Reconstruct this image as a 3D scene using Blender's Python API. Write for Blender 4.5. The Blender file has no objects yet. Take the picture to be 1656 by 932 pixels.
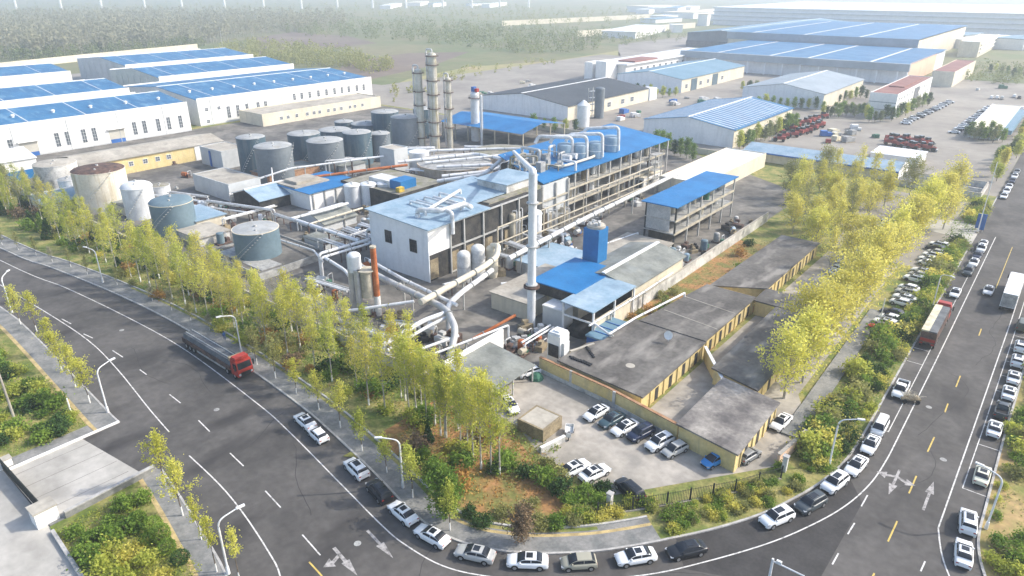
import bpy, math, random
from mathutils import Vector, Matrix
R = random.Random(7)
scn = bpy.context.scene
col = scn.collection
rad = math.radians
# ------------------------------------------------------------------ camera geometry (used to survey positions on the ground)
FPX, PITCH, CAMH, YAW = 1120.0, rad(23.8), 59.0, rad(38.7)
def gp(px, py, z=0.0):
    x = (px - 828) / FPX; y = -(py - 466) / FPX
    d = (x, math.cos(PITCH) + y * math.sin(PITCH), -math.sin(PITCH) + y * math.cos(PITCH))
    t = (z - CAMH) / d[2]
    cx, cy = d[0] * t, d[1] * t
    return (cx * math.cos(YAW) - cy * math.sin(YAW), cx * math.sin(YAW) + cy * math.cos(YAW))
def gz(bx, by, ty):
    """height of a vertical post whose foot is seen at (bx,by) and whose head at ty"""
    X, Y = gp(bx, by); d = -X * math.sin(YAW) + Y * math.cos(YAW)
    y = -(ty - 466) / FPX
    return CAMH + d * (-math.sin(PITCH) + y * math.cos(PITCH)) / (math.cos(PITCH) + y * math.sin(PITCH))
def mpp(X, Y, z=0):
    d = -X * math.sin(YAW) + Y * math.cos(YAW)
    return (d * math.cos(PITCH) + (CAMH - z) * math.sin(PITCH)) / FPX
# ------------------------------------------------------------------ materials
MATS = {}
def mat(name, c, rough=.8, var=.12, scale=.6, metal=0., c2=None, det=4., bump=0., spec=.3, wave=None, lo=.38, hi=.62, stain=None):
    """procedural material: colour broken up by two noises in object space; c2 = second colour of the mottling"""
    m = bpy.data.materials.new(name); m.use_nodes = True
    nt = m.node_tree; N = nt.nodes; L = nt.links
    b = N['Principled BSDF']
    b.inputs['Roughness'].default_value = rough; b.inputs['Metallic'].default_value = metal
    b.inputs['Specular IOR Level'].default_value = spec
    geo = N.new('ShaderNodeNewGeometry')
    n1 = N.new('ShaderNodeTexNoise'); n1.inputs['Scale'].default_value = scale; n1.inputs['Detail'].default_value = det
    n1.inputs['Roughness'].default_value = .62
    L.new(geo.outputs['Position'], n1.inputs['Vector'])
    cr = N.new('ShaderNodeValToRGB')
    a = c; d = c2 or tuple(min(1, k * (1 + var * 1.2)) for k in c)
    if c2 is None: a = tuple(k * (1 - var * 1.6) for k in c)
    cr.color_ramp.elements[0].position = lo; cr.color_ramp.elements[1].position = hi
    cr.color_ramp.elements[0].color = (*a, 1); cr.color_ramp.elements[1].color = (*d, 1)
    L.new(n1.outputs['Fac'], cr.inputs['Fac'])
    out = cr.outputs['Color']
    n2 = N.new('ShaderNodeTexNoise'); n2.inputs['Scale'].default_value = scale * 9; n2.inputs['Detail'].default_value = 3
    L.new(geo.outputs['Position'], n2.inputs['Vector'])
    mr = N.new('ShaderNodeMapRange'); mr.inputs['To Min'].default_value = 1 - var; mr.inputs['To Max'].default_value = 1 + var
    mr.inputs['From Min'].default_value = .3; mr.inputs['From Max'].default_value = .7
    L.new(n2.outputs['Fac'], mr.inputs['Value'])
    mx = N.new('ShaderNodeMix'); mx.data_type = 'RGBA'; mx.blend_type = 'MULTIPLY'; mx.inputs['Factor'].default_value = 1
    L.new(out, mx.inputs['A']); L.new(mr.outputs['Result'], mx.inputs['B']); out = mx.outputs['Result']
    if stain:      # streaky dirt with a shape of its own: (colour, stretch xyz, amount)
        sc, st, am = stain
        mp = N.new('ShaderNodeMapping'); mp.inputs['Scale'].default_value = st
        L.new(geo.outputs['Position'], mp.inputs['Vector'])
        n3 = N.new('ShaderNodeTexNoise'); n3.inputs['Scale'].default_value = 1; n3.inputs['Detail'].default_value = 5
        L.new(mp.outputs['Vector'], n3.inputs['Vector'])
        r3 = N.new('ShaderNodeMapRange'); r3.inputs['From Min'].default_value = .52; r3.inputs['From Max'].default_value = .72
        r3.inputs['To Max'].default_value = am
        L.new(n3.outputs['Fac'], r3.inputs['Value'])
        m3 = N.new('ShaderNodeMix'); m3.data_type = 'RGBA'
        L.new(r3.outputs['Result'], m3.inputs['Factor']); L.new(out, m3.inputs['A']); m3.inputs['B'].default_value = (*sc, 1)
        out = m3.outputs['Result']
    if wave:       # seams of sheet roofing / paving: (axis, scale, strength)
        ax, wsc, ws = wave
        w = N.new('ShaderNodeTexWave'); w.bands_direction = ax; w.inputs['Scale'].default_value = wsc
        w.wave_profile = 'SIN'
        L.new(geo.outputs['Position'], w.inputs['Vector'])
        bp = N.new('ShaderNodeBump'); bp.inputs['Strength'].default_value = ws; bp.inputs['Distance'].default_value = .08
        L.new(w.outputs['Fac'], bp.inputs['Height']); L.new(bp.outputs['Normal'], b.inputs['Normal'])
    elif bump:
        bp = N.new('ShaderNodeBump'); bp.inputs['Strength'].default_value = bump; bp.inputs['Distance'].default_value = .1
        L.new(n2.outputs['Fac'], bp.inputs['Height']); L.new(bp.outputs['Normal'], b.inputs['Normal'])
    L.new(out, b.inputs['Base Color'])
    MATS[name] = m
    return m
def leafmat(name, c, c2, trans=.35, scale=.9):
    m = bpy.data.materials.new(name); m.use_nodes = True
    nt = m.node_tree; N = nt.nodes; L = nt.links
    b = N['Principled BSDF']; b.inputs['Roughness'].default_value = .75; b.inputs['Specular IOR Level'].default_value = .15
    geo = N.new('ShaderNodeNewGeometry'); oi = N.new('ShaderNodeObjectInfo')
    n = N.new('ShaderNodeTexNoise'); n.inputs['Scale'].default_value = scale; n.inputs['Detail'].default_value = 3
    L.new(geo.outputs['Position'], n.inputs['Vector'])
    ad = N.new('ShaderNodeMath'); ad.operation = 'MULTIPLY_ADD'; ad.inputs[1].default_value = .55; 
    L.new(oi.outputs['Random'], ad.inputs[0]); 
    mr = N.new('ShaderNodeMapRange'); mr.inputs['From Min'].default_value = .3; mr.inputs['From Max'].default_value = .7; mr.inputs['To Max'].default_value = .6
    L.new(n.outputs['Fac'], mr.inputs['Value']); L.new(mr.outputs['Result'], ad.inputs[2])
    cr = N.new('ShaderNodeValToRGB'); cr.color_ramp.elements[0].color = (*c, 1); cr.color_ramp.elements[1].color = (*c2, 1)
    L.new(ad.outputs[0], cr.inputs['Fac']); L.new(cr.outputs['Color'], b.inputs['Base Color'])
    t = N.new('ShaderNodeBsdfTranslucent'); L.new(cr.outputs['Color'], t.inputs['Color'])
    mi = N.new('ShaderNodeMixShader'); mi.inputs[0].default_value = trans
    L.new(b.outputs[0], mi.inputs[1]); L.new(t.outputs[0], mi.inputs[2]); L.new(mi.outputs[0], N['Material Output'].inputs['Surface'])
    MATS[name] = m
    return m
M = MATS
mat('asphalt', (.074, .070, .066), .88, .14, .10, c2=(.116, .109, .102), det=7, stain=((.036, .034, .034), (.16, .06, 1), .85))
mat('road_paint', (.22, .215, .205), .75, .2, 1.6, c2=(.66, .65, .62), det=6, lo=.30, hi=.50)
mat('yellow_paint', (.26, .20, .09), .75, .2, 1.6, c2=(.62, .46, .12), det=6, lo=.30, hi=.52)
mat('yellow_coat', (.60, .42, .06), .7, .18, 1.5)
mat('faded_paint', (.13, .125, .12), .8, .25, 1.8, c2=(.42, .40, .385), det=6, lo=.34, hi=.58)
mat('kerb_stone', (.42, .41, .39), .85, .12, 1)
mat('paving', (.16, .165, .16), .9, .14, .35, c2=(.27, .265, .25), det=6, wave=('X', 1.2, .15))
mat('tactile', (.46, .355, .17), .85, .15, .8)
mat('concrete', (.26, .24, .205), .9, .14, .09, c2=(.42, .385, .335), det=7, stain=((.22, .21, .19), (.25, .25, 1), .6))
mat('drive', (.36, .345, .31), .9, .09, .10, c2=(.47, .45, .41), det=6, stain=((.24, .23, .21), (.15, .35, 1), .5))
mat('yard', (.105, .10, .092), .92, .18, .08, c2=(.22, .205, .18), det=7, stain=((.055, .055, .05), (.2, .2, 1), .75))
mat('barn_yard', (.22, .20, .175), .9, .08, .03, c2=(.31, .285, .245), det=6)
mat('soil', (.34, .185, .075), .95, .25, .22, c2=(.17, .17, .05), det=7, lo=.42, hi=.58)
mat('verge', (.12, .16, .035), .95, .25, .30, c2=(.31, .27, .10), det=7, lo=.40, hi=.62)
mat('dry_grass', (.42, .29, .14), .95, .2, .12, c2=(.20, .21, .06), det=7)
mat('land', (.20, .18, .095), .95, .12, .012, c2=(.125, .155, .06), det=9)
mat('ochre_field', (.36, .29, .15), .95, .1, .02, c2=(.24, .25, .10), det=6)
mat('brown_field', (.15, .115, .095), .95, .1, .02, c2=(.20, .16, .12), det=6)
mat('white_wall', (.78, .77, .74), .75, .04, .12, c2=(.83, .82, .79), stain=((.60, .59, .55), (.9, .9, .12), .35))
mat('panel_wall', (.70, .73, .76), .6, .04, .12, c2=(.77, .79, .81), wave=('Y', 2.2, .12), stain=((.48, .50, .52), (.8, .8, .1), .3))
mat('gable_wall', (.47, .49, .495), .7, .06, .1, c2=(.56, .575, .575), stain=((.42, .45, .46), (.7, .7, .1), .4))  # hall white darkened: gable ends carry their shade in the colour; plain grey elsewhere
mat('cream_wall', (.66, .60, .47), .8, .06, .15, stain=((.48, .44, .35), (.8, .8, .15), .5))
mat('yellow_wall', (.64, .50, .22), .85, .08, .25, c2=(.70, .57, .29), stain=((.40, .34, .22), (.9, .9, .25), .6))
mat('dirty_wall', (.45, .44, .41), .9, .12, .3, c2=(.66, .65, .62), det=6, stain=((.14, .14, .13), (.5, .5, .35), .75))
mat('peach_wall', (.72, .50, .36), .8, .05, .1)
mat('blue_roof', (.026, .125, .265), .55, .09, .12, c2=(.042, .17, .33), wave=('Y', 3.0, .25), stain=((.17, .31, .43), (.10, .45, 1), .7))
mat('blue_sheet', (.012, .135, .34), .5, .06, .15, c2=(.02, .18, .42), wave=('Y', 3.0, .2), stain=((.04, .19, .45), (.3, .3, 1), .3))
mat('pale_blue_roof', (.22, .33, .42), .6, .08, .2, c2=(.33, .43, .51), det=6, wave=('Y', 3.0, .22), stain=((.13, .20, .27), (.25, .25, 1), .5))
mat('faded_blue_roof', (.13, .235, .31), .6, .07, .06, c2=(.16, .27, .35), det=5, wave=('Y', 2.0, .2))
mat('grey_roof', (.155, .165, .15), .75, .10, .22, c2=(.27, .28, .25), det=6, wave=('Y', 3.0, .25), stain=((.24, .27, .28), (.2, .2, 1), .6))
mat('slate_roof', (.045, .055, .065), .7, .10, .05, c2=(.065, .075, .085), det=5, wave=('Y', 2.0, .2))
mat('grey_blue_roof', (.24, .29, .33), .65, .06, .05, c2=(.31, .36, .40), det=5, wave=('Y', 2.0, .2))
mat('red_roof', (.22, .10, .085), .75, .1, .08, c2=(.29, .14, .115), det=5)
mat('bitumen', (.088, .082, .075), .92, .18, .16, c2=(.155, .146, .132), det=7, stain=((.30, .28, .25), (.40, .14, 1), .85))
mat('patch', (.052, .050, .049), .9, .12, .3)
mat('pale_bitumen', (.12, .11, .105), .9, .2, .25, c2=(.34, .315, .28), det=7, lo=.36, hi=.66, stain=((.09, .085, .085), (.3, .3, 1), .7))
mat('slab', (.33, .30, .25), .9, .12, .15, c2=(.44, .41, .35), det=6, stain=((.2, .19, .17), (.3, .3, 1), .6))
mat('white_metal', (.74, .75, .75), .45, .05, .4, spec=.5, stain=((.45, .43, .40), (.9, .9, .6), .4))
mat('pipe', (.66, .67, .67), .5, .1, .6, spec=.4, stain=((.33, .31, .28), (.5, .5, .5), .6))
mat('steel', (.50, .52, .54), .38, .08, .6, metal=.6)
mat('galvanised', (.50, .50, .48), .55, .08, .6, metal=.3)
mat('column_steel', (.52, .50, .42), .5, .12, .5, metal=.2, c2=(.62, .61, .55), stain=((.30, .25, .10), (1.5, 1.5, .10), .8))
mat('tank_blue', (.055, .10, .13), .6, .08, .15, c2=(.085, .135, .165), stain=((.20, .22, .22), (.8, .8, .06), .5))
mat('tank_grey', (.125, .15, .17), .6, .08, .15, c2=(.175, .20, .215), stain=((.17, .19, .21), (.8, .8, .06), .5))
mat('tank_roof', (.30, .315, .32), .75, .08, .25, c2=(.40, .41, .40), stain=((.22, .20, .15), (.4, .4, 1), .5))
mat('tank_teal', (.125, .185, .22), .6, .07, .2, c2=(.16, .225, .26))
mat('tank_cream', (.64, .58, .46), .8, .08, .2, c2=(.72, .68, .58), stain=((.36, .27, .12), (.9, .9, .05), .9))
mat('tank_white', (.70, .72, .73), .6, .06, .3, stain=((.42, .42, .40), (.8, .8, .1), .5))
mat('rust', (.34, .095, .030), .9, .2, .7, c2=(.45, .16, .06), det=6)
mat('dark_rust', (.055, .04, .04), .95, .25, .8, c2=(.16, .10, .075), det=6)
mat('beige_frame', (.44, .40, .31), .7, .12, .5)
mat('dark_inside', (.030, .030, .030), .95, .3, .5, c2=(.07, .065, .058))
mat('brown_kit', (.20, .16, .10), .85, .25, .7, c2=(.33, .27, .17), det=6)
mat('grey_kit', (.26, .26, .25), .7, .2, .7, c2=(.42, .42, .40))
mat('white_kit', (.62, .62, .60), .6, .12, .6)
mat('green_kit', (.05, .16, .10), .7, .15, .6)
mat('moss', (.20, .19, .15), .95, .2, .4, c2=(.30, .28, .23), stain=((.15, .16, .05), (.35, .35, .4), .8))
mat('tank_beige', (.42, .33, .24), .85, .1, .3, c2=(.52, .43, .33), stain=((.25, .17, .10), (.8, .8, .1), .7))
mat('coal', (.018, .019, .020), .95, .3, .5)
mat('brick', (.30, .15, .08), .9, .2, 1.2, c2=(.42, .26, .15))
mat('glass', (.025, .030, .038), .10, .1, .4, spec=.35)
mat('window_glass', (.06, .075, .09), .15, .2, .5, c2=(.12, .14, .16), spec=.6)
mat('pale_glass', (.30, .32, .33), .3, .2, .5, c2=(.42, .43, .43), spec=.5)
mat('roller', (.50, .48, .42), .7, .05, .3)
mat('blue_paint', (.03, .13, .40), .5, .06, .4)
mat('tyre', (.018, .018, .019), .85, .1, 3)
mat('rim', (.45, .46, .47), .35, .05, 3, metal=.7)
mat('lamp_glass', (.42, .44, .46), .15, .03, 2, spec=.7)
mat('tail_red', (.35, .02, .015), .3, .05, 2, spec=.5)
mat('black_trim', (.02, .02, .022), .5, .05, 2)
for nm, c in dict(white=(.80, .81, .81), silver=(.44, .44, .42), beige=(.36, .345, .27), black=(.018, .021, .026), navy=(.020, .030, .065),
                  teal=(.045, .085, .105), slate=(.06, .075, .085), grey=(.22, .23, .235), blue=(.03, .23, .56), cream=(.66, .65, .52), red=(.42, .035, .025),
                  olive=(.10, .11, .09)).items():
    m_ = mat('car_' + nm, c, .30, .015, .5, spec=.35, metal=.0)
    m_.node_tree.nodes['Principled BSDF'].inputs['Coat Weight'].default_value = .15
mat('machine_red', (.24, .035, .028), .6, .2, .5, c2=(.34, .06, .045))
mat('truck_red', (.38, .04, .028), .4, .1, .6)
mat('tarp', (.085, .095, .105), .7, .15, .5, c2=(.15, .16, .17), wave=('X', 1.5, .3))
mat('cream_tarp', (.62, .57, .42), .8, .15, .7)
mat('bark', (.30, .28, .23), .95, .15, 1.0, c2=(.40, .385, .33))
mat('dark_bark', (.13, .105, .08), .95, .2, 1.0)
mat('limewash', (.76, .75, .71), .9, .06, 2)
mat('iron', (.025, .030, .028), .6, .1, 1)
mat('skin', (.45, .28, .20), .6, .03, 3)
mat('denim', (.035, .09, .24), .85, .1, 4)
mat('hair', (.015, .012, .01), .7, .1, 4)
leafmat('leaf_lime', (.50, .50, .06), (.78, .75, .19), .58)
leafmat('leaf_yellow', (.50, .46, .07), (.76, .70, .19), .56)
leafmat('leaf_spring', (.33, .38, .055), (.58, .60, .13), .5)
leafmat('leaf_green', (.085, .17, .028), (.26, .37, .06), .38)
leafmat('leaf_dark', (.028, .065, .020), (.075, .14, .035), .22)
leafmat('leaf_olive', (.20, .215, .07), (.42, .41, .15), .38)
leafmat('leaf_brown', (.17, .125, .075), (.28, .20, .12), .2)
leafmat('leaf_orange', (.38, .19, .055), (.52, .33, .10), .3)
leafmat('leaf_grey', (.29, .285, .19), (.40, .385, .26), .4, .05)
leafmat('leaf_far', (.14, .18, .07), (.30, .32, .13), .35, .02)
# ------------------------------------------------------------------ mesh helper
class MB:
    def __init__(s): s.v = []; s.f = []; s.m = []; s.k = 0
    def mi(s, k): s.k = k; return s
    def add(s, vs, fs):
        o = len(s.v); s.v += [tuple(p) for p in vs]
        for f in fs: s.f.append([i + o for i in f]); s.m.append(s.k)
        return s
    def box(s, x0, x1, y0, y1, z0, z1):
        return s.add([(x0, y0, z0), (x1, y0, z0), (x1, y1, z0), (x0, y1, z0), (x0, y0, z1), (x1, y0, z1), (x1, y1, z1), (x0, y1, z1)],
                     [(0, 3, 2, 1), (4, 5, 6, 7), (0, 1, 5, 4), (1, 2, 6, 5), (2, 3, 7, 6), (3, 0, 4, 7)])
    def obox(s, c, sx, sy, z0, z1, rot=0., tz=0.):
        ca, sa = math.cos(rot), math.sin(rot); p = []
        for z in (z0, z1):
            for a, b in ((-1, -1), (1, -1), (1, 1), (-1, 1)):
                x, y = a * sx / 2, b * sy / 2
                p.append((c[0] + x * ca - y * sa, c[1] + x * sa + y * ca, z + (tz * x)))
        return s.add(p, [(0, 3, 2, 1), (4, 5, 6, 7), (0, 1, 5, 4), (1, 2, 6, 5), (2, 3, 7, 6), (3, 0, 4, 7)])
    def prism(s, poly, z0, z1):
        n = len(poly); ar = sum(poly[i][0] * poly[(i + 1) % n][1] - poly[(i + 1) % n][0] * poly[i][1] for i in range(n))
        if ar < 0: poly = poly[::-1]
        v = [(x, y, z0) for x, y in poly] + [(x, y, z1) for x, y in poly]
        return s.add(v, [tuple(range(n, 2 * n))] + [(i, (i + 1) % n, n + (i + 1) % n, n + i) for i in range(n)])
    def sheet(s, poly, z):
        n = len(poly); ar = sum(poly[i][0] * poly[(i + 1) % n][1] - poly[(i + 1) % n][0] * poly[i][1] for i in range(n))
        if ar < 0: poly = poly[::-1]
        return s.add([(x, y, z) for x, y in poly], [tuple(range(n))])
    def cyl(s, x, y, z0, z1, r0, r1=None, n=20, cap=True):
        r1 = r0 if r1 is None else r1
        v = [(x + r0 * math.cos(2 * math.pi * i / n), y + r0 * math.sin(2 * math.pi * i / n), z0) for i in range(n)] + \
            [(x + r1 * math.cos(2 * math.pi * i / n), y + r1 * math.sin(2 * math.pi * i / n), z1) for i in range(n)]
        f = [(i, (i + 1) % n, n + (i + 1) % n, n + i) for i in range(n)]
        if cap: f += [tuple(range(n, 2 * n)), tuple(range(n))[::-1]]
        return s.add(v, f)
    def dome(s, x, y, z, r, h, n=20, k=4):
        v = []; f = []
        for j in range(k):
            a = math.pi / 2 * j / k
            v += [(x + r * math.cos(a) * math.cos(2 * math.pi * i / n), y + r * math.cos(a) * math.sin(2 * math.pi * i / n), z + h * math.sin(a)) for i in range(n)]
        v.append((x, y, z + h))
        for j in range(k - 1):
            f += [(j * n + i, j * n + (i + 1) % n, (j + 1) * n + (i + 1) % n, (j + 1) * n + i) for i in range(n)]
        f += [((k - 1) * n + i, (k - 1) * n + (i + 1) % n, k * n) for i in range(n)]
        return s.add(v, f)
    def tube(s, pts, r, n=7, r1=None, cap=True):
        P = [Vector(p) for p in pts]; m = len(P); v = []; f = []
        ref = Vector((0, 0, 1))
        for i, p in enumerate(P):
            d = (P[min(i + 1, m - 1)] - P[max(i - 1, 0)]).normalized()
            a = d.cross(ref)
            if a.length < .05: a = d.cross(Vector((1, 0, 0)))
            a.normalize(); b = a.cross(d)
            rr = r if r1 is None else r + (r1 - r) * i / (m - 1)
            for k in range(n):
                t = 2 * math.pi * k / n
                v.append(p + a * (rr * math.cos(t)) + b * (rr * math.sin(t)))
        for i in range(m - 1):
            f += [(i * n + k, i * n + (k + 1) % n, (i + 1) * n + (k + 1) % n, (i + 1) * n + k)[::-1] for k in range(n)]
        if cap: f += [tuple(range(n)), tuple(range((m - 1) * n, m * n))[::-1]]
        return s.add(v, f)
    def build(s, name, mats, parent=None, smooth=False, loc=(0, 0, 0), ang=35):
        me = bpy.data.meshes.new(name)
        me.from_pydata([(x - loc[0], y - loc[1], z - loc[2]) for x, y, z in s.v], [], s.f)
        for m in (mats if isinstance(mats, (list, tuple)) else [mats]): me.materials.append(M[m] if isinstance(m, str) else m)
        me.polygons.foreach_set('material_index', s.m)
        if smooth:
            me.polygons.foreach_set('use_smooth', [True] * len(s.f))
            me.set_sharp_from_angle(angle=rad(ang))
        me.update()
        o = bpy.data.objects.new(name, me); col.objects.link(o)
        if parent: o.parent = parent
        return o
def bend(pts, r=.8, k=4):
    """polyline with rounded corners"""
    P = [Vector(p) for p in pts]; out = [P[0]]
    for i in range(1, len(P) - 1):
        a = (P[i - 1] - P[i]); b = (P[i + 1] - P[i]); q = min(r, a.length * .45, b.length * .45)
        s, e = P[i] + a.normalized() * q, P[i] + b.normalized() * q
        for j in range(k + 1):
            t = j / k; out.append(s * (1 - t) ** 2 + P[i] * 2 * t * (1 - t) + e * t * t)
    out.append(P[-1]); return out
def tag(o, label=None, cat=None, group=None, kind=None):
    if label: o['label'] = label
    if cat: o['category'] = cat
    if group: o['group'] = group
    if kind: o['kind'] = kind
    return o
def boxes(T, name, rows, mats, parent=None):
    """several like pieces of one thing, each a mesh of its own"""
    for r_ in rows: mb = MB(); mb.box(*r_); T.part(name, mb, mats, parent=parent)
class Thing:
    """an Empty at the base of one thing; parts are given in world coordinates and stored relative to it"""
    def __init__(s, name, label, cat, loc, group=None, rot=0.):
        s.o = bpy.data.objects.new(name, None); col.objects.link(s.o); s.o.empty_display_size = .1
        s.loc = (loc[0], loc[1], loc[2] if len(loc) > 2 else 0.); s.o.location = s.loc; s.o.rotation_euler = (0, 0, rot)
        tag(s.o, label, cat, group)
    def part(s, name, mb, mats, smooth=False, parent=None, ang=35, label=None):
        o = mb.build(name, mats, parent or s.o, smooth, s.loc, ang)
        if label: o['label'] = label
        return o
    def inst(s, name, mesh, x, y, z, rot=0., parent=None, label=None):
        o = bpy.data.objects.new(name, mesh); col.objects.link(o); o.parent = parent or s.o
        o.location = (x - s.loc[0], y - s.loc[1], z - s.loc[2]); o.rotation_euler = (0, 0, rot)
        if label: o['label'] = label
        return o
def copy_tree(o, parent=None):
    c = o.copy(); col.objects.link(c); c.parent = parent
    for ch in list(o.children): copy_tree(ch, c)
    return c
def structure(name, mb, mats, smooth=False):
    return tag(mb.build(name, mats, None, smooth), kind='structure')
def spline(pts, k=5):
    out = []; n = len(pts)
    for i in range(n - 1):
        p0, p1, p2, p3 = [Vector(pts[max(0, min(n - 1, i + d))]) for d in (-1, 0, 1, 2)]
        for j in range(k):
            t = j / k
            out.append(.5 * ((2 * p1) + (p2 - p0) * t + (2 * p0 - 5 * p1 + 4 * p2 - p3) * t * t + (3 * p1 - p0 - 3 * p2 + p3) * t ** 3))
    out.append(Vector(pts[-1])); return [(p.x, p.y) for p in out]
def offset(line, d):
    """polyline shifted sideways; d > 0 to the left of its direction"""
    out = []; n = len(line)
    for i in range(n):
        a = Vector(line[max(0, i - 1)]); b = Vector(line[min(n - 1, i + 1)]); t = (b - a).normalized()
        out.append((line[i][0] - t.y * d, line[i][1] + t.x * d))
    return out
def ribbon(mb, line, d0, d1, z):
    a, b = offset(line, d0), offset(line, d1); n = len(line)
    mb.add([(x, y, z) for x, y in a] + [(x, y, z) for x, y in b], [(i, i + 1, n + i + 1, n + i)[::(1 if d1 > d0 else -1)] for i in range(n - 1)])
def band(mb, line, d0, d1, z0, z1):
    """raised strip (kerb, path) following a line"""
    lo, hi = min(d0, d1), max(d0, d1)
    mb.prism(offset(line, lo) + offset(line, hi)[::-1], z0, z1)
# ================================================================== SETTING: ground, roads, kerbs, markings
RC0 = [(-420, 36), (-300, 40.5), (-195.4, 45.3), (-172, 48), (-151, 50.2), (-130.9, 51.4), (-112, 51.4), (-94.6, 50.6), (-80.1, 49.3), (-72, 48.1), (-64.8, 46.8),
       (-59.2, 45.7), (-54.8, 44.7), (-51.5, 43.9), (-47.6, 43.5), (-44.1, 43.7), (-41.3, 44.4), (-38.7, 45.6), (-36, 47.2), (-33.9, 48.8), (-31.4, 51), (-29.1, 53.3),
       (-26.2, 56.8), (-23.6, 60.3), (-21.8, 62.8), (-19.8, 65.9), (-17.6, 69.8), (-15.7, 74.2), (-13.7, 80.2), (-12.4, 86.8), (-12, 94.7), (-12, 110), (-12, 160), (-12, 200), (-12, 249)]
RC = spline(RC0, 4)
LC = spline([(-420, 24), (-300, 28), (-200, 32.4), (-157, 33.6), (-142.3, 33.4), (-117.4, 31.7), (-102.2, 30.6), (-98, 30.4)], 4)
LC2 = spline([(-82.6, 29), (-75.1, 27.8), (-67.9, 26.4), (-59.4, 24.6), (-50, 21), (-42, 15), (-36, 6), (-33, -6), (-32, -30)], 4)
RR = spline([(40, 50), (22, 58), (12.5, 64), (7.6, 69.5), (4.9, 75.6), (3.5, 81.5), (3.4, 90), (3.5, 110), (3.8, 131), (3.8, 200), (3.8, 400), (3.8, 1200)], 5)
mb = MB(); mb.sheet([(-5200, -600), (3600, -600), (3600, 5200), (-5200, 5200)], -.06); structure('land', mb, 'land')
def field(name, px, m, z):
    mb = MB(); mb.sheet([gp(*p) for p in px], z); structure(name, mb, m)
field('ochre_field', [(590, 158), (660, 128), (760, 108), (900, 98), (1000, 82), (1010, 104), (930, 118), (850, 132), (740, 150), (660, 172), (610, 172)], 'ochre_field', -.04)
field('brown_field', [(410, 62), (470, 52), (560, 58), (610, 70), (520, 80), (420, 88)], 'brown_field', -.04)
field('ploughed_field', [(560, 100), (660, 86), (760, 84), (700, 106), (600, 128), (540, 122)], 'brown_field', -.035)
field('far_yard', [(1000, 72), (1120, 58), (1120, 100), (1060, 108), (1000, 100)], 'barn_yard', -.04)
mb = MB(); mb.sheet([(-421, -60), (90, -60), (90, 80), (3.7, 90), (3.7, 1300), (-12.2, 1300), (-12.2, 246), (-30, 240), (-30, 52.5), (-421, 52.5)], 0); structure('road', mb, 'asphalt')
# paved areas beyond the works
mb = MB(); mb.sheet([(-345, 246), (-12.3, 246), (-12.3, 330), (-8 - 4.3, 560), (-345, 560)], .0); structure('works_yard', mb, 'barn_yard')
mb = MB(); mb.sheet([(-560, 62), (-236, 62), (-236, 246.5), (-345, 246.5), (-345, 300), (-560, 300)], -.01); structure('hall_yard', mb, 'barn_yard')
mb = MB(); mb.sheet([p for p in offset(RR, -.2)] + [(70, 1200), (200, 300), (90, 50)], .03); structure('verge', mb, 'dry_grass')
# the block the works stands on, raised by a kerb
inner = [p for p in offset(RC, .25)]
mb = MB(); mb.prism(inner + [(-12.25, 248.5), (-470, 248.5), (-470, 45)], -.05, .12); structure('planted_ground', mb, 'verge')
mb = MB(); band(mb, RC, 0, .28, -.05, .16); structure('kerb', mb, 'kerb_stone')
i_end = max(i for i, p in enumerate(RC) if p[0] < -24.0)
SW = RC[:i_end]
mb = MB(); band(mb, SW, .29, 3.9, 0, .135); structure('pavement', mb, 'paving')
i0 = max(i for i, p in enumerate(RC) if p[0] < -47)
mb = MB(); ribbon(mb, SW[i0:], 2.6, 3.05, .14); structure('tactile_strip', mb, 'tactile')
mb = MB(); ribbon(mb, [p for p in SW if p[0] > -150][:-6], 3.3, 3.85, .14); structure('grass_edge', mb, 'verge')
mb = MB(); band(mb, SW, 3.92, 4.2, 0, .28); structure('edging_stone', mb, 'kerb_stone')
# ground surfaces inside the block, each a sheet a little above the last
mb = MB(); mb.sheet([(-300, 66.3), (-66, 66.3), (-66, 81), (-58, 80.5), (-58, 214), (-110, 246), (-236, 246), (-300, 246)], .126); structure('yard', mb, 'yard')
mb = MB(); mb.sheet([(-66, 66.6), (-58.5, 66.5), (-52, 66), (-45, 62.5), (-33.5, 61.5), (-19.5, 80), (-18.8, 92), (-22.8, 100), (-22.8, 168), (-38, 170), (-39, 80), (-58, 80), (-66, 80)], .131)
structure('parking_lot', mb, 'concrete')
mb = MB(); mb.sheet([(-38, 170.2), (-14.8, 170.2), (-14.8, 236), (-44, 236)], .129); structure('car_park', mb, 'barn_yard')
mb = MB(); mb.sheet([(-58, 81), (-39.4, 81), (-39.4, 163), (-58, 163)], .128); structure('rough_grass', mb, 'soil')
mb = MB(); mb.sheet([(-66, 45.6), (-58, 50), (-47, 48.2), (-38, 51), (-35, 60.5), (-46, 61.5), (-53, 65), (-66, 65)], .127); structure('bare_soil', mb, 'soil')
mb = MB(); band(mb, [(-20.0, 88), (-20.3, 112), (-20.5, 140)], -1.35, 1.35, .1, .4); structure('path', mb, 'paving')
mb = MB(); mb.sheet([(-15, 199), (-11.9, 195), (-11.9, 216), (-24, 212), (-24, 201)], .17); structure('entrance_drive', mb, 'drive')
mb = MB(); mb.sheet([(-30, 256), (-40, 256), (-40, 244), (-16, 242), (-16, 258)], .14); structure('walled_yard', mb, 'barn_yard')
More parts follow.
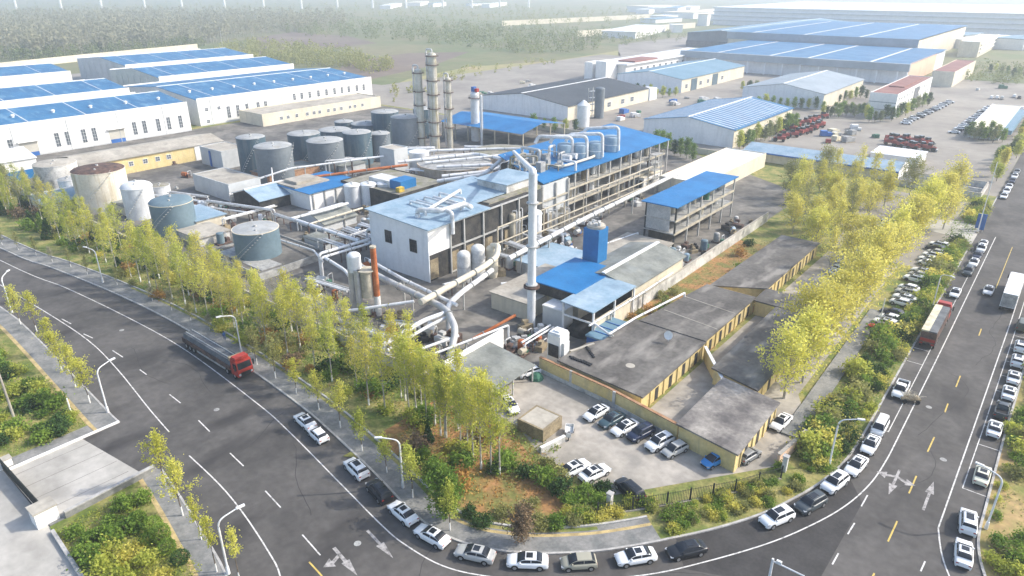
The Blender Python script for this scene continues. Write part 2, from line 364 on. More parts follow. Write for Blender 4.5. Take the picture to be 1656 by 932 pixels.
# near-left corner
mb = MB(); mb.prism(offset(LC, -.25) + [(-98.2, 16.4), (-420, 8)], -.05, .12); structure('garden_ground', mb, 'verge')
mb = MB(); band(mb, LC, 0, -.26, -.05, .16); structure('kerb', mb, 'kerb_stone')
mb = MB(); band(mb, LC, -.27, -3.0, 0, .135); structure('pavement', mb, 'paving')
mb = MB(); ribbon(mb, LC, -2.95, -3.5, .14); structure('tactile_strip', mb, 'tactile')
mb = MB(); band(mb, [(-98.2, 30.3), (-98.3, 16.3)], .0, .25, 0, .3); structure('kerb', mb, 'white_wall')
mb = MB(); band(mb, [(-98.45, 27), (-98.55, 16.3)], -2.2, -.01, 0, .14); structure('pavement', mb, 'paving')
mb = MB(); mb.sheet([(-98.1, 25.2), (-83.0, 27), (-82.2, 15.6), (-98.3, 15.8)], .005); structure('driveway', mb, 'drive')
mb = MB(); mb.sheet([(-420, 7), (-98.2, 15.7), (-81.6, 15.4), (-60, 14.0), (-50, -30), (-420, -30)], .009); structure('forecourt', mb, 'drive')
mb = MB(); mb.prism(offset(LC2, -.25) + [(-46, -30), (-62, 13.9), (-82.4, 15.4), (-82.6, 28.8)], -.05, .12); structure('garden_ground', mb, 'verge')
mb = MB(); band(mb, LC2, 0, -.26, -.05, .16); structure('kerb', mb, 'kerb_stone')
mb = MB(); band(mb, LC2, -.27, -2.6, 0, .135); structure('pavement', mb, 'paving')
mb = MB(); ribbon(mb, LC2, -2.55, -3.1, .14); structure('tactile_strip', mb, 'tactile')
mb = MB(); band(mb, [(-82.7, 28.6), (-82.5, 15.5)], -1.3, 0, 0, .14); structure('pavement', mb, 'paving')
mb = MB(); band(mb, [(-81.2, 15.3), (-62.5, 13.9)], -.2, .2, 0, .45); structure('edging_stone', mb, 'kerb_stone')
mb = MB(); mb.prism([(-96, 9.6), (-78.6, 8.6), (-74, -8), (-96, -8)], 0, .14); structure('lawn', mb, 'dry_grass')
# right-hand kerb
mb = MB(); band(mb, RR, 0, -.28, -.05, .16); structure('kerb', mb, 'kerb_stone')
# painted lines
W1 = spline([(-420, 31.5), (-300, 37), (-185.6, 42.6), (-156.8, 45.6), (-130, 47.3), (-110.7, 47.5), (-86.8, 45.8), (-76.7, 44.5), (-61.2, 41.8), (-52, 40.2), (-47.7, 39.8), (-42.1, 40.2), (-37.2, 42.2),
             (-31, 46.2), (-24, 53.0), (-19.7, 58.8), (-15.3, 65.8), (-12.4, 71.7), (-10.1, 77.8), (-8.7, 84.2), (-8.2, 90.7), (-8.1, 99.3), (-8, 130), (-8, 165), (-8, 206)], 6)
mb = MB(); ribbon(mb, W1, -.08, .08, .005)
ribbon(mb, spline([(-230, 34.5), (-190, 36.6), (-148.8, 38.2), (-128.9, 38.4), (-114.4, 37.1), (-97.9, 34.7), (-90, 33.7)], 4), -.08, .08, .005)
ribbon(mb, spline([(-82.6, 32.7), (-74, 32.1), (-67, 31.1), (-59, 29.4), (-54.5, 28.0), (-47, 24), (-40, 17), (-35, 5)], 4), -.08, .08, .005)
ribbon(mb, [(-9.5, 98.2), (-9.5, 200)], -.06, .06, .005)
ribbon(mb, [(-.35, 81), (-.1, 106), (.3, 151), (.4, 205)], -.08, .08, .005)
ribbon(mb, spline([(-.35, 81), (1.0, 75.8), (3.5, 71), (9, 65), (20, 57.5), (40, 49)], 4), -.08, .08, .005)
ribbon(mb, [(.75, 91), (1.0, 106.6), (1.35, 144), (1.6, 205)], -.06, .06, .005)
for y in (91, 103, 108.7, 121, 127, 133, 139, 145, 151): mb.sheet([(.7 + (y - 91) * .011, y - .06), (3.4, y - .06), (3.4, y + .06), (.7 + (y - 91) * .011, y + .06)], .0055)
for y in (122.6, 128.5, 98.3, 152.5, 158.5): mb.sheet([(-11.9, y - .06), (-9.5, y - .06), (-9.5, y + .06), (-11.9, y + .06)], .0055)
DASH = [((182, 567), (199, 578)), ((226, 598), (237, 606)), ((274, 638), (292, 652)), ((321, 680), (339, 698)), ((372, 733), (394, 754)), ((429, 794), (454, 821)),
        ((489, 865), (518, 898)), ((1403, 801), (1393, 819)), ((1382, 846), (1371, 864)), ((1356, 895), (1346, 913)), ((1496, 908), (1489, 924)), ((135, 540), (150, 547)), ((100, 516), (115, 524))]
for a, b in DASH: ribbon(mb, [gp(*a), gp(*b)], -.08, .08, .005)
structure('road_line', mb, 'road_paint')
mb = MB()
for a, b in [((1511, 707), (1500, 731)), ((1482, 770), (1470, 798)), ((1451, 843), (1436, 876)), ((1414, 927), (1404, 948)), ((1587, 532), (1583, 543)), ((1553, 608), (1546, 626)), ((1533, 653), (1528, 667)),
             ((500, 909), (521, 932))]:
    ribbon(mb, [gp(*a), gp(*b)], -.09, .09, .005)
ribbon(mb, [(-3.9, 168), (-3.9, 200)], -.07, .07, .005)
structure('road_line', mb, 'yellow_paint')
def arrow(mb, tip, tail, w=.22, head=.55, hl=.34, turn=None):
    a, b = Vector(gp(*tail)), Vector(gp(*tip)); d = (b - a); L_ = d.length; d.normalize(); n = Vector((-d.y, d.x))
    k = a + d * L_ * (1 - hl)
    P = [a + n * w * .6, k + n * w * .6, k + n * head, b, k - n * head, k - n * w * .6, a - n * w * .6]
    mb.sheet([(p.x, p.y) for p in P], .0058)
    if turn:
        q = a + d * L_ * .45
        for sgn in turn:                     # side branch: a bent arm with its own head
            e = q - d * .5 + n * sgn * 1.15; f = n * sgn
            P = [q - d * 1.25 + f * .1, q - d * .75 + f * .1, e + d * .26, e + d * .75, e + f * 1.15 - d * .05, e - d * .8, e - d * .24]
            mb.sheet([(p.x, p.y) for p in P], .0062 + .0004 * sgn)
mb = MB()
arrow(mb, (636, 903), (594, 858), .28, .5, .5)
arrow(mb, (578, 931), (540, 886), .34, .5, .5, turn=(-1,))
arrow(mb, (1510, 779), (1493, 825), .26, .5, .42)
arrow(mb, (1437, 800), (1455, 760), .26, .5, .4, turn=(1, -1))
structure('road_arrow', mb, 'faded_paint')
mb = MB()
for d_ in (1.5, 5.2, 8.6, 12.0): mb.sheet([(-98 + d_, 15.7), (-98 + d_ + .07, 15.7), (-98 + d_ + .35, 26), (-98 + d_ + .28, 26)], .0075)
structure('driveway_joint', mb, 'bitumen')
mb = MB(); mb.sheet([(-24.5, 61), (-21, 56.5), (-9, 62), (-8.5, 80), (-12.2, 86), (-16.5, 73)], .0025);
structure('road_patch', mb, 'patch')
mb = MB(); rr = random.Random(5)
for x, y, a, L_ in [(-22, 55, .9, 9), (-60, 36, 2.6, 16), (-95, 43, 3.0, 22), (-120, 42, .2, 18), (-6, 100, 1.5, 24), (-2.5, 128, 1.62, 30), (-40, 33, 2.0, 12), (-78, 38, 1.4, 10), (-5.5, 86, 1.3, 12), (-30, 41, .5, 10)]:
    P = [(x, y)]
    for k in range(int(L_ / 1.2)): a += rr.gauss(0, .16); P.append((P[-1][0] + 1.2 * math.cos(a), P[-1][1] + 1.2 * math.sin(a)))
    ribbon(mb, P, -.045, .045, .0034)
structure('road_crack', mb, 'patch')
for k, (x, y) in enumerate([(-90, 41), (-52, 36.5), (-6.2, 109), (-2.2, 96), (-128, 44)]):
    mb = MB(); mb.cyl(x, y, .001, .012, .42, n=16); structure('road_manhole', mb, 'grey_kit')
# ================================================================== BUILDINGS
def ywall(px, X, z):
    lo, hi = -50., 900.
    def sx(Y):
        d = -X * math.sin(YAW) + Y * math.cos(YAW); r = X * math.cos(YAW) + Y * math.sin(YAW)
        return 828 + FPX * r / (d * math.cos(PITCH) + (CAMH - z) * math.sin(PITCH))
    for _ in range(50):
        m = (lo + hi) / 2
        if sx(m) < px: lo = m
        else: hi = m
    return lo
def window_mesh(w, h, bars=1, rows=2, fm='white_metal', gm='window_glass'):
    """window facing +X, centred on its own origin; frame then panes"""
    mb = MB(); t = .07
    mb.mi(1).box(-.02, .05, -w / 2, w / 2, -h / 2, h / 2)
    mb.mi(0)
    for y in (-w / 2, w / 2): mb.box(-.02, .12, y - t, y + t, -h / 2 - t, h / 2 + t)
    for z in (-h / 2, h / 2): mb.box(-.02, .115, -w / 2 + t, w / 2 - t, z - t, z + t)
    for i in range(1, bars + 1): y = -w / 2 + w * i / (bars + 1); mb.box(.04, .09, y - .035, y + .035, -h / 2 + t, h / 2 - t)
    for i in range(1, rows): z = -h / 2 + h * i / rows; mb.box(.04, .085, -w / 2 + t, w / 2 - t, z - .035, z + .035)
    o = mb.build('window', [fm, gm]); me = o.data; bpy.data.objects.remove(o); return me
WM_TALL = window_mesh(1.7, 5.2, 1, 4); WM_MID = window_mesh(1.6, 3.2, 1, 3); WM_SQ = window_mesh(1.5, 1.5, 1, 2)
WM_OFF = window_mesh(1.7, 1.7, 1, 1, 'white_metal', 'window_glass'); WM_BIG = window_mesh(3.2, 2.4, 2, 2)
FX, FMX, FY, FMY = 0., math.pi, math.pi / 2, -math.pi / 2
def gable(name, label, x0, x1, y0, y1, he, hr, roof, walls=('white_wall', 'gable_wall'), ov=.6, ridge=None, cap='white_metal', group=None, strips=0, sm='white_metal', parapet=0, cat='building', strip_both=True, skylights=None):
    """long shed with its ridge along Y: wall (sides, gables), roof, ridge cap and cross strips"""
    T = Thing(name, label, cat, ((x0 + x1) / 2, (y0 + y1) / 2, 0), group); xm = (x0 + x1) / 2
    mb = MB()
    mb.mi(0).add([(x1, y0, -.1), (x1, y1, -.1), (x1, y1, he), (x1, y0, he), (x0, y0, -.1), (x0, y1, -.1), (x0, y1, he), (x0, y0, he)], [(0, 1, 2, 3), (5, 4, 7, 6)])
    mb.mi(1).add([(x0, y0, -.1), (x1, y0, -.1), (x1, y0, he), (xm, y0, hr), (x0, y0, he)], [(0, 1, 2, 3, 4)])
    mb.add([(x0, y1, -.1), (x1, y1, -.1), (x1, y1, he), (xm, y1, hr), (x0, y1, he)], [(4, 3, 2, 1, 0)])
    if parapet: mb.mi(0).box(x1 - .25, x1 + .02, y0, y1, he, he + parapet); mb.box(x0 - .02, x0 + .25, y0, y1, he, he + parapet)
    T.part('wall', mb, list(walls))
    e = 0 if parapet else ov; sl = (hr - he) / (x1 - xm)
    mb = MB()
    for s in (1, -1):
        xe = (x1 - (.28 if parapet else -e)) if s > 0 else (x0 + (.28 if parapet else -e))
        za = hr - abs(xe - xm) * sl
        v = [(xm, y0 - e * .5, hr + .06), (xe, y0 - e * .5, za + .06), (xe, y1 + e * .5, za + .06), (xm, y1 + e * .5, hr + .06)]
        v += [(a, b, c + .2) for a, b, c in v]
        mb.add(v, [(4, 5, 6, 7)[::s], (0, 1, 5, 4)[::s], (1, 2, 6, 5)[::s], (2, 3, 7, 6)[::s], (3, 2, 1, 0)[::s]])
    rf = T.part('roof', mb, roof)
    mb = MB(); mb.obox((xm, (y0 + y1) / 2), .8, y1 - y0 + e, hr + .2, hr + .42); T.part('ridge_cap', mb, cap, parent=rf)
    if strips:
        n = int((y1 - y0) / strips)
        for i in range(n):
            mb = MB()
            y = y0 + (i + .5) * strips
            for s in ((1, -1) if strip_both else (1,)):
                xe = xm + s * ((x1 - xm) - .6); za = hr - abs(xe - xm) * sl; xs = xm + s * .6; zs = hr - .6 * sl
                wv = strips * (.10 if skylights is None else skylights)
                mb.add([(xs, y - wv, zs + .3), (xe, y - wv, za + .3), (xe, y + wv, za + .3), (xs, y + wv, zs + .3)], [(0, 1, 2, 3)[::s]])
            T.part('skylight', mb, sm, parent=rf)
    return T
def box_building(name, label, x0, x1, y0, y1, h, wall, roof, par=.35, group=None, cat='building', ow=.0):
    T = Thing(name, label, cat, ((x0 + x1) / 2, (y0 + y1) / 2, 0), group)
    mb = MB(); mb.box(x0, x1, y0, y1, -.1, h); T.part('wall', mb, wall)
    mb = MB(); mb.box(x0 - ow, x1 + ow, y0 - ow, y1 + ow, h + .004, h + .18)
    rf = T.part('roof', mb, roof)
    if par:
        for a in ((x0 - ow, x1 + ow, y0 - ow - .003, y0 - ow + .22), (x0 - ow, x1 + ow, y1 + ow - .22, y1 + ow + .003), (x0 - ow - .003, x0 - ow + .22, y0 - ow + .22, y1 + ow - .22), (x1 + ow - .22, x1 + ow + .003, y0 - ow + .22, y1 + ow - .22)):
            mb = MB(); mb.box(*a, h + .02, h + .18 + par); T.part('parapet', mb, wall if isinstance(wall, str) else wall[0], parent=rf)
    return T
def vents(T, roof_of, pts):
    mb = MB(); mb.cyl(0, 0, 0, .7, .55, n=10); mb.dome(0, 0, .7, .8, .5, 10, 3)
    o = mb.build('roof_vent', 'white_metal', smooth=True); me = o.data; bpy.data.objects.remove(o)
    for x, y, z in pts: T.inst('roof_vent', me, x, y, z)
# --- left halls, white with blue roofs
HB = 'white factory halls with blue roofs'
def hall(label, x0, x1, y0, y1, he, hr, wins=(), small=(), doors=(), vent=0, wz=4.6, mid=()):
    T = gable('factory_hall', label, x0, x1, y0, y1, he, hr, 'blue_roof', ('white_wall', 'gable_wall'), parapet=.9, group=HB, strips=20, skylights=.008)
    for y in wins: T.inst('window', WM_TALL, x1, y, wz)
    for y in mid: T.inst('window', WM_MID, x1, y, 7.3)
    for y, z in small: T.inst('window', WM_SQ, x1, y, z)
    for y in doors:
        mb = MB(); mb.box(x1 - .1, x1 + .06, y - 3, y + 3, 0, 5.2); d = T.part('roller_door', mb, 'roller')
        mb = MB(); mb.box(x1 + .02, x1 + .09, y - 2.8, y + 2.8, .1, 1.6); T.part('door_panel', mb, 'blue_paint', parent=d)
        mb = MB(); mb.box(x1 - .05, x1 + 1.1, y - 3.6, y + 3.6, 5.5, 5.75); T.part('door_canopy', mb, 'white_wall', parent=d)
    if vent:
        xm = (x0 + x1) / 2; xv = x1 - (x1 - xm) * .45; zv = he + (hr - he) * .45 + .2
        vents(T, None, [(xv, y0 + (i + .5) * (y1 - y0) / vent, zv) for i in range(vent)])
    boxes(T, 'downpipe', [(x1 + .003, x1 + .16, y - .09, y + .09, .1, he + .2) for y in [y0 + 6 + k * 18.5 for k in range(int((y1 - y0 - 6) / 18.5) + 1)]], 'gable_wall')
    mb = MB(); mb.box(x1 + .002, x1 + .05, y0, y1, 0, .7); T.part('plinth', mb, 'gable_wall')
    boxes(T, 'pilaster', [(x - .25, x + .25, y0 - .25, y0 + .05, 0, he - .4) for x in [x0 + (x1 - x0) * i / 8 for i in range(1, 8)]], 'gable_wall')
    return T
XA, XB = -298., -304.
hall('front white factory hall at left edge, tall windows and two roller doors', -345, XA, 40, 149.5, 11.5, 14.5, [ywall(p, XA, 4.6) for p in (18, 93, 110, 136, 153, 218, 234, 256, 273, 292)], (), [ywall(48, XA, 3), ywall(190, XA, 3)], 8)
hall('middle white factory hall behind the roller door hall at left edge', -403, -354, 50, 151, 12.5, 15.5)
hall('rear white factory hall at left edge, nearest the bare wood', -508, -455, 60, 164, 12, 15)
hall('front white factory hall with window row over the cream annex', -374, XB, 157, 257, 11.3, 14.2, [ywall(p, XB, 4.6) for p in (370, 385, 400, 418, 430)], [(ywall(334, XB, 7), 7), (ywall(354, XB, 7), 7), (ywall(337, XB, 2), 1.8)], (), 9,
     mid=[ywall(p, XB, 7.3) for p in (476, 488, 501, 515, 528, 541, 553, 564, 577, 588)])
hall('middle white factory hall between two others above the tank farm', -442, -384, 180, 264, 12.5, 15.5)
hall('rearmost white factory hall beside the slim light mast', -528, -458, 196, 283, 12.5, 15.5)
T = box_building('annex', 'long low cream annex in front of the white factory hall', -300, -281.5, 174, 243, 5, 'cream_wall', 'slab', .4)
for p in (455, 466, 480, 497, 508, 517, 531, 541, 552, 566, 574, 586): T.inst('window', WM_SQ, -281.5, ywall(p, -281.5, 2.6), 2.6)
T = box_building('workshop', 'yellow rendered workshop with grey pitched roof behind the rusty tank', -262, -244, 84, 122, 5.2, 'yellow_wall', 'slab', 0, ow=.5)
mb = MB(); mb.add([(-243.4, 83.6, 5.45), (-243.4, 133.5, 5.45), (-252, 133.5, 7.2), (-252, 83.6, 7.2)], [(0, 1, 2, 3)]); mb.add([(-262.6, 83.6, 5.45), (-262.6, 133.5, 5.45), (-252.01, 133.5, 7.2), (-252.01, 83.6, 7.2)], [(3, 2, 1, 0)])
T.part('pitched_roof', mb, 'slab')
mb = MB(); mb.box(-262, -243.8, 122.01, 133, -.1, 5.3); T.part('end_bay', mb, 'white_wall')
for p, z in ((212, 3.2), (235, 3.2), (255, 3.2), (273, 3.2)): T.inst('window', WM_SQ, -244, ywall(p, -244, z), z)
T.inst('window', window_mesh(1, 1.8), -243.8, 128, 3.0)
# --- barns to the north
def bays(T, x1, ys, z, me=WM_BIG, m='cream_wall'):
    for y in ys: T.inst('window', me, x1, y, z)
T = gable('warehouse', 'dark slate-roofed warehouse behind the pale silo', -238, -184, 271, 348, 6.6, 10, 'slate_roof', ('cream_wall', 'panel_wall'), strips=0, ridge=1)
bays(T, -184, [ywall(p, -184, 3) for p in (985, 1007, 1022)], 3)
mb = MB(); mb.box(-190, -183.5, 349, 357, 0, 6.2); T.part('porch', mb, 'panel_wall')
T = gable('warehouse', 'pale blue roofed warehouse with arched windows behind the dark roof', -226, -183, 386, 480, 7.5, 10.5, 'faded_blue_roof', ('cream_wall', 'panel_wall'))
bays(T, -183, [ywall(p, -183, 3.4) for p in (1110, 1133, 1145, 1168)], 3.2)
mb = MB()
boxes(T, 'loading_door', [(-183.1, -182.8, ywall(p, -183, 3) - 4, ywall(p, -183, 3) + 4, 0, 6.6) for p in (1122, 1156)], 'tank_blue')
T = gable('warehouse', 'blue roofed warehouse with white ribs across its roof', -140, -101, 263, 330, 6.8, 9.8, 'blue_roof', ('cream_wall', 'panel_wall'), strips=3.2, skylights=.11, sm='white_metal')
bays(T, -101, [270, 284, 298, 312, 324], 3)
T = gable('warehouse', 'plain grey roofed warehouse beside the red roofed office', -143, -101, 377, 452, 7.6, 11, 'grey_blue_roof', ('cream_wall', 'panel_wall'))
T = Thing('warehouse', 'huge blue roofed warehouse with deep grey fascia and peach end wall', 'building', (-165, 570))
mb = MB(); mb.mi(0).box(-240, -89, 508, 636, -.1, 11.5); T.part('wall', mb, 'panel_wall')
mb = MB(); mb.box(-88.95, -88.7, 510, 600, 0, 12.6); T.part('end_wall', mb, 'peach_wall')
mb = MB(); mb.add([(-241, 506, 12.4), (-88.2, 506, 12.4), (-88.2, 637, 12.7), (-241, 637, 12.7)], [(0, 1, 2, 3)]); rf = T.part('roof', mb, 'blue_roof')
for x in (-214, -176, -150, -111): mb = MB(); mb.add([(x - 1, 507, 12.65), (x + 1, 507, 12.65), (x + 1, 630, 12.9), (x - 1, 630, 12.9)], [(0, 1, 2, 3)]); T.part('skylight', mb, 'white_metal', parent=rf)
mb = MB(); mb.box(-242, -87.6, 503, 506.3, 8.2, 12.7); T.part('fascia', mb, 'grey_blue_roof')
mb = MB()
boxes(T, 'canopy_post', [(x - .4, x + .4, 503.6, 504.4, -.1, 8.2) for x in range(-238, -90, 12)], 'panel_wall')
T = Thing('warehouse', 'second huge blue roofed warehouse standing behind the first', 'building', (-170, 770))
mb = MB(); mb.mi(0).box(-262, -110, 638.5, 880, -.1, 17.5); T.part('wall', mb, 'cream_wall')
mb = MB(); mb.add([(-263, 638.2, 18.6), (-109, 638.2, 18.6), (-109, 884, 19), (-263, 884, 19)], [(0, 1, 2, 3)]); rf = T.part('roof', mb, 'blue_roof')
for x in (-240, -196, -152): mb = MB(); mb.add([(x - 1.2, 640, 18.8), (x + 1.2, 640, 18.8), (x + 1.2, 870, 19.2), (x - 1.2, 870, 19.2)], [(0, 1, 2, 3)]); T.part('skylight', mb, 'white_metal', parent=rf)
mb = MB(); mb.box(-263, -108.6, 637.6, 638.15, 12.8, 18.8); T.part('fascia', mb, 'grey_blue_roof')
T = gable('warehouse', 'farthest blue roofed warehouse with dark louvred end wall', -326, -256, 690, 1010, 13, 16, 'faded_blue_roof', ('cream_wall', 'tank_grey'))
mb = MB(); mb.box(-326, -256, 688.5, 689.9, .2, 5.8); T.part('window_band', mb, 'window_glass')
T = Thing('office_block', 'white office block with long flat roofline and red canopy beyond the warehouses', 'building', (-235, 480))
p = gp(985, 125); q = gp(1098, 96)
mb = MB(); mb.box(-262, -240, 420, 560, -.1, 9); T.part('wall', mb, 'white_wall')
mb = MB(); mb.box(-264, -238, 418, 562, 9.01, 9.9); T.part('roof', mb, 'white_metal')
boxes(T, 'stair_tower', [(-254, -246, 405, 419, -.1, 12), (-262, -256, 404, 417, -.1, 11)], 'white_wall')
mb = MB(); mb.box(-252, -239, 430, 462, 9.95, 10.9); T.part('red_canopy', mb, 'red_roof')
for y in range(432, 556, 9): T.inst('window', WM_BIG, -240, y, 5)
T = box_building('office_block', 'three storey white office with faded red roof beside the car park', -79, -67, 372, 456, 10.8, 'white_wall', 'red_roof', .3)
for z in (2, 5.2, 8.5):
    for y in range(376, 454, 6):
        if not 410 < y < 424: T.inst('window', WM_OFF, -67, y, z)
mb = MB(); mb.box(-67.05, -66.8, 411, 422, 1, 10); T.part('glazed_bay', mb, 'window_glass')
boxes(T, 'string_course', [(-79.06, -66.94, 371.9, 372.05, z, z + .25) for z in (3.6, 7)], 'tank_grey')
mb = MB(); mb.box(-77, -70, 400, 446, 10.98, 11.5); T.part('roof_ridge', mb, 'red_roof')
T = box_building('office_block', 'low beige block with dull red roof behind the white office', -76, -64, 512, 600, 8.6, 'cream_wall', 'red_roof', .3)
T = box_building('office_block', 'pale cream block with balconies at far right behind red roofs', -94, -79, 738, 862, 12, 'cream_wall', 'white_metal', .5)
boxes(T, 'balcony', [(-79, -78, 745, 855, z, z + 1) for z in (3, 6.2, 9.4)], 'white_wall')
T = Thing('shed', 'long pale blue roofed shed with white gable end behind the yellow trees', 'shed', (-64, 256))
mb = MB(); mb.box(-90, -40, 248.5, 262, -.1, 3.4); T.part('wall', mb, 'cream_wall')
mb = MB(); mb.add([(-91, 247.4, 3.5), (-39.6, 247.4, 3.5), (-39.6, 255.5, 5.2), (-91, 255.5, 5.2)], [(0, 1, 2, 3)]); mb.add([(-91, 263, 3.5), (-39.6, 263, 3.5), (-39.6, 255.5, 5.2), (-91, 255.5, 5.2)], [(3, 2, 1, 0)])
T.part('roof', mb, 'pale_blue_roof')
mb = MB(); mb.add([(-39.5, 247.6, -.1), (-39.5, 262.9, -.1), (-39.5, 262.9, 3.5), (-39.5, 255.5, 5.4), (-39.5, 247.6, 3.5)], [(0, 1, 2, 3, 4)]); T.part('gable_end', mb, 'white_wall')
mb = MB(); mb.box(-91, -39.6, 247.3, 247.5, 3.1, 3.6); T.part('gutter', mb, 'blue_paint')
T = box_building('shed', 'white flat roofed shed standing by parked red machinery', -54, -38.5, 274, 288, 3, 'white_wall', 'white_metal', 0, cat='shed', ow=.3)
T = box_building('gatehouse', 'low gatehouse with wide beige roof and blue glass side', -33, -22, 345, 422, 3.8, 'panel_wall', 'cream_wall', .2, ow=.4)
mb = MB(); mb.box(-21.9, -18.6, 350, 415, 1.8, 3.6); T.part('canopy', mb, 'faded_blue_roof')
T = box_building('low_building', 'low white flat roofed building north of the open steel shed', -94.5, -80.2, 190, 241, 4.6, 'cream_wall', 'white_metal', .25)
T = Thing('canopy', 'blue gabled canopy on posts between white column and silo', 'canopy', (-181, 220))
mb = MB(); mb.add([(-204, 207, 6.6), (-161, 207, 6.6), (-161, 220, 9), (-204, 220, 9)], [(0, 1, 2, 3)]); mb.add([(-204, 236, 6.6), (-161, 236, 6.6), (-161, 220.02, 9), (-204, 220.02, 9)], [(3, 2, 1, 0)]); T.part('roof', mb, 'blue_sheet')
for x in range(-203, -160, 7):
    for y in (207.6, 235):
        mb = MB(); mb.box(x - .2, x + .2, y - .2, y + .2, 0, 6.6); T.part('post', mb, 'beige_frame')
# far hazy blocks
FB = 'far factory blocks in the haze'
extra = []
for i in range(26):
    px, py = R.choice([(R.uniform(1000, 1330), R.uniform(12, 46)), (R.uniform(1000, 1330), R.uniform(12, 46)), (R.uniform(1500, 1656), R.uniform(70, 84)), (R.uniform(560, 1000), R.uniform(6, 16))]); extra.append(((px, py), (px + R.uniform(12, 45), py - R.uniform(1, 5)), R.uniform(5, 11), R.uniform(14, 40)))
for (a, b, h, wid) in [((1000, 62), (1052, 50), 7, 40), ((1096, 30), (1150, 26), 10, 60), ((1085, 52), (1100, 52), 9, 25), ((1190, 40), (1240, 30), 8, 40), ((1260, 22), (1320, 12), 10, 60), ((1270, 36), (1300, 28), 9, 40), ((1135, 42), (1140, 41), 16, 14), ((1030, 20), (1080, 18), 12, 60)] + extra:
    (x0, y0), (x1, y1) = gp(*a), gp(*b); L_ = math.hypot(x1 - x0, y1 - y0); an = math.atan2(y1 - y0, x1 - x0)
    T = Thing('far_block', 'small pale block far off beyond the warehouses, faint in the haze', 'building', ((x0 + x1) / 2, (y0 + y1) / 2), FB)
    mb = MB(); mb.obox(((x0 + x1) / 2, (y0 + y1) / 2), L_, wid, -.1, h, an); T.part('wall', mb, 'white_wall')
    mb = MB(); mb.obox(((x0 + x1) / 2, (y0 + y1) / 2), L_ + 2, wid + 2, h, h + .5, an); T.part('roof', mb, R.choice(['faded_blue_roof', 'white_metal', 'cream_wall']))
for x0, x1, y0, y1, h, lb in [(-470, 40, 1080, 1500, 24, 'vast pale stepped hall at top right fading into the haze'), (130, 620, 960, 1300, 28, 'vast pale hall at the right edge almost lost in haze')]:
    T = Thing('far_hall', lb, 'building', ((x0 + x1) / 2, y0))
    mb = MB(); mb.box(x0, x1, y0, y1, -.1, h); T.part('wall', mb, 'panel_wall')
    boxes(T, 'ledge', [(x0 - 1, x1 + 1, y0 - 2, y0, z, z + 1.6) for z in (6, 12, 18)], 'gable_wall')
    mb = MB(); mb.box(x0 - 2, x1 + 2, y0 - 2, y1, h, h + 1); T.part('roof', mb, 'panel_wall')
T = box_building('far_block', 'tall white stair tower between the two vast hazy halls', 60, 110, 1000, 1060, 34, 'white_wall', 'white_metal', .5)
def wall_thing(name, label, line, h, t, m, cap=None, capm='slab', cat='wall', posts=0):
    T = Thing(name, label, cat, line[0])
    mb = MB(); band(mb, line, -t / 2, t / 2, -.05, h); T.part('panel', mb, m)
    if cap: mb = MB(); band(mb, line, -t / 2 - cap, t / 2 + cap, h + .003, h + .16); T.part('coping', mb, capm)
    return T
wall_thing('boundary_wall', 'long cream boundary wall between white halls and bare wood', [gp(-40, 118), gp(140, 98), gp(320, 80)], 5, .5, 'cream_wall')
wall_thing('boundary_wall', 'far cream wall running past empty fields, upper one', [(-700, 850), (-640, 1200)], 7, .8, 'cream_wall')
wall_thing('boundary_wall', 'far cream wall running past empty fields, lower one', [(-482, 725), (-455, 985)], 7, .8, 'cream_wall')
wall_thing('boundary_wall', 'grey concrete wall along the front of the works behind the tree belt', [(-300, 66), (-200, 66), (-70, 66)], 2.1, .3, 'dirty_wall', .06)
wall_thing('boundary_wall', 'stained white wall beside the rough grass and coal shed', [(-57.7, 96), (-57.7, 182)], 2.6, .3, 'dirty_wall', .05)
wall_thing('boundary_wall', 'brick wall at the back of the works below the warehouses', [(-230, 246), (-95, 246)], 2.2, .3, 'cream_wall')
T = wall_thing('boundary_wall', 'yellow wall with orange coping behind the row of parked cars', [(-58.6, 80.5), (-45, 79.4), (-32.2, 77.2)], 2.7, .35, 'yellow_wall', .07, 'brick')
for y, x in ((80.0, -52), (79.0, -43.5)):
    mb = MB(); mb.box(x - .22, x + .22, y - .3, y - .0, 0, 2.9); T.part('pier', mb, 'galvanised')
mb = MB(); band(mb, [(-58.6, 80.22), (-45, 79.12), (-32.2, 76.92)], -.05, .05, 0, .8); T.part('plinth', mb, 'dirty_wall')
# low yellow row with flat tarred roofs
def yellow_row(label, poly, h, roof, facade):
    T = Thing('low_building', label, 'building', poly[0])
    n = len(poly); cx = sum(p[0] for p in poly) / n; cy = sum(p[1] for p in poly) / n
    mb = MB(); mb.prism(poly, -.05, h); T.part('wall', mb, 'yellow_wall')
    mb = MB(); mb.prism([(x + (.35 if x > cx else -.35), y + (.3 if y > cy else -.3)) for x, y in poly], h + .004, h + .26); rf = T.part('roof', mb, roof)
    x, y0, y1, k = facade
    for i in range(k):
        y = y0 + (i + .5) * (y1 - y0) / k
        mb = MB(); mb.box(x - .1, x + .03, y - .55, y + .55, .05, 2.3); T.part('door', mb, 'dark_inside')
    boxes(T, 'pilaster', [(x, x + .18, max(y0, y - .2), min(y1, y + .2), .05, h - .25) for y in [y0 + i * (y1 - y0) / k for i in range(k + 1)]], 'yellow_wall')
    return T, rf
T, rf = yellow_row('near yellow block with wide stained tar roof and round pale patch', [(-55.0, 81.0), (-39.5, 79.9), (-39.5, 101.5), (-52.8, 101.5), (-52.8, 91), (-54.4, 89)], 3, 'bitumen', (-39.5, 82.5, 101, 4))
mb = MB(); mb.cyl(-45.2, 86.5, 3.262, 3.3, .75, n=16); T.part('hatch', mb, 'slab', parent=rf)
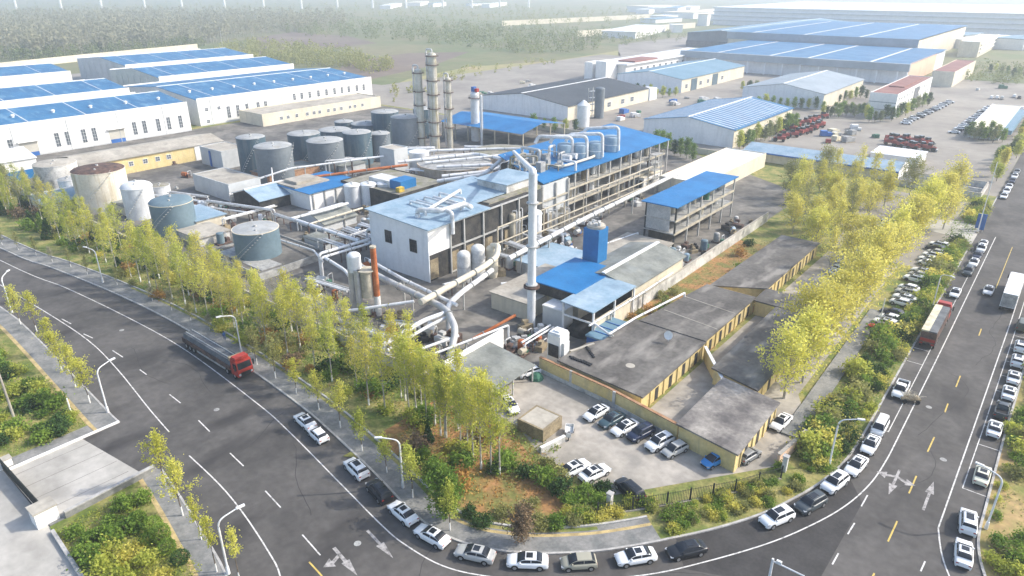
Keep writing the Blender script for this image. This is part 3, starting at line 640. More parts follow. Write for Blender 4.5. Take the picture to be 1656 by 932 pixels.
boxes(T, 'sandbag', [(-54.4 + k * .5, -54.05 + k * .5, 82.5 + R.uniform(-.2, .2), 82.9 + R.uniform(0, .3), 3.264, 3.5) for k in range(9)] + [(-54 + k * .45, -53.7 + k * .45, 86.9 - .35 * k, 87.3 - .35 * k + R.uniform(0, .2), 3.264, 3.5) for k in range(7)], 'black_trim', rf)
T, rf = yellow_row('middle yellow block with grey tar roof in ribbed strips', [(-51.6, 101.8), (-39.6, 101.8), (-39.6, 124.2), (-49, 124.2)], 3.15, 'bitumen', (-39.6, 102.5, 124, 5))
for y in (107.5, 115.5): mb = MB(); mb.obox((-45, y), 11, .18, 3.414, 3.46, -.12); T.part('roof_seam', mb, 'slab', parent=rf)
T, rf = yellow_row('far yellow block with dark tar roof ending at the car lane', [(-48.4, 124.6), (-39.4, 130.2), (-39.4, 163.5), (-47.6, 163.5)], 3.15, 'bitumen', (-39.4, 131, 163, 7))
T, rf = yellow_row('short dark roofed link crossing between the two yellow rows', [(-39.0, 123.5), (-29.2, 123.5), (-29.2, 130), (-39.0, 130)], 3.0, 'bitumen', (-29.2, 124, 129.6, 2))
T, rf = yellow_row('back dark roofed yellow block under the round yellow-green trees', [(-34.6, 94.5), (-27, 92.4), (-27, 122.8), (-34.6, 122.8)], 2.9, 'bitumen', (-27, 95, 122, 4))
T, rf = yellow_row('right yellow block with pale blotched roof beside the grey van', [(-31.9, 76.8), (-23.2, 75.4), (-23.2, 90.4), (-31.9, 92)], 3.1, 'pale_bitumen', (-23.2, 77, 90, 3))
wall_thing('boundary_wall', 'short yellow wall with white coping closing the inner courtyard', [(-39, 101), (-32.1, 92.4)], 2.6, .3, 'yellow_wall', .1, 'white_wall')
wall_thing('boundary_wall', 'low yellow stub wall beside the white machine', [(-55.2, 84.3), (-53.6, 89.0)], 3.3, .35, 'yellow_wall', .04)
# white wall + lean-to roof above the lot
T = Thing('lean_to', 'grey sheet lean-to roof against a bare white wall', 'shed', (-62, 72))
mb = MB(); mb.box(-67.3, -66.9, 66.8, 81.2, 0, 4.9); T.part('back_wall', mb, 'white_wall')
mb = MB(); mb.add([(-66.85, 67, 4.0), (-57.2, 67, 3.0), (-57.2, 77.5, 3.0), (-66.85, 77.5, 4.0)] + [(-66.85, 67, 4.1), (-57.2, 67, 3.1), (-57.2, 77.5, 3.1), (-66.85, 77.5, 4.1)], [(4, 5, 6, 7), (0, 1, 5, 4), (1, 2, 6, 5), (2, 3, 7, 6), (3, 2, 1, 0)]); T.part('roof', mb, 'grey_roof')
for y in (67.6, 72, 77):
    mb = MB(); mb.box(-57.6, -57.4, y - .1, y + .1, 0, 3); T.part('post', mb, 'galvanised')
T = Thing('concrete_pit', 'low grey brown concrete block with pale flat top at the lot corner', 'block', (-49, 67.4))
for a in ((-51.2, -46.6, 65.1, 65.4), (-51.2, -46.6, 69.4, 69.7), (-51.2, -50.9, 65.4, 69.4), (-46.9, -46.6, 65.4, 69.4)):
    mb = MB(); mb.box(*a, 0, 2.1); T.part('side', mb, 'brown_kit')
mb = MB(); mb.box(-50.9, -46.9, 65.4, 69.4, .1, 2.07); T.part('filling', mb, 'slab')
wall_thing('low_wall', 'low white wall beside the cargo tricycle', [(-45.4, 62.9), (-44.4, 67.2)], 1.0, .3, 'dirty_wall', .05, 'white_wall')
wall_thing('low_wall', 'pinkish broken wall standing in the shrubs at the lot end', [(-19.3, 80.6), (-18.2, 88.5)], 1.8, .4, 'peach_wall', .04)
# driveway gate, pillar and hedge wall
T = Thing('sliding_gate', 'dark sliding gate across the pale driveway', 'gate', (-92, 15.8))
boxes(T, 'rail', [(-99, -85.2, 15.72, 15.86, z, z + .09) for z in (.15, .7, 1.25, 1.7)], 'iron')
mb = MB()
for i in range(47): x = -98.9 + i * .29; mb.box(x, x + .2, 15.75, 15.83, .12, 1.8)
T.part('bars', mb, 'iron')
T = Thing('gate_pillar', 'squat white pillar with grey cap at the driveway gate', 'pillar', (-84, 15.4))
mb = MB(); mb.box(-85, -83, 14.4, 16.8, 0, 2.1); T.part('shaft', mb, 'white_wall'); mb = MB(); mb.box(-85.12, -82.88, 14.28, 16.92, 2.1, 2.3); T.part('cap', mb, 'slab')
T = Thing('gate_pillar', 'short white gate post on the far side of the driveway', 'pillar', (-99.4, 16))
mb = MB(); mb.box(-99.9, -98.9, 15.4, 17, 0, 1.2); T.part('shaft', mb, 'white_wall'); mb = MB(); mb.box(-100, -98.8, 15.3, 17.1, 1.2, 1.32); T.part('cap', mb, 'slab')
# fences
def bar_fence(label, line, h, m='iron', step=.22, post=3.0):
    T = Thing('fence', label, 'fence', line[0]); mb = MB(); mp = MB(); mr = MB()
    for (x0, y0), (x1, y1) in zip(line, line[1:]):
        L_ = math.hypot(x1 - x0, y1 - y0); an = math.atan2(y1 - y0, x1 - x0)
        n = int(L_ / step)
        for i in range(n): t = (i + .5) / n; mb.obox((x0 + (x1 - x0) * t, y0 + (y1 - y0) * t), .035, .035, .3, h, an)
        n = max(1, int(L_ / post))
        for i in range(n + 1): t = i / n; mp = MB(); mp.obox((x0 + (x1 - x0) * t, y0 + (y1 - y0) * t), .14, .14, 0, h + .15, an); T.part('post', mp, m)
        for z in (.35, h - .15): mr = MB(); mr.tube([(x0, y0, z), (x1, y1, z)], .03, 4); T.part('rail', mr, m)
    T.part('bars', mb, m)
    mb = MB(); band(mb, line, -.15, .15, 0, .3); T.part('kerb', mb, 'slab')
    return T
bar_fence('dark iron bar fence at the foot of the parking lot', [gp(966, 836), gp(1078, 819), gp(1188, 798), gp(1262, 776)], 2.1)
for x, y, lb in ((*gp(985, 824), 'stone fence pier at the left end of the iron fence'), (-18.2, 80, 'stone fence pier at the right end of the iron fence')):
    T = Thing('fence_pier', lb, 'pillar', (x, y)); mb = MB(); mb.box(x - .3, x + .3, y - .3, y + .3, 0, 2.4); T.part('shaft', mb, 'dirty_wall'); mb = MB(); mb.box(x - .38, x + .38, y - .38, y + .38, 2.4, 2.55); T.part('cap', mb, 'kerb_stone')
# ruined walled yard
for i, (ln, lb) in enumerate([([(-40, 244), (-16.2, 242)], 'front'), ([(-40, 256.5), (-16, 258.5)], 'back'), ([(-16, 242.2), (-16, 258.3)], 'roadside'), ([(-40.2, 244), (-40.2, 256.3)], 'inner')]):
    wall_thing('low_wall', f'{lb} wall of the empty roofless yard by the road', ln, 1.8, .4, 'dirty_wall', .03)
T = Thing('low_wall', 'low grey cross wall inside the empty roofless yard', 'wall', (-30, 250)); mb = MB(); mb.box(-39.8, -16.3, 249.8, 250.2, .1, 1.5); T.part('panel', mb, 'dirty_wall')
wall_thing('garden_wall', 'ivy grey stone wall between the driveway and the right garden', [(-82.75, 28.2), (-82.5, 17.2)], .95, .4, 'paving', .05, 'kerb_stone')
# ================================================================== THE WORKS: tanks, columns, process halls, pipes
def tank(label, px, py, h, wpx, m, rm='tank_roof', dome=.6, cat='tank', group=None, stair=True, z0=0., rimm=None, at=None, r=None):
    X, Y = at or gp(px, py, h); r = r or wpx * mpp(X, Y, h) / 2
    T = Thing('storage_tank', label, cat, (X, Y, z0), group)
    mb = MB(); mb.cyl(X, Y, z0, h, r, n=36, cap=False); sh = T.part('shell', mb, m, True)
    for z in (h * .33, h * .66): mb = MB(); mb.cyl(X, Y, z - .06, z + .06, r + .03, n=36, cap=False); T.part('weld_band', mb, m, True, parent=sh)
    mb = MB(); mb.cyl(X, Y, h - .02, h + .12, r + .12, n=36); T.part('rim', mb, rimm or m, True)
    mb = MB(); mb.dome(X, Y, h + .1, r + .02, dome, 32, 4); rf = T.part('roof', mb, rm, True, ang=60)
    mb = MB(); mb.cyl(X, Y, h + dome, h + dome + .5, .35, n=10); T.part('roof_vent', mb, 'galvanised', True, parent=rf)
    mb = MB(); mb.cyl(X + r * .5, Y - r * .3, h + dome * .6, h + dome * .8 + .4, .25, n=8); T.part('roof_vent', mb, 'galvanised', True, parent=rf)
    if stair:
        mb = MB(); a = R.uniform(-1.9, -.6)
        for i in range(14):
            t = a + i * .11; q = r + .35; z = z0 + (h - z0) * (i + 1) / 14.
            mb.obox((X + q * math.cos(t), Y + q * math.sin(t)), .6, .35, z - .06, z, t)
        P = [(X + (r + .65) * math.cos(a + i * .11), Y + (r + .65) * math.sin(a + i * .11), z0 + (h - z0) * (i + 1) / 14. + .9) for i in range(14)]
        mb.tube(P, .035, 4); T.part('stair', mb, 'galvanised')
    return T
TF = 'blue-grey steel tanks of the tank farm'
for lb, px, py, h, w, m in [
    ('tallest grey tank right beside the yellowish columns', 656, 189, 12.6, 48, 'tank_grey'),
    ('tall teal-blue tank just behind the tallest grey tank', 622, 181, 12.4, 44, 'tank_blue'),
    ('small tank behind the left distillation column', 684, 176, 11.5, 32, 'tank_blue'),
    ('wide blue tank with pale lid left of the small grey one', 577, 214, 11, 46, 'tank_blue'),
    ('narrow grey tank squeezed between two wider ones', 614, 216, 9.6, 33, 'tank_grey'),
    ('broad grey tank with speckled lid in the front row', 525, 227, 11, 58, 'tank_grey'),
    ('dark blue tank with bluish lid behind the broad grey one', 491, 216, 11, 52, 'tank_blue'),
    ('largest front grey tank with round hatch on its lid', 441, 236, 12.2, 59, 'tank_grey'),
    ('dark teal tank with pale blue lid at the left of the farm', 405, 222, 12, 45, 'tank_blue'),
    ('low dark tank hidden behind the front row, left one', 541, 210, 7.5, 50, 'tank_blue'),
    ('low blue tank with light lid below the annex', 556, 197, 7.5, 30, 'tank_blue'),
    ('low mossy lidded tank nearest the annex corner', 592, 200, 7.5, 48, 'tank_blue')]:
    tank(lb, px, py, h, w, m, group=TF)
tank('old cream tank streaked with rust under a dark collapsed lid', 158, 274, 11, 78, 'tank_cream', 'dark_rust', .9)
tank('white silo tank with pale domed top beside the road belt', 220, 302, 8.5, 47, 'tank_white', 'tank_white', 1.4)
tank('squat teal tank with green lid and yellow rim above the lime trees', 276, 326, 8, 66, 'tank_teal', 'tank_teal', 1.2, rimm='cream_wall')
tank('squat blue-grey tank with flat pale lid near the pipe corner', 413, 369, 7.6, 72, 'tank_teal', 'tank_roof', .3, rimm='cream_wall')
tank('old pale concrete tank with broken top at the far left', 88, 264, 8, 62, 'dirty_wall', 'slab', .5)
tank('plain white tank peeping above the trees at left', 110, 290, 5.5, 30, 'tank_white', 'tank_roof', .5)
tank('small open planter tank overgrown with moss', 258, 300, 2.5, 30, 'tank_white', 'moss', .3, stair=False)
tank('broad beige tank crossed by white pipes behind the hall', 735, 262, 6.5, 120, 'tank_beige', 'grey_kit', .4)
tank('second wide dull tank beside the beige one under the pipes', 810, 244, 6.5, 90, 'grey_kit', 'moss', .4)
# plain blocks inside the works
T = box_building('tank_block', 'pale square settling block with rounded corners and tar rim', -207, -187, 101.5, 112, 5, 'gable_wall', 'slab', .15)
T = box_building('tank_block', 'smaller pale block with blue ladder behind the settling block', -238, -224, 121, 131, 6, 'gable_wall', 'slab', .15)
mb = MB(); mb.box(-232, -231, 120.7, 120.95, 0, 5.6); T.part('ladder', mb, 'blue_paint')
T = gable('hut', 'white hut with blue lower wall at the far left edge', -282, -263, 68, 78, 6.5, 8.4, 'white_metal', ('white_wall', 'tank_teal'), cat='hut')
mb = MB(); mb.box(-262.98, -262.8, 68.5, 77.5, 0, 3.1); T.part('blue_band', mb, 'blue_sheet')
T = box_building('shed', 'rusty brick shed in front of the largest grey tank', -200, -190, 117, 136, 4, 'brick', 'grey_roof', .1, cat='shed', ow=.3)
T = gable('shed', 'long rust-stained arch roofed shed in the roadside trees', -228, -217, 62.5, 74, 2.6, 4.4, 'pale_blue_roof', ('grey_roof', 'white_wall'), cat='shed')
T = box_building('pump_house', 'pump house with half blue half broken grey roof on posts', -178, -161.5, 111, 129, 5, 'white_wall', 'blue_sheet', 0, ow=.6)
mb = MB(); mb.box(-178.4, -168, 111, 123, 5.19, 5.6); mb.box(-176, -170, 113, 121, 5.61, 6.4); T.part('machine_deck', mb, 'slab')
boxes(T, 'pilaster', [(-161.45, -161.2, y - .2, y + .2, 0, 4.8) for y in range(112, 129, 4)], 'grey_kit')
T = gable('hut', 'pale blue peaked roof hut left of the pump house', -184, -171, 101, 113, 3.4, 5.4, 'pale_blue_roof', ('dark_inside', 'dark_inside'), cat='hut')
T = gable('shed', 'grey arched sheet shed in the pipe yard', -154, -143, 101.5, 112, 2.4, 4.2, 'grey_roof', ('gable_wall', 'gable_wall'), cat='shed')
for i, (x, y) in enumerate(((-155.8, 121.5), (-153.2, 125.2), (-150.2, 128.8))):
    tank(['left', 'middle', 'right'][i] + ' white cylinder of the three standing behind the arched shed', 0, 0, 6.2, 0, 'tank_white', 'tank_white', .5, at=(x, y), r=2.3, stair=False)
T = box_building('silo_block', 'tall pale double tower block beside the beige tank', -175, -168, 149, 155, 9.5, 'gable_wall', 'slab', .2)
mb = MB(); mb.cyl(-168, 160, 0, 7.5, 3.4, n=20); T.part('drum', mb, 'tank_white', True)
T = box_building('platform', 'mossy deck on dark legs with blue box and pipe coil', -164, -139, 124, 143, 5.4, 'dark_inside', 'moss', .2)
mb = MB(); mb.box(-156, -147, 128, 133, 5.6, 7.4); T.part('coil', mb, 'white_kit')
mb = MB(); mb.box(-147, -142.5, 128, 134, 5.6, 8.0); T.part('blue_box', mb, 'blue_sheet')
mb = MB(); mb.box(-142.4, -141.0, 126, 128, 5.6, 6.9); T.part('yellow_box', mb, 'yellow_coat')
T = box_building('cistern', 'grey open cistern with dark water in the pipe yard', -150, -128, 73, 91, 1.2, 'grey_kit', 'yard', .4)
mb = MB(); mb.box(-148, -130, 75, 80, 1.385, 1.5); T.part('water_pool', mb, 'grey_kit')
# distillation columns
def column(label, x, y, h, r, m='column_steel', plats=(), name='distillation_column', cat='column', group=None, top=True):
    T = Thing(name, label, cat, (x, y), group)
    mb = MB(); mb.cyl(x, y, 0, h, r, n=24); mb.dome(x, y, h, r, r * .6, 24, 4); T.part('shell', mb, m, True)
    for z in plats:
        mb = MB(); mb.cyl(x, y, z, z + .16, r + .9, n=14); p = T.part('platform', mb, 'dark_rust')
        mb = MB()
        for zz in (.55, 1.1): mb.tube([(x + (r + .85) * math.cos(a * math.pi / 7), y + (r + .85) * math.sin(a * math.pi / 7), z + zz) for a in range(15)], .04, 4)
        for a in range(14): mb.tube([(x + (r + .85) * math.cos(a * math.pi / 7), y + (r + .85) * math.sin(a * math.pi / 7), z + .1) , (x + (r + .85) * math.cos(a * math.pi / 7), y + (r + .85) * math.sin(a * math.pi / 7), z + 1.1)], .035, 4)
        T.part('railing', mb, 'beige_frame', parent=p)
    mb = MB()
    for s in (-.25, .25): mb.tube([(x + r + .35, y + s, .2), (x + r + .35, y + s, h)], .04, 4)
    for i in range(int(h / .6)): mb.tube([(x + r + .35, y - .25, .4 + i * .6), (x + r + .35, y + .25, .4 + i * .6)], .025, 3)
    T.part('ladder', mb, 'beige_frame')
    if top:
        mb = MB(); mb.tube(bend([(x, y, h + r * .5), (x, y, h + 2), (x - r - .8, y - .4, h + 2), (x - r - .8, y - .4, 1)], .8), .28, 8); T.part('overhead_pipe', mb, 'pipe', True)
    return T
column('tallest yellowish distillation column, middle of the three', -187.2, 187.2, 35, 1.6, plats=(6, 11, 16, 21, 26, 31.5, 34.6))
column('left distillation column with flared platform near its top', -192, 184.5, 29.4, 1.4, plats=(5, 11, 17, 22, 28.6))
column('thin right distillation column, shortest of the three', -186.5, 194.5, 26, 1.05, plats=(8, 15, 21, 25.4))
T = column('shiny white column with red and blue gear on its top', -188, 211, 18.6, 1.75, 'white_metal', (17,), cat='column', top=False)
mb = MB(); mb.box(-189, -187.6, 210, 211.6, 19.5, 21.4); T.part('blue_box', mb, 'blue_paint'); mb = MB(); mb.box(-187.4, -186.2, 210.3, 211.6, 19.5, 20.8); T.part('red_box', mb, 'truck_red')
T = column('slim grey pipe stack right of the shiny white column', -180.8, 206.6, 19, .5, 'white_metal', (), name='stack', cat='stack', top=False)
T = Thing('silo', 'pale silo with conical top before the dark roofed warehouse', 'silo', (-167, 258))
mb = MB(); mb.cyl(-167, 258, 1.5, 10.6, 2.7, n=24, cap=False); mb.cyl(-167, 258, 0, 1.5, 1.2, 2.7, n=24); T.part('shell', mb, 'tank_white', True)
mb = MB(); mb.cyl(-167, 258, 10.6, 12.6, 2.75, .4, n=24); T.part('cone_top', mb, 'tank_white', True)
T = Thing('silo', 'taller grey silo with stair frame to the right of the pale one', 'silo', (-177, 287))
mb = MB(); mb.cyl(-177, 287, 0, 13.5, 2.3, n=24); mb.dome(-177, 287, 13.5, 2.3, .8, 24); T.part('shell', mb, 'tank_grey', True)
mb = MB()
for z in range(0, 14, 3): mb.box(-182, -179.5, 285, 289, z, z + .15)
for a, b in ((-182, 285), (-179.6, 285), (-182, 289), (-179.6, 289)): mb.box(a - .1, a + .1, b - .1, b + .1, 0, 13.5)
T.part('stair_frame', mb, 'galvanised')
# white building with blue pent roof
T = Thing('process_building', 'white clad building end with two dark windows under pale blue roof', 'building', (-108, 112))
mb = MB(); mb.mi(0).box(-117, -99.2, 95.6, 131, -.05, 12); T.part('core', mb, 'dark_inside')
mb = MB(); mb.add([(-117.2, 95.35, -.05), (-98.9, 95.35, -.05), (-98.9, 95.35, 12), (-117.2, 95.35, 12.8)] + [(-117.2, 95.59, -.05), (-98.9, 95.59, -.05), (-98.9, 95.59, 12), (-117.2, 95.59, 12.8)], [(0, 1, 2, 3), (1, 5, 6, 2), (4, 0, 3, 7), (3, 2, 6, 7)]); T.part('end_wall', mb, 'panel_wall')
mb = MB(); mb.box(-99.15, -98.92, 95.6, 102, 6.2, 12); T.part('upper_panel', mb, 'white_wall')
mb = MB(); mb.add([(-118, 94.8, 12.95), (-98.2, 94.8, 12.05), (-98.2, 115, 12.05), (-103, 115, 12.3), (-103, 131, 12.3), (-118, 131, 12.95)] + [(-118, 94.8, 13.15), (-98.2, 94.8, 12.25), (-98.2, 115, 12.25), (-103, 115, 12.5), (-103, 131, 12.5), (-118, 131, 13.15)], [(6, 7, 8, 9, 10, 11), (0, 1, 7, 6), (1, 2, 8, 7), (2, 3, 9, 8), (3, 4, 10, 9), (5, 0, 6, 11)])
T.part('roof', mb, 'pale_blue_roof')
WD = window_mesh(2.0, 2.7, 2, 3, 'black_trim', 'glass')
for x, z in ((-111.2, 7.9), (-103.4, 7.5)): T.inst('window', WD, x, 95.35, z, FMY)
for z in (.3, 5.9, 11.6):
    mb = MB(); mb.box(-99.15, -98.75, 102, 131, z, z + .3); T.part('floor_beam', mb, 'galvanised')
for y in (102.1, 106.5, 113, 119.5, 126, 130.8):
    mb = MB(); mb.box(-99.1, -98.7, y - .18, y + .18, 0, 12); T.part('column', mb, 'galvanised')
boxes(T, 'lower_bay', [(-99.18, -98.95, y - 1.2, y + 1.2, .6, 5) for y in (97, 103.5, 108.5, 115, 122)], 'brown_kit')
# roof equipment on it
T = Thing('pipe_cluster', 'white pipes and coils lying on the pale blue roof', 'pipes', (-106, 108, 12.6))
for k, (x0, y0, x1, y1, z, r) in enumerate([(-113, 104, -104, 104, 13.6, .28), (-113, 106, -103, 106, 13.4, .22), (-113, 108.5, -101.5, 108.5, 13.6, .25), (-112, 110.5, -102.6, 110.5, 13.3, .35), (-112, 112.5, -104, 112.5, 13.8, .3), (-109, 116.5, -103.5, 99.5, 14.2, .35)]):
    mb = MB(); mb.tube(bend([(x0, y0, z - 1), (x0, y0, z), (x1, y1, z), (x1, y1, z - 1)], .5), r, 8); T.part('pipe', mb, 'pipe', True)
mb = MB(); mb.tube(bend([(-105.5, 99, 12.4), (-105.5, 99, 14.2), (-100.6, 101.5, 14.4), (-100.2, 108.5, 14.4), (-100.2, 110.5, 13)], .9), .55, 10); T.part('header_pipe', mb, 'pipe', True)
mb = MB(); mb.tube(bend([(-99.9, 102.2, 14.4), (-98.2, 102.2, 14.2), (-98.2, 102.2, 9.5)], .8), .45, 10); T.part('drop_pipe', mb, 'pipe', True)
# roof box, blue cover, moss step
T = box_building('roof_house', 'small blue topped block with mossy ledge on the roof end', -112, -102.6, 126, 138, 14.4, 'dirty_wall', 'pale_blue_roof', 0, ow=.5)
mb = MB(); mb.box(-102.4, -100.5, 117, 137, 11.5, 12.4); T.part('ledge', mb, 'moss')
T = box_building('process_building', 'greenish grey block between roof house and chimney head', -114, -101, 138.5, 150, 11.4, 'gable_wall', 'grey_roof', .2)
boxes(T, 'floor_beam', [(-100.95, -100.5, 118, 150, z, z + .35) for z in (3.5, 7.5)], 'beige_frame')
for y in (120, 126, 132, 138, 144, 149.6):
    mb = MB(); mb.box(-100.9, -100.4, y - .22, y + .22, 0, 11.6); T.part('column', mb, 'galvanised')
# long open process hall with bright blue roof
T = Thing('process_hall', 'long open sided process hall with bright blue roof edge', 'building', (-112, 172))
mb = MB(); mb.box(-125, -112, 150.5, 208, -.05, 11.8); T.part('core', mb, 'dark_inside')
mb = MB(); mb.add([(-125.5, 150.3, 13.9), (-101.2, 139, 12.0), (-101.2, 209, 12.0), (-125.5, 212, 13.9)] + [(-125.5, 150.3, 14.15), (-101.2, 139, 12.25), (-101.2, 209, 12.25), (-125.5, 212, 14.15)], [(4, 5, 6, 7), (0, 1, 5, 4), (1, 2, 6, 5), (2, 3, 7, 6), (3, 0, 4, 7), (3, 2, 1, 0)]); T.part('roof', mb, 'blue_sheet')
for z in (4.2, 8.2):
    mb = MB(); mb.box(-112, -101.6, 150.5, 206, z - .35, z); T.part('floor_slab', mb, 'grey_kit')
    mb = MB(); mb.box(-101.6, -101.2, 141, 206, z - .4, z + .05); T.part('edge_beam', mb, 'beige_frame')
    mb = MB()
    for zz in (.5, 1.): mb.tube([(-101.5, 151, z + zz), (-101.5, 206, z + zz)], .04, 4)
    T.part('railing', mb, 'beige_frame')
for i, y in enumerate(range(142, 210, 6)):
    mb = MB(); mb.box(-101.7, -101.3, y - .2, y + .2, 0, 12); T.part('column', mb, 'galvanised')
boxes(T, 'window_band', [(-111.95, -111.7, y - 1.3, y + 1.3, z, z + 2.7) for y in (155, 160, 172, 185, 190, 198) for z in (4.6, 8.6)], 'pale_glass')
VG = 'vessels standing in the open process hall'
def vessel(x, y, z0, h, r, m):
    T = Thing('process_vessel', 'upright vessel among the dark columns of the open process hall', 'vessel', (x, y, z0), VG)
    mb = MB(); mb.cyl(x, y, z0 + .4, z0 + h, r, n=14, cap=False); mb.dome(x, y, z0 + h, r, r * .5, 14, 3); mb.cyl(x, y, z0, z0 + .4, r * .5, r, n=14); T.part('shell', mb, m, True)
    mb = MB(); mb.tube(bend([(x, y, z0 + h + r * .4), (x, y, z0 + h + r * .5 + .6), (x + .9, y + .5, z0 + h + r * .5 + .6), (x + .9, y + .5, z0 + .2)], .3, 3), .12, 6); T.part('pipe', mb, 'pipe', True)
for i in range(64):
    y = 142 + i * 1.0 + R.uniform(-.5, .5); lv = R.choice([0, 0, 4.25, 8.25])
    if lv and y < 150.8: lv = 0
    vessel(R.uniform(-110, -102.8), y, lv, R.uniform(2.2, 3.0), R.uniform(.55, 1.15), R.choice(['white_kit', 'beige_frame', 'brown_kit', 'brown_kit', 'grey_kit', 'grey_kit', 'beige_frame', 'dark_rust']))
for i in range(16):
    y = 119 + i * 1.9 + R.uniform(-.5, .5); lv = R.choice([0, 3.9, 7.9])
    vessel(R.uniform(-100.2, -98.2), y, 0, R.uniform(2.5, 9), R.uniform(.4, .9), R.choice(['brown_kit', 'beige_frame', 'dark_rust', 'brown_kit', 'white_kit', 'grey_kit']))
tank('large pale vessel with rounded top before the grey block', 0, 0, 7.2, 0, 'tank_white', 'tank_white', .9, at=(-97.3, 130.5), r=1.7, stair=False)
# frame of beams in front of the hall
for x, zz in ((-97.2, (3.6, 7.4)), (-94.6, (3.4,))):
    T = Thing('pipe_rack', 'beige steel pipe rack running along the open hall front' if x < -96 else 'lower beige pipe rack nearest the long white pipe bridge', 'pipe rack', (x, 150))
    for z in zz:
        mb = MB(); mb.tube([(x, 116, z), (x, 190, z)], .2, 6); T.part('beam', mb, 'beige_frame')
    for y in range(116, 192, 9):
        mb = MB(); mb.box(x - .14, x + .14, y - .14, y + .14, 0, max(zz)); T.part('post', mb, 'beige_frame')
T = Thing('stair_tower', 'small steel stair tower at the far end of the process hall', 'stairs', (-100, 197))
mb = MB()
for a, b in ((-100.4, 194), (-98.2, 194), (-100.4, 198), (-98.2, 198)): mb.box(a - .1, a + .1, b - .1, b + .1, 0, 10)
T.part('frame', mb, 'galvanised')
mb = MB()
for z in (2.5, 5, 7.5, 10): mb.box(-100.5, -98.1, 194, 198, z - .1, z)
T.part('landing', mb, 'grey_kit')
# condenser drums on the blue roof
DG = 'pale blue condenser drums on the bright blue roof'
for i, (px, py, w) in enumerate([(914, 243, 26), (938, 243, 24), (963, 240, 24), (988, 230, 26)]):
    X, Y = gp(px, py, 15.2); r = w * mpp(X, Y, 15) / 2
    T = Thing('condenser_drum', ['first drum from the chimney side, partly behind a green tangle of pipes', 'second drum from the chimney side with a square white pipe', 'third drum from the chimney side under a long white pipe', 'last drum on the roof, nearest the far blue corner'][i], 'drum', (X, Y, 13), DG)
    mb = MB(); mb.cyl(X, Y, 12.6, 16.8, r, n=22); mb.dome(X, Y, 16.8, r, .5, 22, 3); T.part('shell', mb, 'pale_blue_roof', True)
    mb = MB(); mb.cyl(X, Y, 14.6, 14.8, r + .12, n=22, cap=False); T.part('band', mb, 'white_metal', True)
    mb = MB(); mb.tube(bend([(X - 7, Y - 5, 17), (X - 6.5, Y - 4, 19), (X + .9 * r, Y + .3, 19 + .3 * i), (X + 1.05 * r, Y + .2, 13.0)], 1.4, 5), .5, 10); T.part('gooseneck_pipe', mb, 'pipe', True)
T = Thing('pipe_cluster', 'tangle of pale pipes and greenish gear at the roof head', 'pipes', (-113, 152, 13))
for k in range(14):
    x, y = R.uniform(-122, -106), R.uniform(143, 160); l = R.uniform(2, 8); d = R.choice([(1, 0), (0, 1), (.7, .7)])
    z = R.uniform(13.6, 17.5); mb = MB(); mb.tube(bend([(x, y, 12.5), (x, y, z), (x + d[0] * l, y + d[1] * l, z), (x + d[0] * l, y + d[1] * l, 12.5)], .6), R.uniform(.15, .5), 8); T.part('pipe', mb, R.choice(['pipe', 'pipe', 'white_metal', 'moss', 'galvanised']), True)
mb = MB()
for k in range(14): x, y = R.uniform(-121, -106), R.uniform(143, 158); s = R.uniform(.6, 1.8); mb.box(x, x + s, y, y + s * 1.3, 12, R.uniform(13.8, 15.6))
T.part('gear', mb, 'grey_kit')
T = Thing('roof_duct', 'pale curved tray with white machines on the blue roof edge', 'duct', (-108, 165, 13.2))
mb = MB(); mb.tube(bend([(-112, 150, 13.8), (-105, 152, 13.4), (-104.5, 168, 13.4), (-108, 178, 13.8)], 3), .35, 8); T.part('pipe', mb, 'cream_wall', True)
for k in range(4):
    mb = MB(); y = 160 + k * 3; mb.tube([(-110, y, 14), (-107.2, y + .2, 14)], .85, 10); T.part('machine', mb, 'white_kit', True)
# chimney with elbow
T = Thing('chimney', 'tall white chimney duct rising in the middle of the works', 'chimney', (-69.6, 92.6))
mb = MB(); mb.cyl(-69.6, 92.6, 0, 29.2, .78, .74, n=24, cap=False); T.part('shaft', mb, 'tank_white', True)
for z in (8.6, 16, 24): mb = MB(); mb.cyl(-69.6, 92.6, z, z + .18, 1.1, n=24); T.part('flange', mb, 'galvanised', True)
mb = MB(); mb.cyl(-69.6, 92.6, 8.1, 8.45, 1.5, n=14); T.part('bracket', mb, 'dark_rust')
mb = MB(); mb.tube(bend([(-69.6, 92.6, 28.8), (-69.6, 92.6, 29.7), (-72, 95.0, 29.2), (-122, 153, 15.0)], .9, 6), .66, 16, r1=.5); T.part('elbow', mb, 'white_metal', True)
T = Thing('chimney', 'rust red stack with whitewashed foot above the lime trees', 'chimney', (-95.6, 78))
mb = MB(); mb.cyl(-95.6, 78, 4.2, 14.2, .62, .55, n=16, cap=True); T.part('red_shaft', mb, 'rust', True); mb = MB(); mb.cyl(-95.6, 78, 0, 4.2, .68, .62, n=16, cap=False); T.part('white_foot', mb, 'limewash', True)
mb = MB(); mb.cyl(-95.6, 78, 14.0, 14.3, .62, n=16); T.part('rim', mb, 'beige_frame', True)
T = Thing('scrubber', 'twin shiny steel scrubber pipes beside the rust red stack', 'stack', (-98.7, 75.6))
for x, r in ((-99.5, .75), (-98.0, .6)):
    mb = MB(); mb.cyl(x, 75.6, 0, 9.6, r, n=18); T.part('pipe', mb, 'steel', True)
mb = MB(); mb.cyl(-99.2, 76.2, 9.0, 12, 1.3, n=18); mb.dome(-99.2, 76.2, 12, 1.3, .8, 18); T.part('drum', mb, 'tank_white', True)
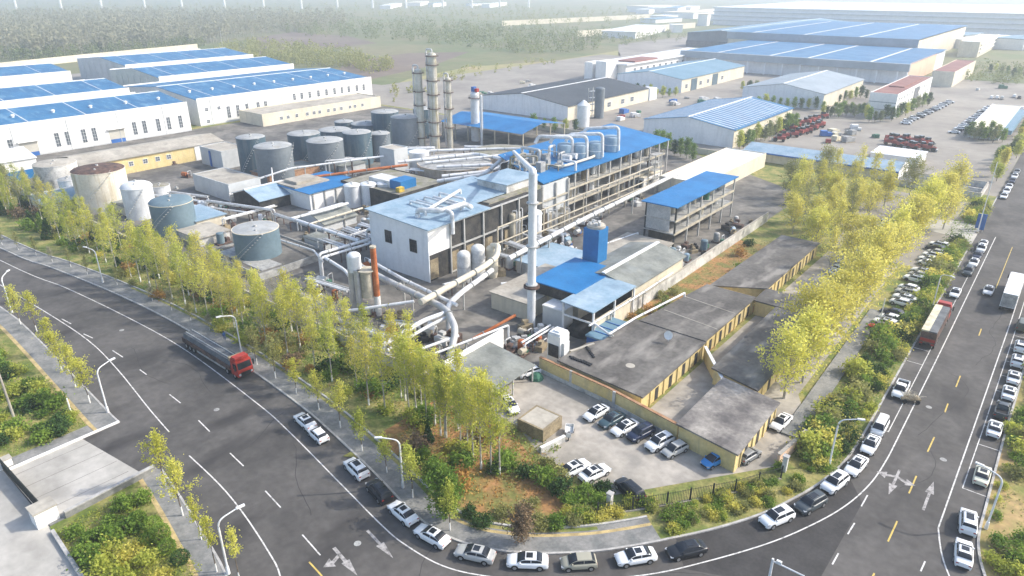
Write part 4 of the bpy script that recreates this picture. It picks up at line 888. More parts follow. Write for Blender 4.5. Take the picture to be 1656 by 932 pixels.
mb = MB(); mb.cyl(-97, 77, 4, 9.4, 1.2, n=16); mb.cyl(-97, 77, 9.4, 9.6, 1.7, n=16); T.part('yellow_drum', mb, 'beige_frame', True)
for i, (x, y, h, r) in enumerate(((-93.6, 100.5, 6.2, 1.5), (-92.0, 103.2, 7.2, 1.5), (-90.6, 106.2, 6.6, 1.3))):
    T = Thing('cyclone', ['front white cyclone drum at the open hall corner', 'taller middle white cyclone drum with rounded cap', 'rear cream cyclone drum linked by the pipe bend'][i], 'drum', (x, y))
    mb = MB(); mb.cyl(x, y, 1.0, h, r, n=18, cap=False); mb.dome(x, y, h, r, r * .7, 18, 4); mb.cyl(x, y, 0, 1, r * .8, r, n=18); T.part('shell', mb, 'white_kit' if i < 2 else 'cream_wall', True)
    mb = MB(); mb.cyl(x, y, h * .6, h * .6 + .12, r + .08, n=18, cap=False); T.part('band', mb, 'galvanised', True)
# pipes over the works
def pipeline(label, pts, r, m='pipe', sup=(), rad_=1.2, n=10, foot=.1, cat='pipe', sm='galvanised'):
    T = Thing('pipeline', label, cat, (pts[0][0], pts[0][1], 0))
    mb = MB(); mb.tube(bend(pts, rad_, 5), r, n); T.part('pipe', mb, m, True)
    V = [Vector(p) for p in pts]; k = 0
    for a_, b_ in zip(V, V[1:]):
        L_ = (b_ - a_).length; d_ = (b_ - a_).normalized()
        for q in range(int(L_ / 5.5)):
            c_ = a_ + d_ * (2.2 + q * 5.5)
            if (c_ - b_).length > 1.4 and k < 8: k += 1; mb = MB(); mb.tube([c_ - d_ * .09, c_ + d_ * .09], r * 1.28, n); T.part('flange', mb, 'grey_kit', True)
    for x, y, z in sup:
        mb = MB(); mb.box(x - .14, x + .14, y - .14, y + .14, 0, z - r * .9); mb.box(x - .6, x + .6, y - .1, y + .1, z - r - .2, z - r * .9); T.part('support', mb, sm)
    return T
pipeline('long straight white pipe bridge crossing the works to the far flat roof', [(-86.2, 106.5, 5.4), (-86.6, 115, 5.6), (-88, 140, 5.8), (-91.5, 212, 5.4)], .55, 'pipe', [(-86.4, 111, 5.4), (-86.9, 122, 5.7), (-88.2, 142, 6), (-89.4, 165, 5.8), (-90.6, 190, 5.6)], 3, 12)
pipeline('fat cream duct slanting down from the cyclones to the pit', [(-90.6, 106.2, 7.4), (-88.2, 105.5, 8.2), (-85.4, 101.5, 7.4), (-84.2, 95.5, 7.2), (-84.2, 78.5, 5.9)], .6, 'cream_wall', [(-84.2, 90, 6.7)], 1.4, 12)
pipeline('white elbow dropping from the cream duct', [(-83.2, 97.5, 6.4), (-81.4, 86, 5.8), (-80.4, 81.5, 5.2), (-79.6, 81.0, .4)], .5, 'pipe', (), 1.6, 10)
pipeline('large grey main pipe running from the stack to the pit', [(-110, 84.5, 5.2), (-96, 82.4, 5.2), (-80, 80.8, 5.0), (-73.5, 76.5, 4.6), (-72, 73, 1.2)], .62, 'galvanised', [(-104, 83.6, 5.2), (-90, 81.9, 5.1), (-80, 80.8, 5)], 2.4, 14)
pipeline('thinner white pipe beside the large grey main', [(-108, 87, 5.6), (-95, 84.4, 5.6), (-79, 82.6, 5.4)], .35, 'pipe', [(-95, 84.4, 5.6)], 1)
pipeline('low white pipe from stack foot across the pit roof', [(-97, 72, 2.8), (-87.5, 80, 4.6)], .3, 'white_metal', ())
pipeline('upper white pipe crossing the dark pit', [(-81.5, 66.8, 3.0), (-80.4, 75.5, 4.6), (-79.2, 80.2, 4.8)], .42, 'white_metal', [(-81.3, 68, 3.1)])
pipeline('lower white pipe running beside the upper one over the pit', [(-80.3, 66.8, 2.4), (-79, 74.6, 4.0), (-78.4, 79, 4.4)], .3, 'white_metal', ())
pipeline('long white handrail pipe ending at a post by the grass', [(-73.6, 66.8, 2.8), (-71.0, 75, 3.4), (-68.6, 84.6, 3.8), (-68.6, 84.6, .1)], .2, 'white_metal', [(-70.9, 76, 3.4)], .3)
pipeline('second white handrail pipe sloping into the lime trees', [(-76.5, 66.8, 2.8), (-73, 76.5, 3.6)], .26, 'white_metal', [(-74.3, 73, 3.3)])
pipeline('slanted orange conveyor tube by the pit', [(-71.6, 78.5, 2.6), (-68.6, 86.6, 5.0)], .28, 'rust', ())
pipeline('white pipe rack loop at the corner of the pipe yard', [(-120.4, 83.4, .2), (-120.4, 83.4, 5.2), (-118, 106, 5.2)], .32, 'white_metal', [(-119.6, 90, 5.2), (-118.8, 98, 5.2)], .8)
pipeline('twin white pipe beside the rack loop', [(-119.4, 83.0, .2), (-119.4, 83.0, 4.6), (-117.2, 106, 4.6)], .28, 'white_metal', (), .8)
pipeline('white pipe curving down from the rack corner towards the stack', [(-118.6, 83.6, 4.6), (-110, 82, 4.4), (-106, 80.5, 3.8), (-105.4, 80.2, .2)], .35, 'white_metal', (), 1.2)
pipeline('long diagonal pipe from left tanks to the rack loop', [(-147, 95, 4.8), (-120.6, 94.6, 4.9)], .42, 'white_metal', [(-140, 94.9, 4.8), (-132, 94.8, 4.8), (-126, 94.7, 4.9)], sm='dark_rust')
pipeline('pipe from the pump house legs joining the diagonal pipe', [(-147, 95.2, 4.8), (-145.6, 106, 5.0), (-146, 112, 5.0)], .35, 'white_metal', ())
pipeline('white wall top pipe along the grey cistern', [(-147.6, 88.6, 1.6), (-129, 88, 2.6), (-120.2, 84, 3.2)], .22, 'white_metal', ())
pipeline('U shaped pipe at the side of the white clad building', [(-117.3, 100, 6.2), (-123, 99, 6.2), (-123, 99, 3.2), (-117.3, 98.4, 3.0)], .32, 'white_metal', (), 1.2)
pipeline('pipe edging the arched shed', [(-143, 97.5, 3.6), (-142.6, 114, 3.8)], .25, 'cream_wall', [(-143, 99, 3.6), (-142.8, 108, 3.7)])
pipeline('thick white pipe bundle crossing the tank farm edge, upper line', [(-192, 108, 3.0), (-186, 122, 6.2), (-172, 148, 7.4)], .3, 'white_metal', [(-184, 126, 6.4), (-178, 137, 6.9)])
pipeline('rusty lagged pipe under the white bundle', [(-176, 120, 5.2), (-164, 141, 6.2), (-161, 148, 6.2)], .42, 'rust', [(-170, 130.5, 5.7)])
pipeline('pair of white pipes from the left tanks, upper of the two', [(-209, 86.5, 2.0), (-178, 95, 2.6), (-168, 97.6, 2.8)], .28, 'white_metal', [(-196, 90, 2.2), (-184, 93.2, 2.5)])
pipeline('pair of white pipes from the left tanks, lower of the two', [(-207.5, 84.0, 1.6), (-176, 92.6, 2.2), (-166, 95.4, 2.4)], .24, 'white_metal', [(-190, 88.8, 1.9)])
pipeline('thin white pipe falling from the largest tank to the blue hut', [(-190.5, 118.5, 6.6), (-178, 110.5, 5.0), (-177.5, 110.2, 2)], .2, 'white_metal', ())
for i, (p, r) in enumerate([([(-163, 146, 7.2), (-150, 168, 7.8), (-132, 168, 7.8), (-128, 150, 7.6)], .5), ([(-155, 150, 7.4), (-140, 172, 8.2), (-126, 176, 8.6)], .4), ([(-148, 148, 7.6), (-136, 160, 7.8), (-126, 158, 8.0)], .45), ([(-140, 142, 7.2), (-133, 152, 7.6), (-127, 166, 9.2)], .5), ([(-170, 160, 7.2), (-150, 180, 7.4), (-131, 190, 8.2)], .4), ([(-138, 138, 6.9), (-127, 146, 9), (-124, 152, 13.8)], .55)]):
    pipeline(['white pipe loop over the beige tank', 'white pipe rising from the beige tank to the blue roof', 'short white pipe between beige tank and hall', 'white pipe rising steeply beside the blue topped block', 'rearmost white pipe over the wide tanks', 'white pipe climbing from mossy deck to the roof head'][i], p, r, 'white_metal', [(p[1][0], p[1][1], p[1][2])], 2)
pipeline('paired pale pipes on the ground beside the conveyor tower', [(-83, 100, 2.6), (-73.6, 113, 2.6), (-72.6, 114.6, 4.4)], .3, 'white_metal', [(-80, 104.2, 2.6), (-76, 109.6, 2.6)])
pipeline('second pale pipe on the ground left of the conveyor tower', [(-81.4, 98.6, 2.0), (-74.6, 107.6, 2.0)], .28, 'white_metal', ())
pipeline('pipe running from conveyor tower to the open two storey shed', [(-78, 131, 3.2), (-75.8, 143.6, 3.2)], .3, 'white_metal', ())
pipeline('long pale gutter pipe along the stained wall', [(-57.2, 93, 4.0), (-56.8, 110, 4.0), (-56.8, 124, 4.1)], .18, 'white_metal', [(-57, 100, 4), (-56.9, 112, 4)])
pipeline('white pipe frame along the edge of the near yellow roof', [(-57, 94.4, 3.9), (-52.9, 92.6, 3.9), (-52.5, 101, 3.9), (-50.2, 116, 4.2), (-50.2, 116, 3.4)], .2, 'white_metal', [(-57, 94.4, 3.9), (-52.8, 93, 3.9)], .2)
# sheds in the middle
def roofed(name, label, x0, x1, y0, y1, h, roof, wall, cat='shed', slope=0., open_=(), ov=.4, th=.2):
    T = Thing(name, label, cat, ((x0 + x1) / 2, (y0 + y1) / 2))
    if wall: mb = MB(); mb.box(x0, x1, y0, y1, -.05, h - .02 - max(0, -slope)); T.part('wall', mb, wall)
    mb = MB(); a, b, c, d = x0 - ov, x1 + ov, y0 - ov, y1 + ov
    mb.add([(a, c, h + slope), (b, c, h), (b, d, h), (a, d, h + slope), (a, c, h + slope + th), (b, c, h + th), (b, d, h + th), (a, d, h + slope + th)], [(4, 5, 6, 7), (0, 1, 5, 4), (1, 2, 6, 5), (2, 3, 7, 6), (3, 0, 4, 7), (3, 2, 1, 0)])
    T.part('roof', mb, roof); return T
T = roofed('store', 'low beige store with sandy flat roof behind the tall chimney', -80.5, -71.4, 94, 112, 3.6, 'slab', 'cream_wall')
T = roofed('store', 'small pale blue flat roof behind the conveyor tower', -88, -78, 111.5, 125, 3, 'pale_blue_roof', 'dirty_wall')
T = roofed('store', 'sandy flat roofed store between pipe bridge and grey shed', -77.6, -66, 124.5, 142, 3.2, 'slab', 'dirty_wall')
T = gable('shed', 'grey double pitched sheet shed along the stained wall', -70.5, -51.5 - 6.4, 109, 131, 5.4, 6.8, 'grey_roof', ('cream_wall', 'cream_wall'), cat='shed', cap='white_metal')
T = roofed('conveyor_house', 'bright blue roof ramping up to the blue tower', -73.6, -63.9, 98.4, 113, 6.4, 'blue_sheet', None, slope=0)
mb = MB(); mb.box(-73.6, -64.2, 100.2, 113, -.05, 6.35); T.part('wall', mb, 'cream_wall')
mb = MB(); mb.box(-73.3, -64.2, 98.6, 100.1, 4.0, 6.3); T.part('dark_opening', mb, 'dark_inside')
T = Thing('conveyor_tower', 'square blue sheet tower with debris heaped on its round top', 'tower', (-70.8, 116))
mb = MB(); mb.box(-72.7, -69.0, 114.2, 117.8, 0, 13.2); T.part('casing', mb, 'blue_sheet')
mb = MB(); mb.cyl(-70.85, 116, 13.204, 13.75, 1.95, n=20); mb.dome(-70.85, 116, 13.75, 1.7, .45, 20, 3); T.part('cap', mb, 'slab', True)
mb = MB()
for k in range(16): a = R.uniform(0, 6.28); q = R.uniform(.2, 1.5); s = R.uniform(.2, .6); mb.obox((-70.85 + q * math.cos(a), 116 + q * math.sin(a)), s, s * .5, 13.9, 14.2 + R.uniform(0, .5), a)
T.part('debris', mb, 'white_kit')
T = Thing('coal_shed', 'open fronted coal shed under a pale blue pent roof', 'shed', (-60.6, 101.5))
mb = MB(); mb.add([(-64, 93.9, 6.3), (-57.0, 93.9, 6.0), (-57.0, 109, 6.0), (-64, 109, 6.3), (-64, 93.9, 6.5), (-57.0, 93.9, 6.2), (-57.0, 109, 6.2), (-64, 109, 6.5)], [(4, 5, 6, 7), (0, 1, 5, 4), (1, 2, 6, 5), (2, 3, 7, 6), (3, 0, 4, 7), (3, 2, 1, 0)]); T.part('roof', mb, 'pale_blue_roof')
for x, y in ((-57.2, 94.3), (-63.6, 94.3), (-57.2, 101.5), (-57.2, 108.6)):
    mb = MB(); mb.box(x - .15, x + .15, y - .15, y + .15, 0, 6.1); T.part('post', mb, 'white_metal')
mb = MB(); mb.box(-57.6, -57.45, 94.6, 108.5, 0, 4.0); T.part('side_wall', mb, 'cream_wall')
mb = MB(); mb.box(-63.9, -57.6, 108.4, 108.7, 0, 6); T.part('rear_wall', mb, 'dark_inside')
mb = MB(); mb.box(-63.6, -57.2, 94.15, 94.35, 3.7, 4.0); T.part('lintel', mb, 'white_metal')
T = roofed('store', 'grey sheet fronted store right of the chimney foot', -68.6, -64.05, 94.8, 98.2, 3.9, 'white_metal', 'gable_wall', ov=.1)
T = Thing('coal_heap', 'dark heap of coal spilling from the open shed', 'heap', (-60.6, 98)); mb = MB(); mb.dome(-60.6, 97, 0, 3.2, 2.2, 18, 5); T.part('coal', mb, 'coal')
# two storey open shed with blue roof
T = Thing('open_shed', 'two storey open steel shed under a bright blue roof', 'shed', (-71, 163))
mb = MB(); mb.box(-76, -66.6, 144.4, 181, 11, 11.22); T.part('roof', mb, 'blue_sheet')
for z in (4.4, 7.6):
    mb = MB(); mb.box(-75.2, -67.3, 145.2, 180, z - .25, z); T.part('floor_slab', mb, 'grey_kit')
    mb = MB(); mb.box(-67.28, -67.0, 145.2, 180, z - .4, z + .15); T.part('edge_beam', mb, 'beige_frame')
for y in (145.4, 152.3, 159.2, 166.1, 173, 179.8):
    for x in (-75, -67.2):
        mb = MB(); mb.box(x - .18, x + .18, y - .18, y + .18, 0, 11); T.part('column', mb, 'iron' if y < 146 else 'galvanised')
mb = MB(); mb.box(-75, -72.2, 147, 179, 4.45, 7.2); T.part('rear_partition', mb, 'brown_kit')
mb = MB(); mb.box(-74.9, -68.6, 145.3, 145.45, 4.6, 10.9); T.part('glazed_end', mb, 'pale_glass')
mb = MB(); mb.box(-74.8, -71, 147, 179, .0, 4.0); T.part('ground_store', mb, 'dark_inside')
VS = 'vats in the two storey open shed'
for i in range(12):
    y = 148 + i * 2.7; lv = (4.42, 7.62)[i % 2]; x = R.uniform(-71, -69.2)
    T = Thing('vat', 'small vat standing on a floor of the two storey open shed', 'vat', (x, y, lv), VS)
    mb = MB(); mb.cyl(x, y, lv, lv + R.uniform(1.4, 2.6), R.uniform(.7, 1.1), n=14); T.part('shell', mb, R.choice(['green_kit', 'white_kit', 'brown_kit', 'grey_kit', 'beige_frame']), True)
T = Thing('site_hut', 'white site hut with two blue windows by the process hall', 'hut', (-103, 199))
mb = MB(); mb.box(-103.4, -99.9, 190.4, 202.4, -.05, 3.2); T.part('wall', mb, 'white_wall'); mb = MB(); mb.box(-103.6, -99.7, 190.2, 202.6, 3.204, 3.4); T.part('roof', mb, 'cream_wall')
for y in (194.6, 199): T.inst('window', WM_SQ, -99.9, y, 1.8)
mb = MB(); mb.box(-103, -100.4, 190.28, 190.38, .1, 2.4); T.part('door', mb, 'dark_inside')
T = Thing('skip', 'yellow and orange skip near the white site hut', 'skip', (-99, 207)); mb = MB(); mb.obox((-99, 207.5), 3, 6, 0, 1.3); T.part('body', mb, 'yellow_coat'); mb = MB(); mb.obox((-99, 207.5), 2.6, 5.4, 1.304, 1.8, .1); T.part('load', mb, 'rust')
# white machine, green tarp, container pool, dish
T = Thing('boiler_unit', 'white boxy machine with dark front opening beside yellow stub wall', 'machine', (-57.0, 83.6))
mb = MB(); mb.box(-58.5, -56.0, 82.4, 85.0, .1, 6.4); T.part('body', mb, 'white_wall')
mb = MB(); mb.box(-58.35, -56.15, 82.55, 84.85, 6.404, 6.75); mb.box(-57.8, -56.6, 83, 84.4, 6.75, 7.0); T.part('lid', mb, 'white_metal')
mb = MB(); mb.box(-58.25, -56.25, 82.26, 82.39, 2.5, 4.7); T.part('opening', mb, 'dark_inside'); mb = MB(); mb.box(-55.99, -55.5, 82.9, 84.4, .1, 5.2); T.part('side_duct', mb, 'white_metal')
T = Thing('covered_heap', 'heap under a bright green tarpaulin by the lean-to', 'heap', (-57.8, 78.4)); mb = MB(); mb.dome(-57.6, 78.2, .1, 1.25, 1.1, 9, 3); T.part('tarpaulin', mb, 'green_kit')
T = Thing('water_tank', 'blue roofed open container with white posts behind the near yellow roof', 'container', (-50, 98))
mb = MB(); mb.box(-57.2, -53.4, 92.4, 101, 0, 2.2); T.part('side', mb, 'blue_paint'); mb = MB(); mb.box(-57.4, -53.3, 92.2, 101.2, 2.204, 2.5); T.part('cover', mb, 'faded_blue_roof')
for y in (94.4, 96.6, 98.8):
    mb = MB(); mb.obox((-55.35, y), 4, .16, 2.504, 2.62); T.part('rib', mb, 'blue_paint')
T = Thing('satellite_dish', 'white satellite dish on the edge of the near tar roof', 'dish', (-44.2, 97.6, 3.26))
mb = MB(); mb.tube([(-44.2, 97.6, 3.26), (-44.2, 97.6, 4.3)], .06, 6); T.part('mast', mb, 'galvanised')
mb = MB(); n = 16
for j in range(4):
    for k in range(n):
        a0, a1 = 2 * math.pi * k / n, 2 * math.pi * (k + 1) / n; r0, r1 = j * .34, (j + 1) * .34
        P = []
        for r_, a_ in ((r0, a0), (r1, a0), (r1, a1), (r0, a1)):
            u, v, w = .6 * r_ * math.cos(a_), .6 * r_ * math.sin(a_), .14 * r_ * r_
            P.append((-44.2 + u * .95 + w * .1, 97.4 - .5 * w + .3 * v, 4.5 + v * .9 + .5 * w))
        mb.add(P, [(0, 1, 2, 3)])
T.part('reflector', mb, 'white_wall')
# yard clutter
CG = 'rusty odds and ends lying about the works yard'
for i in range(130):
    for _ in range(20):
        x, y = R.choice([(R.uniform(-150, -121), R.uniform(92, 122)), (R.uniform(-96, -74), R.uniform(67, 80)), (R.uniform(-92, -79), R.uniform(100, 140)), (R.uniform(-98, -92), R.uniform(110, 185)), (R.uniform(-70, -62), R.uniform(81, 92)), (R.uniform(-66, -60), R.uniform(134, 178)), (R.uniform(-215, -150), R.uniform(70, 100))])
        if not (-161 < x < -142 and 101 < y < 113): break
    T = Thing('scrap_crate', 'dull crate or machine part lying in the works yard', 'scrap', (x, y, .13), CG, R.uniform(0, 3))
    s = R.uniform(.5, 1.5); T.loc = (0, 0, 0)
    mb = MB(); mb.box(-s, s, -s * .6, s * .6, 0, s * R.uniform(.5, 1.1)); mb.box(-s * .5, s * .3, -s * .3, s * .3, s * 1.1, s * 1.5); T.part('body', mb, R.choice(['brown_kit', 'grey_kit', 'dark_rust', 'white_kit', 'brown_kit', 'galvanised', 'dark_inside']))

# racks of parallel pipes, pumps and low tanks that fill the yard between tanks and halls
RK = 'low pipe racks crowding the works yard'
def rack(x0, y0, x1, y1, z, n, r0, m=('white_metal', 'pipe', 'galvanised')):
    T = Thing('pipe_rack', 'low rack of parallel pipes on dark posts in the crowded works yard', 'pipe rack', (x0, y0, 0), RK)
    d = Vector((x1 - x0, y1 - y0)); L_ = d.length; d.normalize(); nn = Vector((-d.y, d.x))
    for i in range(n):
        o = (i - (n - 1) / 2) * (r0 * 2.6); dz = R.uniform(0, .35); a = Vector((x0, y0)) + nn * o + d * R.uniform(0, 1.5); b = Vector((x1, y1)) + nn * o - d * R.uniform(0, 1.5)
        P = [(a.x, a.y, z + dz), (b.x, b.y, z + dz)]
        if R.random() < .5: P = [(a.x, a.y, .3)] + P
        if R.random() < .5: P = P + [(b.x, b.y, .3)]
        mb = MB(); mb.tube(bend(P, .6, 4), r0 * R.uniform(.6, 1.1), 8); T.part('pipe', mb, R.choice(m), True)
    k = max(2, int(L_ / 5))
    for i in range(k):
        c = Vector((x0, y0)) + d * (L_ * (i + .5) / k); w = r0 * 2.6 * n / 2 + .2
        mb = MB(); mb.obox((c.x, c.y), .2, 2 * w, z - r0 - .3, z - r0 - .08, math.atan2(d.y, d.x))
        for s in (-1, 1): q = c + nn * (s * (w - .15)); mb.obox((q.x, q.y), .18, .18, 0, z - r0 - .08)
        T.part('trestle', mb, 'dark_rust')
for a in [(-140, 99.5, -122, 99, 2.4, 3, .22), (-141, 116, -121, 115, 3.4, 4, .2), (-139, 104, -124, 103.5, 1.6, 4, .24), (-138, 108, -121, 108.5, 2.2, 3, .26), (-126, 96, -126, 122, 4.2, 3, .2), (-132, 92, -120, 92, 3.6, 4, .18), (-160, 98, -148, 98, 2.8, 3, .25), (-166, 104, -166, 86, 2.6, 3, .22),
          (-184, 92, -160, 99, 3.2, 3, .24), (-206, 92, -190, 97, 1.8, 3, .22), (-186, 100, -186, 114, 2.6, 2, .25), (-172, 134, -166, 146, 4.6, 4, .22), (-187, 136, -172, 160, 5.6, 3, .26), (-160, 146, -146, 152, 5.2, 4, .22), (-136, 122, -122, 124, 5.2, 3, .24), (-136, 130, -121, 133, 6.0, 3, .28),
          (-134, 140, -126, 156, 6.6, 4, .26), (-97, 112, -90, 112, 3.0, 3, .25), (-96.5, 118, -89, 117, 3.6, 4, .26), (-97, 126, -88.5, 125, 3.2, 3, .3), (-95.6, 134, -89, 133, 2.4, 3, .3), (-90, 74, -83, 77.5, 1.8, 3, .26), (-98, 69, -84, 69.6, 2.2, 3, .22), (-92, 92, -90, 99, 2.4, 2, .3), (-114, 70, -101, 71, 2.2, 3, .24), (-116, 76, -103, 77.5, 3.2, 3, .22),
          (-194, 166, -180, 180, 3.5, 4, .3), (-176, 172, -158, 190, 4.5, 4, .3), (-172, 186, -150, 200, 4, 3, .35), (-150, 184, -132, 196, 6, 3, .3), (-198, 140, -192, 156, 3, 3, .25), (-64, 82.5, -64, 92, 2.2, 2, .22)]: rack(*a)
PG_ = 'pump skids and small tanks in the works yard'
def skid(x, y):
    T = Thing('pump_skid', 'small tank or pump skid among the pipes of the works yard', 'machine', (x, y, .13), PG_, R.choice([0, 1.57, .3])); T.loc = (0, 0, 0); s = R.uniform(.7, 1.25)
    mb = MB(); mb.box(-1.5 * s, 1.5 * s, -.8 * s, .8 * s, 0, .3); T.part('base', mb, 'dark_rust')
    mb = MB()
    if R.random() < .5: mb.cyl(-.5 * s, 0, .3, 2.3 * s, .75 * s, n=14); mb.dome(-.5 * s, 0, 2.3 * s, .75 * s, .3, 14, 3)
    else: mb.tube([(-1.3 * s, 0, 1.05), (.5 * s, 0, 1.05)], .72 * s, 14)
    T.part('drum', mb, R.choice(['tank_white', 'white_kit', 'grey_kit', 'tank_teal', 'beige_frame', 'pale_blue_roof', 'rust', 'galvanised']), True)
    mb = MB(); mb.box(.6 * s, 1.35 * s, -.4 * s, .4 * s, .3, 1.1 * s); T.part('motor', mb, R.choice(['blue_paint', 'green_kit', 'grey_kit', 'dark_rust']))
    mb = MB(); mb.tube(bend([(.9 * s, 0, 1.0), (.9 * s, 0, 2.0 * s), (.9 * s, 1.3 * s, 2.0 * s), (.9 * s, 1.3 * s, .2)], .3, 3), .1, 6); T.part('pipe', mb, 'pipe', True)
for i in range(95):
    x0, x1, y0, y1 = R.choice([(-141, -121, 92, 124), (-141, -121, 92, 124), (-184, -156, 78, 100), (-214, -186, 72, 99), (-196, -166, 138, 182), (-176, -134, 176, 205), (-97, -89.5, 110, 182), (-98, -76, 68, 79), (-116, -101, 68, 93), (-93, -84, 112, 140), (-70, -61, 81, 93), (-65, -60, 134, 178), (-160, -130, 146, 176), (-260, -214, 98, 118)])
    x, y = R.uniform(x0, x1), R.uniform(y0, y1)
    if math.hypot(x + 150, y - 155) < 15 or math.hypot(x + 138, y - 176) < 11: continue
    skid(x, y)
for x0, x1, y0, y1, h, rf, lb in [(-139, -131, 92.6, 96.4, 2.4, 'grey_roof', 'tiny grey roofed lean-to by the rack loop'), (-137, -129, 111, 114, 2.6, 'pale_blue_roof', 'narrow pale roofed pump shelter behind the arched shed'), (-204, -192, 76, 83, 2.8, 'grey_roof', 'grey sheet store among the pipes near the teal tank'), (-183, -170, 82, 90, 2.6, 'pale_blue_roof', 'bluish sheet store right of the teal tank'), (-168, -158, 76, 84, 2.2, 'slab', 'low slab roofed store above the cistern'),
                               (-193, -184, 141, 150, 3.2, 'grey_roof', 'grey store tucked beside the tallest tank'), (-196, -182, 168, 176, 3, 'pale_blue_roof', 'pale store at the foot of the columns'), (-160, -148, 192, 202, 3.4, 'grey_roof', 'grey store behind the hall near the canopy'), (-113, -104, 67.4, 72, 2.2, 'slab', 'low store by the twin scrubber pipes'), (-94, -84, 67.2, 71, 1.9, 'grey_roof', 'low grey roof over the dark pit')]:
    roofed('store', lb, x0, x1, y0, y1, h, rf, R.choice(['dirty_wall', 'gable_wall', 'cream_wall']))
# ================================================================== VEHICLES, LAMPS, PEOPLE
def quad_on(mb, P, s0, s1, t0, t1, off):
    """panel inset on the bilinear face P (4 corners), pushed out by off"""
    P = [Vector(p) for p in P]; n = (P[1] - P[0]).cross(P[3] - P[0]).normalized() * off
    f = lambda s, t: (P[0] * (1 - s) + P[1] * s) * (1 - t) + (P[3] * (1 - s) + P[2] * s) * t + n
    mb.add([f(s0, t0), f(s1, t0), f(s1, t1), f(s0, t1)], [(0, 1, 2, 3)])
CARS = {
    # half length, half width, lower stations (x, top z, half width), cabin (rear x/z, front x/z, roof rear x, roof front x, roof z)
    'sedan': dict(w=.90, st=[(-2.32, .62, .70), (-2.27, .92, .78), (-1.95, 1.02, .85), (-1.4, 1.0, .90), (-.6, .96, .905), (.4, .95, .905), (1.1, .94, .90), (1.75, .86, .87), (2.15, .74, .78), (2.3, .58, .66)],
                  cab=(-1.85, 1.02, 1.2, .94, -.98, .18, 1.44), wb=1.38, r=.33, sky=True),
    'suv': dict(w=.93, st=[(-2.26, .60, .76), (-2.22, 1.02, .84), (-1.9, 1.08, .90), (-1.2, 1.06, .93), (0, 1.04, .93), (1.0, 1.03, .92), (1.65, 1.0, .90), (2.05, .90, .82), (2.25, .66, .70)],
                cab=(-2.16, 1.06, 1.22, 1.03, -1.72, .35, 1.66), wb=1.36, r=.36, sky=True),
    'hatch': dict(w=.86, st=[(-1.98, .60, .72), (-1.94, .95, .80), (-1.6, 1.0, .84), (-.8, .97, .86), (.4, .95, .86), (1.1, .93, .85), (1.6, .85, .80), (1.9, .70, .72), (2.0, .55, .62)],
                  cab=(-1.9, .99, 1.25, .93, -1.35, .2, 1.48), wb=1.25, r=.32, sky=False),
    'van': dict(w=.88, st=[(-2.2, .60, .80), (-2.18, 1.0, .84), (-1.0, 1.02, .88), (.4, 1.02, .88), (1.4, 1.0, .87), (1.9, .92, .82), (2.15, .62, .74)],
                cab=(-2.16, 1.0, 1.75, .98, -2.02, 1.0, 1.82), wb=1.3, r=.32, sky=False),
    'pickup': dict(w=.92, st=[(-2.6, .60, .86), (-2.58, .98, .90), (-1.0, .98, .92), (0, 1.0, .92), (1.0, 1.02, .91), (1.75, 1.0, .89), (2.2, .90, .82), (2.42, .64, .72)],
                   cab=(-.72, 1.0, 1.3, 1.02, -.5, .42, 1.70), wb=1.55, r=.37, sky=False),
}
